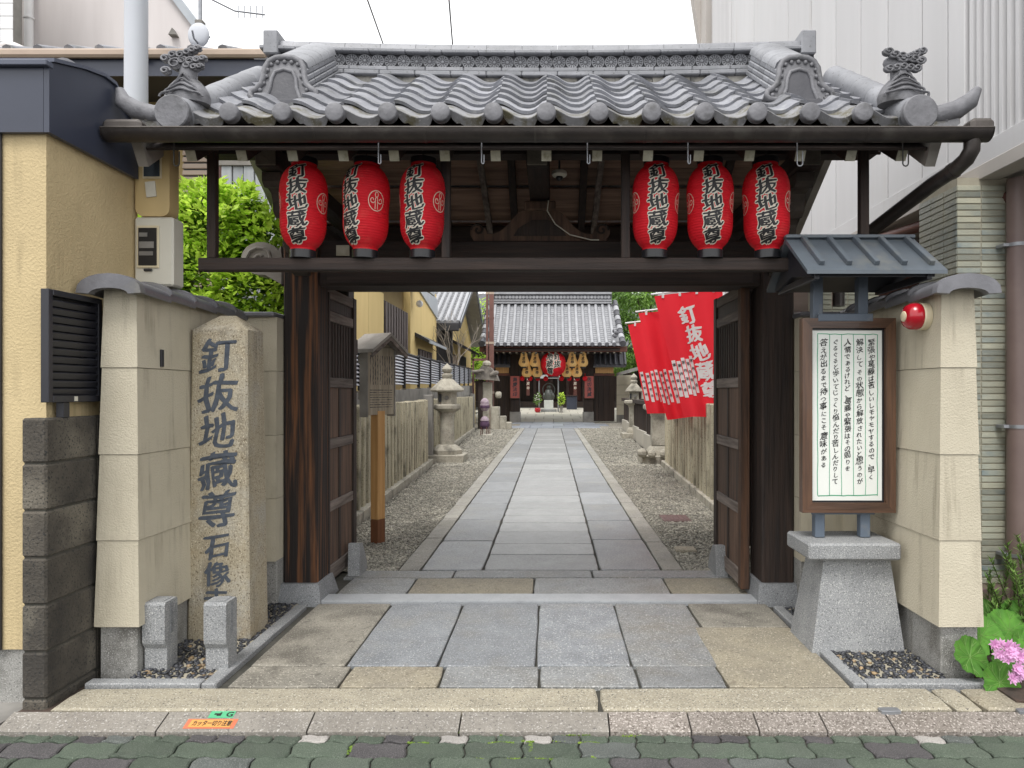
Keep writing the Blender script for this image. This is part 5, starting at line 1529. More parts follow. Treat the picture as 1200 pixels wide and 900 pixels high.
for (a, b, c, lab) in (((420, -30, 12), (452, 60, 16), 0, 'left overhead cable crossing the white sky'), ((523, -40, 12), (531, 60, 16), 0, 'right overhead cable crossing the white sky')):
    P_ = lambda px, py, Y: ((px - 646) / 832 * Y, Y, 1.55 - (py - 460) / 832 * Y)
    tag(MB().tube([P_(*a), P_(*b)], .016, 6).build('overhead_cable', K['trim_dark']), lab, 'cable')

# shrub behind the left wall
sr = random.Random(31)
shb = thing('green_shrub', 'bright yellow green bushy shrub rising behind the left wall', 'shrub', (-2.9, 6.25, 0))
MB().tube([(-2.95, 6.3, -.1), (-2.92, 6.28, 1.2), (-2.85, 6.25, 2.2)], [.07, .06, .04], 8).build('trunk', K['bark'], shb)
for i in range(7):
    a = i * .9
    MB().tube([(-2.92, 6.28, 1.2 + .1 * i), (-2.9 + .35 * math.cos(a), 6.28 + .3 * math.sin(a), 2.1 + .12 * i), (-2.9 + .6 * math.cos(a), 6.28 + .45 * math.sin(a), 2.5 + .1 * i)], [.03, .02, .01], 6).build('branch', K['bark'], shb)
inner, outer = MB(), MB()
cl = [(-3.25, 6.0, 2.95, .30), (-2.85, 6.05, 3.05, .36), (-2.50, 6.1, 2.95, .30), (-3.35, 6.0, 2.55, .30), (-2.95, 5.9, 2.6, .36), (-2.5, 5.95, 2.5, .32), (-3.2, 5.9, 2.2, .30), (-2.75, 5.8, 2.2, .30), (-2.35, 5.9, 2.2, .26), (-3.0, 6.1, 3.28, .22), (-2.68, 6.1, 3.25, .2), (-3.4, 6.1, 3.1, .2),
      (-3.3, 6.2, 1.9, .4), (-2.6, 6.1, 1.9, .4), (-3.2, 6.0, 3.2, .16), (-2.4, 6.15, 2.75, .25)]
for x, y, z, r_ in cl:
    z -= .13
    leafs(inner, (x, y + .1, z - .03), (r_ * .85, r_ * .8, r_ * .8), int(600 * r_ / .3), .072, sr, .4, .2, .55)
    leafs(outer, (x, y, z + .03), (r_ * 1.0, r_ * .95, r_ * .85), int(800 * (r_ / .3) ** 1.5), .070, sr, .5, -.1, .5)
    for _ in range(7):                       # sprigs that break the outline
        u = Vector((sr.gauss(0, 1), sr.gauss(-.4, 1), abs(sr.gauss(.4, .8)))).normalized()
        for k in range(7):
            c = Vector((x, y, z)) + u * (r_ * (.8 + .06 * k))
            leafs(outer, c, (.025, .025, .02), 3, .075, sr, .8, -.2, .45)
inner.build('foliage', K['leaf_shade'], shb)
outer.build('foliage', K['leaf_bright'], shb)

# ================================================================ RIGHT BUILDING
rb = thing('clad_building', 'large white panel clad building with tiled ground floor on the right', 'building', (5, 8, 0))
BX = 2.985
zb0 = 3.02
# flat panels far part, ribbed near part
ys = [13.05, 11.6, 10.45, 8.95, 8.15, 7.45, 6.85, 6.3, 5.72, 5.35, 5.12]
for a, c in zip(ys[1:], ys[:-1]):
    MB().box(BX, BX + .12, a + .008, c - .008, zb0 + .25, 14, .006).build('wall_panel', K['panel_white'], rb)
y = 5.10
while y > 3.2:                                # ribbed sheets
    for k in range(1):
        MB().prism([(BX + .06, y), (BX + .012, y - .012), (BX + .012, y - .042), (BX + .06, y - .056)], 'z', zb0 + .25, 14).build('rib', K['panel_white'], rb)
    y -= .084
MB().box(BX + .055, BX + .12, 3.0, 5.11, zb0 + .252, 14).build('wall_sheet', K['panel_white'], rb)
for j in range(14):
    yy = 12.95 - j * .085
    MB().prism([(BX - .0, yy), (BX - .03, yy - .012), (BX - .03, yy - .04), (BX - .0, yy - .055)], 'z', zb0 + .25, 14).build('rib', K['panel_white'], rb)
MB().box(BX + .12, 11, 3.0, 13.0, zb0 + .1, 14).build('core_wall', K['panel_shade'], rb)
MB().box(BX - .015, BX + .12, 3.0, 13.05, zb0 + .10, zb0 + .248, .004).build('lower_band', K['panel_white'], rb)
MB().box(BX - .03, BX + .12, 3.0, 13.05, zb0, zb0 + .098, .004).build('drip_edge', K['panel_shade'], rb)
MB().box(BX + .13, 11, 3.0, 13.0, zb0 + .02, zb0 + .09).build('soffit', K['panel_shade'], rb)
MB().box(BX + .02, 6.0, 13.06, 13.3, 0, 14).build('end_wall', K['panel_white'], rb)
# stair balcony beyond
MB().bar((3.12, 14.0, 8.2), (2.86, 14.0, 9.9), .35, .25).build('stair_flight', K['panel_shade'], rb)
MB().box(2.92, 3.25, 13.4, 14.2, 7.6, 10).build('stair_post', K['panel_shade'], rb)
# brown pipe slung under the soffit
MB().tube([(3.60, 4.4, 2.93), (3.16, 4.9, 2.90), (2.95, 6.9, 2.96)], .045, 10).build('soffit_pipe', K['red_brown'], rb, smooth=60)
MB().box(2.95, 4.2, 6.8, 7.0, 0, 3.0).build('recess_wall', K['red_brown'], rb)
# tiled pier: front face at y=4.9, side face at x=PX
PX, PY = 2.80, 4.90
MB().box(PX + .006, 5.0, PY + .006, 5.40, -.1, zb0 + .015).build('pier_core', K['tile_joint'], rb)
th_, tw = .0437, .168
tmf = MB().box(-tw / 2 + .004, tw / 2 - .004, -.007, 0, -th_ / 2 + .0045, th_ / 2 - .0045, .002).mesh('wall_tile', K['tile_olive'])
tms = MB().box(-.007, 0, -tw / 2 + .004, tw / 2 - .004, -th_ / 2 + .0045, th_ / 2 - .0045, .002).mesh('wall_tile', K['tile_olive'])
nr = int((zb0 - .23) / th_)
for j in range(nr):
    z = .23 + th_ * (j + .5)
    for i in range(4): 
        if i == 3 and j % 3: continue
        piece('wall_tile', tmf, rb, (PX + tw * (i + .5), PY + .006, z))
fillm = MB(); sidem = MB()
for j in range(nr):
    z = .23 + th_ * (j + .5)
    for i in range(4, 8): fillm.box(PX + tw * i + .004, PX + tw * (i + 1) - .004, PY - .001, PY + .006, z - th_ / 2 + .0045, z + th_ / 2 - .0045)
    if j % 3: fillm.box(PX + tw * 3 + .004, PX + tw * 4 - .004, PY - .001, PY + .006, z - th_ / 2 + .0045, z + th_ / 2 - .0045)
    for i in range(3):
        sidem.box(PX - .001, PX + .006, PY + .004 + tw * i, PY + tw * (i + 1) - .004, z - th_ / 2 + .0045, z + th_ / 2 - .0045)
fillm.build('wall_tiling', K['tile_olive'], rb, kind='stuff')
sidem.build('wall_tiling', K['tile_olive'], rb, kind='stuff')
# tiled wall further back, seen between notice roof and coping
MB().box(2.35, PX + .1, 6.306, 6.5, -.1, 2.62).build('rear_wall_core', K['tile_joint'], rb)
rm = MB()
for j in range(58):
    for i in range(4):
        x0_ = 2.35 + .14 * i
        rm.box(x0_ + .004, x0_ + .136, 6.297, 6.306, .1 + th_ * j + .004, .1 + th_ * (j + 1) - .004)
rm.build('wall_tiling', K['tile_olive'], rb, kind='stuff')
MB().box(PX - .03, 5, PY - .10, PY + .1, -.1, .225, .006).build('sill', K['brown_pipe'], rb)
dp2 = thing('brown_downpipe', 'brown drainpipe with steel clamps on the olive tiled wall', 'pipe', (3.17, 4.82, 0))
MB().tube([(3.165, 4.82, .1), (3.165, 4.82, 3.0)], .066, 18).build('pipe', K['brown_pipe'], dp2, smooth=60)
for z in (1.32, 2.55, .45):
    MB().lathe([(.068, -.012), (.071, -.012), (.071, .012), (.068, .012)], (3.165, 4.82, z), 20).build('clamp', K['steel'], dp2, smooth=40)
    for q in (3.06, 3.23): MB().box(q, q + .04, 4.80, 4.89, z - .012, z + .012, .003).build('bracket', K['steel'], dp2)

# ================================================================ PLANTS BY THE RIGHT WALL
gp = thing('geranium', 'geranium with round green leaves and pink flowers at right corner', 'plant', (2.62, 3.85, 0))
gr = random.Random(17)
def gleaf(c, r_, yaw, pitch, roll=0):
    """round scalloped leaf with a notch at its stalk; pitch tips the blade toward the street"""
    n = 90
    M = Matrix.Translation(c) @ Euler((pitch, roll, yaw)).to_matrix().to_4x4()
    def P(k, a):
        gap = abs(((a + PI / 2 + PI) % (2 * PI)) - PI)
        lob = 1 - .07 * abs(math.sin(a * 4.5 + .3)) ** 4 + .022 * math.sin(a * 27) * (k > .95)
        q = r_ * k * lob * (1 - .55 * math.exp(-(gap / .16) ** 2) if k > .3 else 1)
        return Vector((q * math.cos(a), q * math.sin(a), r_ * (.20 * k * k - .07 * k * abs(math.cos(a * 4.5 + .3)) - .10 * k ** 3 * math.sin(a * 2 + yaw * 5))))
    ks = (.25, .5, .75, .92, 1.0)
    vs = [Vector((0, 0, 0))] + [P(k, 2 * PI * j / n) for k in ks for j in range(n)]
    fs = [(0, 1 + j, 1 + (j + 1) % n) for j in range(n)]
    for k in range(len(ks) - 1):
        for j in range(n): fs.append((1 + k * n + j, 1 + (k + 1) * n + j, 1 + (k + 1) * n + (j + 1) % n, 1 + k * n + (j + 1) % n))
    lf = MB().add(vs, fs).xform(M).build('leaf', K['leaf_gera'], gp, smooth=80)
    vm = MB()
    for q in range(9):
        a = (q * PI - .3) / 4.5
        if abs(((a + PI / 2 + PI) % (2 * PI)) - PI) < .25: continue
        for da in (-.16, 0, .16):
            if da == 0: pts = [P(k * .92, a) + Vector((0, 0, .0012)) for k in (.02, .3, .6, 1)]
            else: pts = [P(.55, a) + Vector((0, 0, .0012)), P(.9, a + da) + Vector((0, 0, .0012))]
            vm.tube(pts, [.0016 * (1 - .6 * i / len(pts)) for i in range(len(pts))], 4)
    vm.xform(M).build('vein', K['vein'], lf, kind='stuff')
def W_(px, py, Y): return Vector(((px - 646) / 832 * Y, Y, 1.55 - (py - 460) / 832 * Y))
for px, py, Y, r_, yw, pt, rl in ((1150, 745, 3.95, .125, .15, .95, -.05), (1183, 738, 4.12, .13, -.2, .75, .1), (1137, 770, 3.84, .11, .5, 1.0, -.25), (1182, 775, 3.86, .10, -.2, .8, .2), (1172, 800, 3.72, .105, .1, 1.05, .05), (1150, 782, 3.95, .07, .4, 1.0, 0),
                                  (1205, 762, 4.05, .12, .3, .9, .1), (1218, 790, 3.85, .12, .2, 1.0, .1), (1160, 722, 4.3, .11, .2, .7, 0), (1228, 745, 4.2, .13, .2, .9, .1), (1200, 815, 3.75, .07, .3, .6, .1), (1195, 722, 4.3, .11, -.2, .7, 0)):
    c = W_(px, py, Y)
    gleaf(c, r_, yw, pt, rl)
    base = Vector((2.60 + gr.uniform(-.06, .1), 4.02, .0))
    MB().tube([base, base.lerp(c, .5) + Vector((0, 0, .05)), c + Vector((0, .02, -.01))], .006, 6).build('stem', K['leaf_herb'], gp)
pm_ = MB()
for i in range(7):
    a = 2 * PI * i / 7
    pm_.add([(0, 0, 0), (.020 * math.cos(a - .4), .020 * math.sin(a - .4), .004), (.033 * math.cos(a), .033 * math.sin(a), .010), (.020 * math.cos(a + .4), .020 * math.sin(a + .4), .004)], [(0, 1, 2, 3)])
    pm_.add([(0, 0, .006), (.012 * math.cos(a - .1), .012 * math.sin(a - .1), .012), (.020 * math.cos(a + .3), .020 * math.sin(a + .3), .020), (.012 * math.cos(a + .7), .012 * math.sin(a + .7), .012)], [(0, 1, 2, 3)])
pmm = pm_.mesh('flower', K['petal'])
for cpx, cpy, Y in ((1178, 758, 3.72), (1168, 755, 3.72), (1186, 757, 3.73), (1193, 765, 3.7), (1180, 770, 3.68), (1197, 772, 3.7), (1192, 784, 3.66), (1203, 765, 3.72), (1188, 795, 3.66), (1174, 766, 3.68), (1184, 763, 3.66), (1196, 790, 3.67)):
    for _ in range(3):
        c = W_(cpx, cpy, Y) + Vector((gr.uniform(-.014, .014), gr.uniform(-.014, .014), gr.uniform(-.014, .014)))
        piece('flower', pmm, gp, c, (R(70) + gr.uniform(-.5, .5), gr.uniform(-.5, .5), gr.uniform(-.6, .6)))
for c0 in ((1178, 765, 3.76), (1192, 785, 3.72)):
    c = W_(*c0); MB().tube([Vector((2.68, 4.0, 0)), c.lerp(Vector((2.68, 4.0, .1)), .4) + Vector((0, 0, .05)), c], .005, 6).build('stem', K['leaf_herb'], gp)
hb = thing('rosemary_bush', 'spiky fine leaved green shrub beside the brown drainpipe', 'shrub', (2.95, 4.45, 0))
fm, sm = MB(), MB()
for i in range(60):
    bx_, by_ = 2.72 + gr.uniform(0, .62), 4.35 + gr.uniform(-.22, .22)
    h = gr.uniform(.22, .42) + .30 * min(1, max(0, (bx_ - 2.72) / .4))
    lean = Vector((gr.uniform(-.28, .15), gr.uniform(-.2, .12), h))
    p = Vector((bx_, by_, .0)); pts = [p, p + lean * .5 + Vector((gr.uniform(-.03, .03), 0, 0)), p + lean]
    sm.tube(pts, [.005, .004, .002], 5)
    for k in range(70):
        t = .08 + .92 * k / 70
        c = pts[0].lerp(pts[1], t * 2) if t < .5 else pts[1].lerp(pts[2], t * 2 - 1)
        a = gr.uniform(0, 2 * PI)
        d = Vector((math.cos(a), math.sin(a), gr.uniform(.3, 1.1))).normalized(); L_ = gr.uniform(.035, .06)
        w = d.cross(Vector((0, 0, 1))).normalized() * .0075
        fm.add([c - w, c + w, c + d * L_], [(0, 1, 2)])
fm.build('foliage', K['leaf_herb'], hb); sm.build('stems', K['bark'], hb)
gw = MB()
for i in range(90):
    x, y = 2.36 + gr.random() * .5, 4.25 + gr.random() * .5
    a = gr.uniform(0, 2 * PI); L_ = gr.uniform(.08, .2)
    d = Vector((math.cos(a) * .5, math.sin(a) * .5, 1)).normalized() * L_
    w = Vector((-math.sin(a), math.cos(a), 0)) * .004
    gw.add([Vector((x, y, 0)) - w, Vector((x, y, 0)) + w, Vector((x, y, 0)) + d + Vector((math.cos(a), math.sin(a), -.3)) * L_ * .3], [(0, 1, 2)])
gw.build('grass', K['leaf_herb'], kind='stuff', label='thin green grass blades beside the right wall end', cat='grass')

# ================================================================ INNER PRECINCT: fences
def pickets(f, sx, y0, y1, label, pitch):
    t = thing('stone_fence', label, 'fence', (f(y0), y0, 0))
    n = int((y1 - y0) / pitch)
    me = [MB().box(-.095, .075, -.066, .066, 0, 1.33, .012).mesh('picket', K['fence_stone']) for _ in range(2)]
    for i in range(n):
        y = y0 + i * pitch
        piece('picket', me[i % 2], t, (f(y) + sx * .13, y, .06 + rng.uniform(-.012, .012)), (rng.uniform(-.008, .008), rng.uniform(-.008, .008), rng.uniform(-.05, .05) + .0415 * -sx))
    for z0, z1 in ((1.02, 1.12),):
        MB().bar((f(y0) + sx * .135, y0 - .1, (z0 + z1) / 2), (f(y1) + sx * .135, y1, (z0 + z1) / 2), .05, z1 - z0, .004).build('rail', K['fence_stone'], t)
    k = 8; L_ = (y1 - y0 + .3) / k
    for i in range(k):                        # base kerb stones
        a, b = y0 - .3 + i * L_ + .005, y0 - .3 + (i + 1) * L_ - .005
        MB().bar((f(a) + sx * .10, a, .02), (f(b) + sx * .10, b, .02), .22, .16, .01).build('base_stone', K['lantern_stone'], t)
    return t
pickets(fenceL, -1, 6.75, 15.6, 'pale stone picket fence on the left, before the stone lantern', .29)
pickets(fenceL, -1, 16.6, 29.5, 'pale stone picket fence on the left, beyond the stone lantern', .30)
pickets(fenceR, 1, 6.75, 15.2, 'pale stone picket fence on the right under the red banners', .29)
for y, sx, f, lab in ((15.85, -1, fenceL, 'dark square stone post ending the near left picket fence'), (29.8, -1, fenceL, 'dark square stone post at the far end of left fence')):
    x = f(y) + sx * .13
    tag(MB().box(x - .10, x + .10, y - .1, y + .1, -.05, 1.50, .015).build('fence_post', K['concrete']), lab, 'post')
# right side past the fence: small wall with timber openings
rw_ = thing('low_wall', 'white low wall with dark lattice openings behind the right lantern', 'wall', (2.75, 20, 0))
for i in range(5):
    y = 17.2 + i * 2.6
    MB().box(fenceR(y) + .12, fenceR(y) + .3, y, y + 2.56, -.05, .42, .006).build('wall_base', K['court'], rw_)
    MB().box(fenceR(y) + .14, fenceR(y) + .26, y, y + .12, .42, 1.35, .006).build('timber_post', K['wood_far'], rw_)
    for k in range(8):
        yy = y + .2 + k * .28
        MB().box(fenceR(y) + .17, fenceR(y) + .22, yy, yy + .12, .42, 1.2).build('lattice_bar', K['wood_far'], rw_)
    MB().box(fenceR(y) + .10, fenceR(y) + .30, y, y + 2.56, 1.2, 1.32, .006).build('top_rail', K['wood_far'], rw_)

# grey block wall and slat fence of the neighbours, left
def sfx(y): return -2.93 - (y - 11) * .030
def sfz(y): return (y - 11) * .0145
cwall = thing('concrete_wall', 'grey concrete block wall behind the left picket fence', 'wall', (-3, 11, 0))
sf = thing('slat_fence', 'dark horizontal slat fence topping the left concrete wall', 'fence', (-3, 11, 1.6))
yy = 7.0; i = 0
while yy < 30:
    y1 = yy + 1.9
    z_ = sfz(yy)
    for r_ in range(4):
        for h in range(2):
            a = yy + h * .95; zt = 1.58 + z_
            z0 = -.1 if r_ == 0 else zt - .4 * (4 - r_)
            MB().bar((sfx(a), a + .004, (z0 + zt - .4 * (3 - r_)) / 2), (sfx(a + .95), a + .946, (z0 + zt - .4 * (3 - r_)) / 2), .13, zt - .4 * (3 - r_) - z0 - .006, .005).build('concrete_block', K['concrete'], cwall)
    for k in range(10):
        z = 1.70 + z_ + k * .062
        c = Vector((sfx((yy + y1) / 2), (yy + y1) / 2, z))
        m = MB().cbox((0, 0, 0), (.012, 1.86, .034), .002, (0, R(-38), 0)).xform(Matrix.Translation(c) @ Matrix.Rotation(math.atan(.030), 4, 'Z'))
        m.build('slat', K['slat_sky_sheen'], sf)
    MB().box(sfx(yy) - .02, sfx(yy) + .045, yy - .018, yy + .018, 1.58 + z_, 2.33 + z_, .003).build('fence_post', K['trim_dark'], sf)
    MB().bar((sfx(yy), yy, 2.32 + z_), (sfx(y1), y1, 2.32 + z_), .05, .03, .003).build('top_rail', K['trim_dark'], sf)
    MB().bar((sfx(yy) - .03, yy, 2.01 + z_), (sfx(y1) - .03, y1, 2.01 + z_), .004, .66).build('back_sheet', K['slat_fence'], sf)
    yy = y1
tag(MB().box(-3.3, -3.05, 8.9, 9.3, -.05, 1.72, .01).build('gate_pillar', K['concrete']), 'dark concrete pillar behind the wooden notice post', 'pillar')

# wooden roofed notice post beside the path
kf_ = thing('notice_post', 'small roofed wooden notice board on a pale orange post', 'notice board', (-1.80, 7.37, 0), rz=0)
KX, KY = -1.80, 7.37
MK = Matrix.Translation((KX, KY, 0)) @ Matrix.Rotation(R(62), 4, 'Z')   # local -Y is the face, turned toward the path
def kb(x0, x1, y0, y1, z0, z1, nm, mt_, b=.004): MB().box(x0, x1, y0, y1, z0, z1, b, MK).build(nm, K[mt_], kf_)
kb(-.055, .055, -.05, .05, .24, 1.36, 'post', 'wood_orange')
kb(-.056, .056, -.051, .051, -.05, .238, 'post_foot', 'wood_orange_dark')
kb(-.20, .20, -.045, .045, 1.32, 2.02, 'board', 'wood_old_board')
kb(-.215, -.2, -.055, .055, 1.30, 2.0, 'board_edge', 'wood_grey')
kb(.2, .215, -.055, .055, 1.30, 2.0, 'board_edge', 'wood_grey')
kb(-.20, .2, .05, .09, 1.85, 1.93, 'rear_batten', 'wood_grey')
kb(-.20, .2, .05, .09, 1.48, 1.56, 'rear_batten', 'wood_grey')
for sx in (-1, 1):
    m = MB().prism([(0, 2.13), (sx * .27, 1.95), (sx * .27, 1.985), (0, 2.165)], 'y', -.18, .18, MK)
    m.build('roof_board', K['wood_grey'], kf_)
    MB().prism([(0, 2.085), (sx * .265, 1.905), (sx * .265, 1.945), (0, 2.13)], 'y', -.176, -.15, MK).build('gable_board', K['wood_rail'], kf_)
MB().prism([(-.2, 2.02), (.2, 2.02), (0, 2.12)], 'y', -.03, .03, MK).build('gable_panel', K['wood_old_board'], kf_)
vf = [rect2(-.17, .17, 1.40 + i * .024, 1.406 + i * .024) for i in range(8)] + [rect2(-.16 + i * .036, -.152 + i * .036, 1.64, 1.93) for i in range(10)]
rr_ = random.Random(2)
vf = []
for i in range(10): vf.append(ribbon([(-.16 + i * .036 + rr_.uniform(-.004, .004), 1.93 - .3 * k / 14) for k in range(15)], [rr_.uniform(.002, .014) for _ in range(15)]))
for i in range(8): vf.append(ribbon([(-.17 + .34 * k / 18, 1.40 + i * .025) for k in range(19)], [rr_.uniform(.001, .009) for _ in range(19)]))
flat(vf, lambda u, v: MK @ Vector((u, -.0462, v)), 'worn_lettering', K['trim_dark'], kf_)

# stone lanterns
def oct_(mb, r0, z0, r1, z1, c, n=4, a0=PI / 4):
    mb.lathe([(r0, z0), (r1, z1)], c, n, a0=a0)
def stone_lantern(x, y, label, n=6):
    t = thing('stone_lantern', label, 'stone lantern', (x, y, 0), 'stone lanterns along the inner path')
    B = lambda nm, fn: (lambda m: (fn(m), m.build(nm, K['lantern_stone'], t, smooth=38)))(MB())
    s2 = math.sqrt(2)
    B('base_slab', lambda m: m.box(x - .42, x + .42, y - .42, y + .42, -.05, .16, .015))
    a0 = PI / 4 if n == 4 else 0
    B('pedestal', lambda m: m.lathe([(.34, .162), (.34, .25), (.25, .34), (.19, .38)], (x, y, 0), 4 if n == 4 else 6, a0=a0))
    k4 = 1.4 if n == 4 else 1
    B('shaft', lambda m: m.lathe([(.165 * k4, .38), (.155 * k4, .75), (.155 * k4, 1.0), (.18 * k4, 1.10)], (x, y, 0), 4 if n == 4 else 12, a0=PI / 4))
    B('platform', lambda m: m.lathe([(.18 * k4, 1.10), (.29 * k4, 1.17), (.31 * k4, 1.19), (.31 * k4, 1.26), (.27 * k4, 1.29)], (x, y, 0), n, a0=a0))
    fb = MB().lathe([(.215, 1.29), (.215, 1.56)], (x, y, 0), n, a0=a0).build('firebox', K['lantern_stone'], t)
    MB().lathe([(.0, -.004), (.040, -.004), (.050, .0), (.040, .003), (.0, .003)], (x + .02, y - .20, 1.43), 16, Matrix.Rotation(R(90), 4, 'X')).build('round_carving', K['concrete'], fb)
    MB().box(x - .16, x - .10, y - .20, y - .15, 1.34, 1.52).build('window_opening', K['trim_dark'], fb)
    B('roof', lambda m: m.lathe([(.22, 1.56), (.36, 1.575), (.385, 1.60), (.375, 1.64), (.29, 1.71), (.20, 1.79), (.13, 1.86), (.10, 1.87)], (x, y, 0), n, a0=a0))
    B('jewel', lambda m: m.lathe([(.10, 1.87), (.125, 1.92), (.12, 1.96), (.075, 1.99), (.11, 2.03), (.12, 2.08), (.09, 2.13), (.035, 2.18), (.01, 2.21)], (x, y, 0), 14))
stone_lantern(-2.36, 16.1, 'weathered stone lantern with onion finial beside the left picket fence')
stone_lantern(2.40, 15.9, 'stone lantern on the right, its top hidden behind the red banners', 4)
stone_lantern(2.85, 24.5, 'far right stone lantern with a wide pale cap near the wall', 4)
lr = thing('rough_stones', 'small rough stones piled at the foot of the right stone lantern', 'stones', (2.3, 15.6, 0))
for dx, dy, s_ in ((-.42, -.46, .12), (-.22, -.50, .10), (.05, -.5, .11), (.28, -.48, .12)):
    m = MB().sphere((2.40 + dx, 15.9 + dy, .14 + s_ * .8), (s_, s_ * .9, s_ * .9), 7, 5)
    m.build('rough_stone', K['lantern_stone'], lr)

# red banners on poles behind the right fence
def banner(px0, Y, ztop, H, W_, lean, label, wave, seed, text=True, face=0.0):
    """cloth hung from a short cross bar, its lower hem swung to the right by the breeze"""
    x0 = (px0 - 646) / 832 * Y
    t = thing('prayer_banner', label, 'banner', (x0 + W_, Y, 0), 'red prayer banners by the right fence')
    br = random.Random(seed)
    ph = br.uniform(0, 6)
    def f(u, v, off=0.0):                     # u 0..W_ across, v 0 (top)..H down
        s_ = v / H
        x = x0 + u * (1 - .05 * s_) + lean * v + .02 * math.sin(3 * s_ + ph) * s_
        y = Y + u * face + wave * math.sin(2 * PI * (u / W_ * 2.1) + ph + 1.2 * s_) * (.35 + .65 * s_) - .10 * s_ * s_
        z = ztop - v - .11 * (1 - u / W_) + .035 * s_ * math.sin(5 * u / W_ + ph)
        return Vector((x, y - off, z))
    MB().grid(lambda a, b: f(a * W_, b * H), 26, 40).build('cloth', K['banner_red'], t, smooth=80)
    MB().tube([f(-.04, -.03), f(W_ + .05, -.03)], .013, 8).build('cross_bar', K['white_paint'], t)
    p0 = Vector((x0 + W_ + .03, Y + .02, ztop + .10)); p1 = Vector((fenceR(Y) + .30, Y + .02, -.1))
    MB().tube([p0, p1], .017, 10).build('pole', K['white_paint'], t, smooth=60)
    for k in range(4): MB().cbox(f(W_ * (k + .5) / 4, .0, .004), (.035, .012, .09), .003).build('hanging_loop', K['banner_white'], t)
    for k in range(3): MB().cbox(f(W_ - .0, H * (k + .5) / 3) + Vector((.02, 0, 0)), (.07, .012, .035), .003).build('side_loop', K['banner_white'], t)
    g2 = lambda off: (lambda u, v, e=0: f(u, -v, off + e))
    if text:
        flat(bolden(column('釘抜地蔵尊', .385, -.18, .265, .262, 0, .18, .98, .12, 3, .075), .012), g2(.006), 'lettering', K['banner_white'], t, step=.04, lift=.0002)
    st_ = []; tx = []
    for k in range(5):
        u0 = .012 + .063 * k if text else .02 + .085 * k
        z0 = H * .535 + .03 * (k % 2) - .012 * k * text
        st_.append(rect2(u0, u0 + .050, -z0 - .52, -z0))
        tx += bolden(column('家内安全', u0 + .025, -z0 - .04, .046, .115, 0, .1, 1, .1, k), .0015)
    flat(st_, g2(.005), 'name_strip', K['banner_white'], t, step=.05)
    flat(tx, g2(.010), 'strip_lettering', K['ink'], t, step=.05, lift=.0001, kind='stuff')
banner(767, 10.0, 3.02, 1.74, .95, .24, 'frontmost red banner with large white characters beside the right door', .07, 3)
banner(748, 11.4, 2.93, 1.68, .98, .25, 'middle red banner, partly covered by the frontmost banner', .13, 5, False)
banner(736, 12.6, 2.87, 1.62, 1.0, .22, 'rearmost red banner, leftmost of the three in view', .13, 8, False)

# ================================================================ HOUSES INSIDE LEFT
h1 = thing('ochre_house', 'yellow two storey house with dark louvred windows beyond the slat fence', 'house', (-5, 20, 0))
HX = -5.0
def hp(nm, y0, y1, z0, z1, mt_, x0=HX - .3, x1=HX, par=h1, b=.0): return MB().box(x0, x1, y0, y1, z0, z1, b).build(nm, K[mt_], par)
for a, c in ((12.0, 16.0), (16.0, 19.4), (19.4, 21.2)): hp('wall_panel', a + .012, c - .012, 0, 4.5, 'wall_yellow')
hp('recess_wall', 21.2, 25.2, 0, 5.6, 'wall_ochre', HX - .6, HX - .25)
for a, c in ((25.2, 27.3), (27.3, 30.9)): hp('wall_panel', a + .012, c - .012, 0, 5.8, 'wall_yellow')
wd = hp('window_louver', 21.5, 25.0, 2.4, 4.35, 'trim_dark', HX - .3, HX - .06)
for i in range(9): hp('louver_slat', 21.55 + i * .385, 21.55 + i * .385 + .24, 2.42, 4.33, 'louver', HX - .06, HX - .02, wd)
hd_ = MB().prism([(HX, 5.45), (HX + .75, 5.05), (HX + .75, 5.17), (HX, 5.6)], 'y', 20.9, 25.6).build('eave_hood', K['trim_dark'], h1)
MB().box(HX + .72, HX + .79, 20.8, 25.7, 5.03, 5.17, .01).build('hood_edge', K['trim_grey'], h1)
MB().prism([(HX, 3.62), (HX + .55, 3.36), (HX + .55, 3.46), (HX, 3.76)], 'y', 26.0, 30.0).build('window_hood', K['trim_dark'], h1)
MB().box(HX + .53, HX + .58, 25.95, 30.05, 3.35, 3.45).build('hood_edge', K['trim_grey'], h1)
w2 = hp('window', 26.6, 29.6, 2.0, 3.2, 'trim_dark', HX - .1, HX + .04)
for i in range(5): hp('louver_slat', 26.65 + i * .58, 26.65 + i * .58 + .42, 2.05, 3.15, 'louver', HX + .04, HX + .07, w2)
MB().prism([(25.6, 5.55), (30.9, 4.75), (30.9, 5.55), (25.6, 6.2)], 'x', HX - .2, HX + .06).build('flashing', K['trim_grey'], h1)
MB().sphere((HX + .25, 25.6, 4.75), .13, 12, 8).build('lamp', K['white_paint'], h1, smooth=60)
MB().prism([(HX + .5, 8.5), (HX - 4, 10)], 'y', 11, 31) if False else None

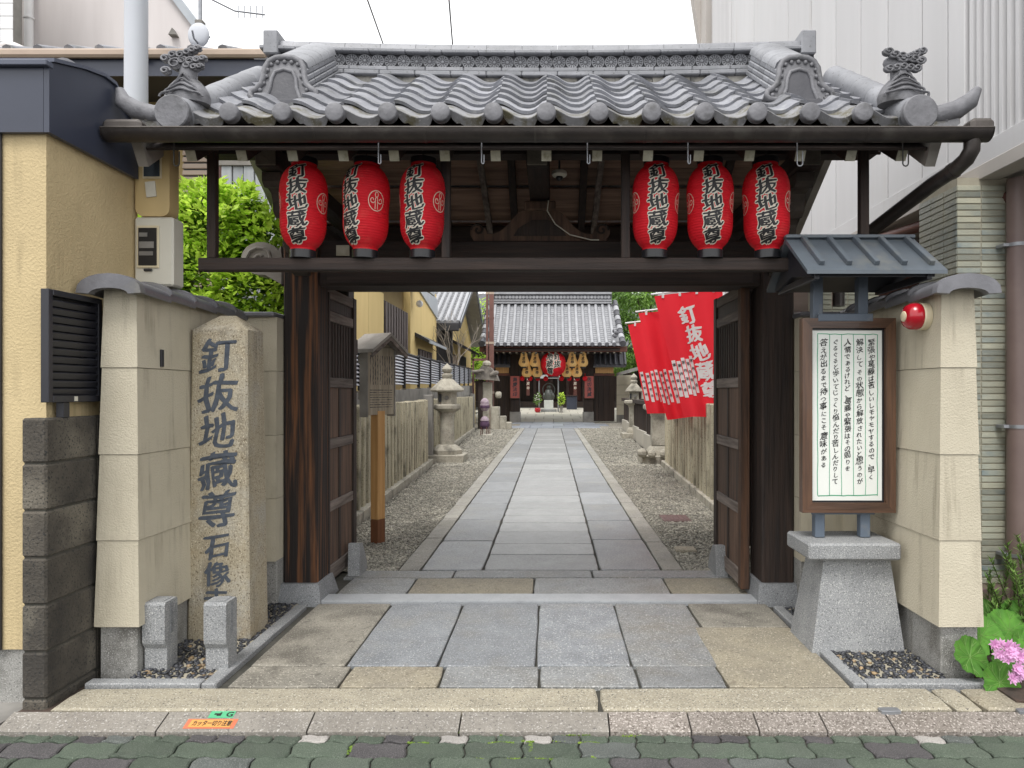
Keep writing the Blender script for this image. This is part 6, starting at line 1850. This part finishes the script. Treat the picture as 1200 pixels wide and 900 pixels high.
h2 = thing('gabled_house', 'second yellow house with tiled gable roof and dark barge board', 'house', (-5, 36, 0))
H2X = -4.75
MB().box(-12, H2X, 32.0, 42, 0, 4.6).build('wall', K['wall_yellow'], h2)
MB().prism([(32.0, 4.6), (42, 4.6), (37.2, 7.0)], 'x', -12, H2X - .01).build('gable_wall', K['wall_yellow'], h2)
MB().box(-12, H2X + .015, 31.97, 32.6, 0, 4.5).build('front_wall', K['trim_dark'], h2)
MB().prism([(31.2, 4.62), (37.2, 7.45), (37.2, 7.15), (31.2, 4.40)], 'x', -12, H2X + .75).build('roof_slope', K['tile_far'], h2)
MB().prism([(37.2, 7.45), (43.0, 4.6), (43.0, 4.3), (37.2, 7.15)], 'x', -12, H2X + .75).build('roof_slope', K['tile_far'], h2)
for i in range(26):
    x = H2X + .65 - i * .28
    MB().tube([(x, 31.2, 4.66), (x, 37.2, 7.49)], .09, 6).build('roof_tile_roll', K['tile_far'], h2, smooth=60)
rr2 = MB()
for j in range(16):
    s_ = j / 16
    rr2.box(-8, H2X + .74, 31.2 + 6 * s_, 31.2 + 6 * s_ + .05, 4.64 + 2.83 * s_, 4.72 + 2.83 * s_)
rr2.build('tile_course', K['tile_far'], h2, kind='stuff')
MB().prism([(31.1, 4.35), (37.2, 7.2), (43.1, 4.3), (43.1, 4.62), (37.2, 7.5), (31.1, 4.66)], 'x', H2X + .70, H2X + .78).build('barge_board', K['trim_dark'], h2)
MB().prism([(31.1, 4.60), (37.2, 7.46), (43.1, 4.58), (43.1, 4.66), (37.2, 7.55), (31.1, 4.70)], 'x', H2X + .78, H2X + .80).build('barge_cap', K['trim_grey'], h2)
MB().box(H2X - 3, H2X + .7, 31.0, 31.25, 4.25, 4.6, .02).build('eave_gutter', K['trim_dark'], h2)
MB().box(H2X + .05, H2X + .3, 31.9, 32.1, 0, 4.4).build('downpipe', K['trim_dark'], h2)
MB().prism([(H2X, 3.95), (H2X + .8, 3.55), (H2X + .8, 3.68), (H2X, 4.1)], 'y', 33.2, 39).build('window_hood', K['trim_dark'], h2)
v2 = MB().box(H2X - .1, H2X + .03, 33.4, 35.6, 2.0, 3.4).build('window', K['trim_dark'], h2)
for i in range(6): MB().box(H2X + .03, H2X + .06, 33.45 + i * .36, 33.45 + i * .36 + .22, 2.05, 3.35).build('window_bar', K['shutter'], v2)
v3 = MB().box(H2X - .1, H2X + .03, 36.6, 39.4, 1.2, 3.5).build('door_panel', K['concrete'], h2)
for i in range(5): MB().box(H2X + .03, H2X + .06, 36.7 + i * .54, 36.7 + i * .54 + .30, 1.25, 3.45).build('window_bar', K['trim_dark'], v3)
MB().box(H2X + .02, H2X + .9, 32.2, 36.0, 0, 2.05).build('porch_wall', K['wall_yellow'], h2)
bt = thing('bare_tree', 'pale leafless branching tree between the two yellow houses', 'tree', (-4.35, 30.9, 0))
br_ = random.Random(12)
def grow(p, d, L_, r_, dep, par, name):
    q = p + d * L_
    o = MB().tube([p, p.lerp(q, .5) + Vector((br_.uniform(-.05, .05), 0, br_.uniform(-.03, .03))), q], [r_, r_ * .85, r_ * .7], 5).build(name, K['bare_twig'], par)
    if dep:
        for _ in range(3): grow(q if _ else p.lerp(q, .7), (d + Vector((br_.uniform(-.8, .55), br_.uniform(-.5, .5), br_.uniform(-.2, .6)))).normalized(), L_ * .7, r_ * .62, dep - 1, par, 'branch')
grow(Vector((-4.3, 30.9, 0)), Vector((-.05, 0, 1)), 1.9, .05, 4, bt, 'trunk')

# ================================================================ REAR TEMPLE GATE
rg = thing('rear_temple_gate', 'grand inner gate with tall tiled roof at the path end', 'gate', (.05, 37, 0))
RX = .05
for x in (-1.88, 1.93):
    MB().box(x - .25, x + .25, 36.8, 37.3, .55, 4.3, .02).build('post', K['wood_far'], rg)
    MB().box(x - .28, x + .28, 36.76, 37.34, -.05, .55, .03).build('post_base', K['concrete'], rg)
MB().box(RX - 3.3, RX + 3.3, 36.9, 37.2, 3.75, 4.15, .02).build('lintel', K['wood_far'], rg)
MB().box(RX - 3.5, RX + 3.5, 36.0, 36.2, 3.55, 3.75, .02).build('front_beam', K['wood_far'], rg)
MB().box(RX - 3.6, RX + 3.7, 35.05, 35.2, 3.56, 3.83, .02).build('eave_board', K['wood_red'], rg)
MB().box(RX - 3.6, RX + 3.6, 35.2, 38.6, 3.86, 3.90).build('eave_soffit', K['wood_far'], rg)
for i in range(22):
    x = RX - 3.4 + i * .324
    MB().box(x - .05, x + .05, 35.3, 36.4, 3.50, 3.60).build('rafter', K['wood_far'], rg)
    MB().box(x - .045, x + .045, 35.285, 35.298, 3.505, 3.595).build('rafter_end', K['rafter_white'], rg)
# side bays with dark board doors and small tiled roofs
for sx, x0, x1 in ((-1, -3.0, -2.14), (1, 2.19, 3.3)):
    n = 4
    for i in range(n):
        a, c = x0 + (x1 - x0) * i / n, x0 + (x1 - x0) * (i + 1) / n
        MB().box(a + .002, c - .002, 37.0, 37.08, .05, 2.42, .012).build('door_board', K['wood_far'], rg)
    MB().box(x0, x1, 36.95, 37.1, 2.43, 2.55, .01).build('door_lintel', K['wood_red'], rg)
    MB().box(x0 + .1, x1 - .06, 36.93, 37.0, 2.56, 2.86, .01).build('bright_board', K['wood_orange'], rg)
    xa, xb_ = (x0 - .3, x1) if sx < 0 else (x0, x1 + .55)
    MB().prism([(36.5, 2.88), (36.5, 3.0), (37.1, 3.75), (37.7, 3.0), (37.7, 2.88)], 'x', xa, xb_).build('side_roof', K['tile_dark'], rg)
    k = int((xb_ - xa) / .26)
    for i in range(k + 1):
        x = xa + .05 + i * (xb_ - xa - .1) / k
        MB().tube([(x, 36.45, 2.98), (x, 37.05, 3.74)], .07, 8).build('side_roof_roll', K['tile_dark'], rg, smooth=60)
    MB().box(xa, xb_, 36.98, 37.22, 3.74, 3.92, .03).build('side_ridge', K['tile_dark'], rg)
    MB().prism([(37.3, 3.9), (38.4, 4.7), (38.4, 4.6), (37.3, 3.8)], 'x', xa + .1, xb_ - .3).build('inner_roof', K['tile_far'], rg)
# main roof
RE, RZ = Vector((0, 34.8, 3.86)), Vector((0, 38.2, 6.32))
NC = 18; pitch = .357; X0 = RX - pitch * (NC - 1) / 2
def rs(t, n=0.0, x=0.0):
    d = (RZ - RE).normalized(); nn = Vector((0, -d.z, d.y))
    sag = -.10 * math.sin(PI * t)
    p = RE.lerp(RZ, t) + nn * (n + sag)
    return Vector((x, p.y, p.z))
for i in range(NC):
    x = X0 + i * pitch
    MB().tube([rs(t / 8, .06, x) for t in range(9)], .085, 10).build('roof_tile_roll', K['tile_far'], rg, smooth=60)
    MB().lathe([(.0, 0), (.10, 0), (.105, .02), (.105, .08), (0, .08)], rs(0, .06, x) + Vector((0, -.06, 0)), 14, Matrix.Rotation(R(-90), 4, 'X')).build('end_tile', K['tile_dark'], rg, smooth=40)
cm = MB()
NRW = 20
for j in range(NRW):
    a, c = rs(j / NRW, .035, 0), rs((j + 1) / NRW, -.005, 0)
    cm.add([(X0 - .3, a.y, a.z), (X0 + pitch * NC - .05, a.y, a.z), (X0 + pitch * NC - .05, c.y, c.z), (X0 - .3, c.y, c.z), (X0 - .3, a.y, a.z - .045), (X0 + pitch * NC - .05, a.y, a.z - .045)], [(0, 1, 2, 3), (4, 5, 1, 0)])
cm.build('pan_tiles', K['tile_far'], rg, kind='stuff')
MB().prism([(38.2, 6.12), (42, 3.85), (42, 3.75), (38.2, 6.0), (34.95, 3.60), (34.95, 3.68)], 'x', X0 - .3, X0 + pitch * NC - .05).build('roof_deck', K['wood_far'], rg)
for z0, z1, w, mt_ in ((6.30, 6.42, .32, 'tile_far'), (6.43, 6.50, .36, 'tile_far'), (6.51, 6.78, .26, 'tile_dark'), (6.79, 6.88, .36, 'tile_far'), (6.89, 7.05, .26, 'tile_far')):
    MB().box(X0 - .1, X0 + pitch * (NC - 1) + .15, 38.2 - w, 38.2 + w, z0, z1, .015).build('main_ridge', K[mt_], rg)
kd = MB().lathe([(0, 0), (.07, 0), (.09, .02), (.09, .04), (0, .04)], (0, 0, 0), 12, Matrix.Rotation(R(-90), 4, 'X')).mesh('ridge_disc', K['tile_far'], smooth=40)
for i in range(34): piece('ridge_disc', kd, rg, (X0 + .05 + i * .182, 37.91, 6.645))
for sx in (-1, 1):                            # verges: stacked end tiles, guardian ornaments
    x = RX + sx * (pitch * NC / 2 + .16)
    for j in range(9):
        a, c = rs(j / 9, .05, x + sx * .08 * (1 - j / 9)), rs((j + 1) / 9 + .02, .05, x + sx * .08 * (1 - (j + 1) / 9))
        MB().tube([a + Vector((0, 0, .04)), c + Vector((0, 0, .02))], [.17, .14], 10).build('verge_tile', K['tile_far' if j % 2 else 'tile_dark'], rg, smooth=60)
    og = rs(.12, .25, x - sx * .28)
    MB().sphere(og, (.16, .14, .14), 10, 7).sphere(og + Vector((sx * .06, -.05, .16)), (.10, .10, .10), 9, 6).sphere(og + Vector((-sx * .08, 0, .26)), (.05, .05, .10), 7, 5).build('guardian_ornament', K['tile_dark'], rg, smooth=60)
    MB().prism([(x - sx * .28 - .22, og.z - .28), (x - sx * .28 + .22, og.z - .28), (x - sx * .28 + .16, og.z - .02), (x - sx * .28 - .16, og.z - .02)], 'y', og.y - .1, og.y + .1).build('ornament_base', K['tile_far'], rg)
# red wooden signs on its posts
for px, tx_ in ((603.5, '高慶法印'), (690.5, '苦切消滅')):
    x = (px - 646) / 832 * 36.7
    t = thing('red_sign', 'faded red vertical sign board on the rear gate ' + ('left' if px < 640 else 'right') + ' post', 'sign', (x, 36.7, 1.3))
    MB().box(x - .24, x + .24, 36.70, 36.76, 1.26, 2.40, .012).build('board', K['sign_red'], t)
    MB().box(x - .26, x - .235, 36.68, 36.77, 1.25, 2.41).box(x + .235, x + .26, 36.68, 36.77, 1.25, 2.41).box(x - .26, x + .26, 36.68, 36.77, 1.24, 1.265).build('border', K['wood_frame'], t)
    flat(bolden(column(tx_, x, 2.34, .24, .255, 0, .08), .008), lambda u, v, e=0: (u, 36.694 - e, v), 'lettering', K['ink_soft'], t, lift=.0002)

def glantern(px, zc, H, Rm, Y, label, group, mt_, body, cols, tsz, tp, nm='hanging_lantern'):
    x = (px - 646) / 832 * Y
    t = thing(nm, label, 'lantern', (x, Y, zc - H / 2), group)
    prof = []
    for i in range(15):
        for f_, dr in ((0, 0), (.5, .008)):
            v = (i + f_) / 15
            prof.append((max(.05, Rm * body(v)) + dr, H * v))
    MB().lathe(prof, (x, Y, zc - H / 2), 24).build('paper_body', K[mt_], t, smooth=60)
    MB().lathe([(Rm * body(0) * .9, -.07), (Rm * body(0) * 1.0, -.07), (Rm * body(0) * 1.0, .03), (Rm * body(0) * .9, .03)], (x, Y, zc - H / 2), 16).build('bottom_ring', K['black_plastic'], t, smooth=40)
    MB().lathe([(Rm * body(1) * .9, -.02), (Rm * body(1) * 1.05, -.02), (Rm * body(1) * 1.05, .06), (Rm * body(1) * .9, .06)], (x, Y, zc + H / 2), 16).build('top_ring', K['black_plastic'], t, smooth=40)
    MB().tube([(x, Y, zc + H / 2), (x, Y, 3.9)], .015, 5).build('cord', K['iron'], t)
    fn = lambda off: (lambda u, v, e=0: (x + (Rm * body(min(1, max(0, v / H))) + off + e) * math.sin(u / Rm), Y - (Rm * body(min(1, max(0, v / H))) + off + e) * math.cos(u / Rm), zc - H / 2 + v))
    if len(cols) > 1:
        flat(sum([bolden(column(c, u, H - .10, tsz, tp, 0, .1), .035, 8) for u, c in cols], []), fn(.016), 'lettering_outline', K['letter_white'], t, step=.08, lift=.0003)
    flat(sum([bolden(column(c, u, H - .10, tsz, tp, 0, .1), .010 if len(cols) > 1 else .004) for u, c in cols], []), fn(.024), 'lettering', K['letter_black'], t, step=.08, lift=.0003)
gourd = lambda v: .60 + .42 * math.exp(-((v - .27) / .30) ** 2) - .12 * (v > .86) * (v - .86) / .14 - .25 * math.exp(-(v / .07) ** 2)
ball = lambda v: max(.45, (1 - abs(2 * v - 1) ** 2.6) ** .5) if 0 < v < 1 else .45
GN = 'yellow gourd shaped lanterns under the rear gate eave'
for i, (px, zc, Y, lab) in enumerate(((617.5, 2.73, 36.5, 'lower yellow lantern at the far left of the rear gate row'), (629.5, 2.73, 36.5, 'lower yellow lantern left of the big red lantern'), (664.5, 2.73, 36.5, 'lower yellow lantern right of the big red lantern'), (676, 2.73, 36.5, 'lower yellow lantern second from right at the rear gate'),
                                      (614, 3.25, 36.1, 'upper yellow lantern at the far left of the rear gate'), (627, 3.25, 36.1, 'upper yellow lantern second from left at the rear gate'), (670.5, 3.25, 36.1, 'upper yellow lantern second from right at the rear gate'), (683, 3.25, 36.1, 'upper yellow lantern at the far right of the rear gate'))):
    glantern(px, zc, .78, .26, Y, lab, GN, 'lantern_yellow', gourd, [(0, '地蔵尊')], .17, .18)
glantern(648.5, 2.98, 1.24, .62, 35.7, 'big round red lantern at the centre of the rear gate', 'big red lantern', 'lantern_red', ball, [(-.19, '地蔵尊'), (.19, '釘抜')], .36, .35)
gar = thing('lantern_garland', 'row of tiny red lantern bulbs under the yellow lanterns of the rear gate', 'lantern garland', (0, 36.6, 2.5))
MB().box(-1.55, 1.75, 36.58, 36.62, 2.54, 2.57).build('string_bar', K['iron'], gar)
for i in range(9):
    px = 612 + i * 9.2
    if 640 < px < 658: continue
    x = (px - 646) / 832 * 36.6
    o = MB().sphere((x, 36.6, 2.27), (.13, .10, .13), 10, 6).tube([(x, 36.6, 2.36), (x, 36.6, 2.55)], .012, 5).build('small_red_lantern', K['lantern_red'], gar, 60)

# courtyard: fountain basin / statue under a metal frame, vases, main hall
def gz(y): return (y - 37.5) * .83 / 22.5
YB = 46.0; zB = gz(YB); xB = (643 - 646) / 832 * YB
bs_ = thing('bronze_statue', 'grey ring-backed statue on a pale stone block in the courtyard', 'statue', (xB, YB, zB))
MB().box(xB - .30, xB + .30, YB - .3, YB + .3, zB - .05, zB + .74, .02).build('stone_block', K['statue_block'], bs_)
MB().box(xB - .5, xB + .5, YB - .4, YB + .4, zB - .05, zB + .16, .02).build('plinth', K['granite'], bs_)
MB().lathe([(.30, 0), (.34, .2), (.26, .5), (.22, .62), (.15, .72)], (xB, YB, zB + .75), 14).sphere((xB, YB - .03, zB + 1.58), (.13, .13, .16), 10, 8).build('figure', K['bronze'], bs_, smooth=60)
MB().tube([(xB + .38 * math.cos(a * PI / 12), YB + .05, zB + 1.42 + .42 * math.sin(a * PI / 12)) for a in range(25)], .035, 6).build('halo_ring', K['bronze'], bs_, smooth=60)
MB().sphere((xB - .28, YB - .2, zB + 1.0), (.1, .08, .2), 8, 6).sphere((xB + .28, YB - .2, zB + 1.0), (.1, .08, .2), 8, 6).build('side_figure', K['bronze'], bs_, smooth=60)
cf = thing('metal_canopy', 'thin grey metal canopy frame standing over the statue', 'canopy', (xB, YB, zB))
for sx in (-1, 1):
    MB().box(xB + sx * .62 - .04, xB + sx * .62 + .04, YB - .5, YB - .42, zB, zB + 2.15).build('post', K['steel'], cf)
    MB().box(xB + sx * .62 - .04, xB + sx * .62 + .04, YB + .5, YB + .58, zB, zB + 2.15).build('post', K['steel'], cf)
MB().prism([(xB - .8, zB + 2.15), (xB + .8, zB + 2.15), (xB + .7, zB + 2.3), (xB, zB + 2.42), (xB - .7, zB + 2.3)], 'y', YB - .6, YB + .65).build('roof', K['zinc'], cf)
for sx, lab in ((-1, 'flowering plant in a red pot left of the statue'), (1, 'leafy green plant in a grey vase right of the statue')):
    x = xB + sx * .72 + (.02 if sx < 0 else .08)
    t = thing('potted_plant', lab, 'plant', (x, YB - .9, gz(YB - .9)))
    z = gz(YB - .9)
    MB().lathe([(.12, 0), (.20, .12), (.19, .26), (.14, .30)] if sx < 0 else [(.16, 0), (.08, .1), (.10, .3), (.13, .42)], (x, YB - .9, z), 12).build('pot', K['red_gloss' if sx < 0 else 'concrete'], t, smooth=60)
    m = MB(); leafs(m, (x, YB - .9, z + .85), (.2, .18, .38), 150, .14, sr, .6, -.3)
    m.build('leaves', K['leaf_bright' if sx > 0 else 'leaf_willow'], t)
    if sx < 0:
        m = MB()
        for _ in range(10): m.sphere((x + sr.uniform(-.15, .15), YB - 1.05, z + .75 + sr.uniform(0, .45)), .045, 6, 4)
        m.build('blossoms', K['banner_white'], t)
fe = thing('fire_extinguisher', 'red fire extinguisher standing by the right rear gate post', 'fire extinguisher', (1.95, 40, gz(40)))
xF = (688 - 646) / 832 * 41
MB().lathe([(.10, 0), (.11, .05), (.11, .52), (.06, .62), (.03, .66)], (xF, 41, gz(41)), 14).build('cylinder_body', K['red_gloss'], fe, smooth=60)
MB().box(xF - .06, xF + .06, 40.95, 41.05, gz(41) + .66, gz(41) + .72).build('handle', K['iron'], fe)
mh = thing('main_hall', 'dark timber main hall deep in the shade behind the courtyard', 'temple hall', (0, 54, 0))
zH = gz(52)
MB().box(-7, 7, 54.0, 54.3, zH, 6.5).build('wall', K['hall_dark'], mh)
MB().box(-7, 7, 51.5, 53.9, zH - .1, zH + .35).build('veranda', K['wood_far'], mh)
for i in range(9):
    x = -4.8 + i * 1.2
    MB().box(x - .11, x + .11, 52.0, 52.22, zH, 5.2, .01).build('pillar', K['hall_dark'], mh)
    MB().box(x + .16, x + 1.04, 53.9, 53.96, zH + .4, 2.9, .01).build('door_panel', K['hall_red' if i % 2 else 'wood_far'], mh)
MB().box(-7, 7, 51.9, 52.3, 3.9, 4.4).build('beam', K['hall_dark'], mh)
MB().prism([(49.5, 4.6), (49.5, 4.8), (57, 9.5), (64, 4.8), (64, 4.6)], 'x', -8.5, 8.5).build('roof', K['tile_dark'], mh)
for x, wd_ in ((-1.55, .22), (1.60, .22)):
    o = thing('hanging_scroll', 'long narrow dark scroll hanging in the hall, %s side' % ('left' if x < 0 else 'right'), 'scroll', (x, 47.5, 2))
    MB().box(x - wd_ / 2, x + wd_ / 2, 47.5, 47.52, gz(47) + 1.0, gz(47) + 2.3).build('scroll_sheet', K['hall_red'], o)
    flat([column('地蔵尊', x, gz(47) + 2.2, .2, .3, .01)], lambda u, v: (u, 47.494, v), 'lettering', K['letter_white'], o)
pb = thing('offering_box', 'dark box standing in front of the hall, right of the statue', 'box', (1.4, 48.5, gz(48.5)))
MB().box(1.05, 1.75, 48.2, 48.8, gz(48.5), gz(48.5) + .9, .02).build('box_body', K['navy'], pb)
MB().box(1.0, 1.8, 48.15, 48.85, gz(48.5) + .9, gz(48.5) + .96, .01).build('box_lid', K['hall_dark'], pb)

# right of the rear gate: beige wall with sloping dark roof
bwal = thing('beige_wall', 'beige plastered wall panel right of the rear gate', 'wall', (4, 37, 0))
for i in range(4):
    MB().box(3.42, 4.30, 37.0, 37.2, .38 + i * .52 + .006, .38 + (i + 1) * .52 - .006, .008).build('wall_panel', K['stucco_cream'], bwal)
MB().box(3.42, 4.30, 36.98, 37.22, -.1, .38).build('stone_base', K['concrete'], bwal)
sr_ = thing('side_shed', 'low dark roofed shed at the right behind the banners', 'shed', (4.8, 33, 0))
MB().prism([(3.35, 2.55), (6.5, 3.45), (6.5, 3.3), (3.35, 2.40)], 'y', 30.5, 36.5).build('roof', K['concrete'], sr_)
MB().box(4.2, 6.4, 31, 36, 0, 2.6).build('wall', K['wood_far'], sr_)
MB().box(3.95, 4.1, 31, 31.15, 0, 2.65).build('post', K['wood_grey'], sr_)

# left of the rear gate: lantern-house on pillar, poles, purple lanterns
X_ = lambda px, Y: (px - 646) / 832 * Y
lh = thing('stone_shrine', 'small stone shrine pillar with a broad dark roof, left of rear gate', 'shrine', (X_(569, 30), 30, 0))
xs = X_(569, 30.5)
MB().box(xs - .12, xs + .28, 30.3, 30.7, 0, 2.0, .02).build('pillar', K['lantern_stone'], lh)
MB().box(xs - .30, xs - .10, 30.2, 30.5, 0, 2.1, .02).build('rear_pillar', K['wood_far'], lh)
MB().prism([(xs - .42, 2.12), (xs + .58, 2.05), (xs + .50, 2.28), (xs + .25, 2.62), (xs - .1, 2.70), (xs - .35, 2.38)], 'y', 30.0, 31.0).build('roof', K['rough_rock'], lh)
for i in range(9): MB().sphere((xs + rng.uniform(-.4, .5), 30.05 + rng.uniform(-.1, .2), 2.25 + rng.uniform(0, .35)), (rng.uniform(.15, .3), .12, rng.uniform(.05, .12)), 7, 5, (0, rng.uniform(-.5, .5), 0)).build('rough_stone', K['rough_rock'], lh)
MB().sphere((xs + .05, 30.5, 2.78), (.20, .2, .15), 7, 5).build('finial', K['lantern_stone'], lh)
MB().lathe([(.10, 0), (.14, .05), (.14, .2), (.10, .25)], (xs + .45, 30.2, 1.45), 12, Matrix.Rotation(R(90), 4, 'Y')).build('spout', K['lantern_stone'], lh, smooth=60)
for i, (dx, h) in enumerate(((.28, .95), (.55, .55), (.78, .28))):
    MB().box(xs + dx, xs + dx + .34, 30.0 + .1 * i, 30.6 + .1 * i, -.02, h, .02).build('step_stone', K['lantern_stone'], lh)
for px, w_, lab in ((571.0, .10, 'left thin red brown iron pole before the rear gate roof'), (576.0, .20, 'thicker red brown iron pole before the rear gate roof')):
    x = X_(px, 31.5)
    t = thing('iron_pole', lab, 'pole', (x, 31.5, 0))
    MB().box(x - w_ / 2, x + w_ / 2, 31.4, 31.6, 0, 9.0, .01).build('shaft', K['red_brown'], t)
    for k in range(7): MB().box(x - w_ / 2 - .012, x + w_ / 2 + .012, 31.39, 31.61, 1.5 + k * 1.1, 1.6 + k * 1.1).build('band', K['red_brown' if k % 2 else 'shutter'], t)
t = thing('iron_crossbar', 'red brown iron cross bar and upright left of the rear gate', 'frame', (X_(562, 31.3), 31.3, 0))
MB().box(X_(553, 31.3), X_(571, 31.3), 31.25, 31.35, 2.95, 3.05).build('bar', K['red_brown'], t)
MB().box(X_(553.5, 31.3), X_(555.5, 31.3), 31.25, 31.35, 0, 3.05).build('upright', K['red_brown'], t)
YP = 26.0
for zc, legs, lab in ((1.08, False, 'upper purple and white paper lantern on a thin rod'), (.42, True, 'lower purple paper lantern standing on thin legs')):
    x = X_(568, YP)
    t = thing('purple_lantern', lab, 'lantern', (x, YP, zc - .2))
    MB().lathe([(.10, -.20), (.16, -.12), (.17, .02), (.14, .10)], (x, YP, zc), 14).build('lower_body', K['purple' if legs else 'purple_pale'], t, smooth=60)
    MB().lathe([(.16, .10), (.15, .16), (.09, .24), (.03, .27)], (x, YP, zc), 14).build('cap', K['purple_pale'], t, smooth=60)
    MB().lathe([(.172, -.10), (.178, -.08), (.178, -.02), (.174, 0)], (x, YP, zc), 14).build('band', K['purple'], t, smooth=60)
    if legs:
        for a in range(4): MB().tube([(x + .14 * math.cos(a * PI / 2 + .6), YP + .14 * math.sin(a * PI / 2 + .6), zc - .12), (x + .17 * math.cos(a * PI / 2 + .6), YP + .17 * math.sin(a * PI / 2 + .6), -.02)], .016, 6).build('leg', K['red_brown'], t)
    else:
        MB().tube([(x + .19, YP + .02, -.02), (x + .19, YP + .02, zc + .05)], .012, 6).build('rod', K['red_brown'], t)
        MB().tube([(x + .19, YP + .02, zc), (x + .1, YP + .02, zc)], .012, 6).build('hook', K['red_brown'], t)
MB_ = MB().box(X_(566, YP), X_(577, YP), YP - .2, YP + .2, -.03, .03, .01).build('flat_slab', K['court'])
tag(MB_, 'flat pale slab under the purple lantern legs', 'stone slab')

# trees beyond
tr_ = random.Random(77)
def tree(name, lab, x, y, clumps, size, n, mt_, trunk, droop):
    t = thing(name, lab, 'tree', (x, y, 0))
    MB().tube([(x, y, -.1), (x + .1, y, trunk * .5), (x - .05, y, trunk)], [.28, .22, .14], 10).build('trunk', K['bark'], t, smooth=60)
    for i, (cx, cy, cz, r_) in enumerate(clumps):
        if i % 2 == 0: MB().tube([(x, y, trunk * .8), (x + (cx - x) * .5, y + (cy - y) * .5, (trunk + cz) / 2 + .2), (cx, cy, cz)], [.10, .06, .02], 6).build('limb', K['bark'], t)
    m = MB(); m2 = MB()
    for cx, cy, cz, r_ in clumps:
        leafs(m, (cx, cy, cz), (r_, r_, r_ * .85), int(n * r_ * r_), size, tr_, .3, droop, .38)
        leafs(m2, (cx, cy + .3, cz - .15), (r_ * .85, r_ * .85, r_ * .7), int(n * r_ * r_ * .5), size, tr_, .3, droop, .38)
    m2.build('inner_foliage', K['leaf_shade'], t); m.build('foliage', K[mt_], t)
cl = []
for _ in range(30): cl.append((tr_.uniform(3.4, 8.6), tr_.uniform(41, 45), tr_.uniform(3.2, 8.2), tr_.uniform(.7, 1.25)))
tree('willow_tree', 'light green willow like tree behind the rear gate, right side', 6.0, 43.5, cl, .24, 420, 'leaf_willow', 3.5, .8)
cl = []
for _ in range(16): cl.append((tr_.uniform(-6.6, -4.2), tr_.uniform(46, 49), tr_.uniform(3.0, 7.2), tr_.uniform(.6, 1.0)))
tree('green_tree', 'bright green tree seen left of the rear gate roof', -5.4, 47.5, cl, .24, 420, 'leaf_bright', 3.0, .2)
tl = thing('overhanging_branch', 'bare grey branch crossing the sky left of rear gate', 'branch', (-4.4, 44, 7))
MB().tube([(-6.4, 44, 7.4), (-5.2, 44, 7.3), (-4.2, 44, 7.7)], [.05, .04, .02], 6).tube([(-5.2, 44, 7.3), (-4.8, 44, 6.8), (-4.9, 44, 6.3)], [.03, .02, .01], 5).build('twigs', K['bare_twig'], tl)
# pale building right behind the banners
rbb = thing('pale_rear_building', 'pale greenish glazed building edge behind the red banners', 'building', (4.5, 16, 0))
MB().box(3.6, 8, 15.5, 24, 0, 6.5).build('wall', K['zinc'], rbb)
for i in range(5):
    MB().box(3.55, 3.6, 16 + i * 1.6, 17.3 + i * 1.6, .6, 3.1).build('window', K['glass'], rbb)
    MB().box(3.9 + i * .6, 4.35 + i * .6, 15.44, 15.5, 1.0, 3.2).build('window', K['glass'], rbb)

bpy.data.objects.remove(_fo)
bpy.data.curves.remove(_fc)
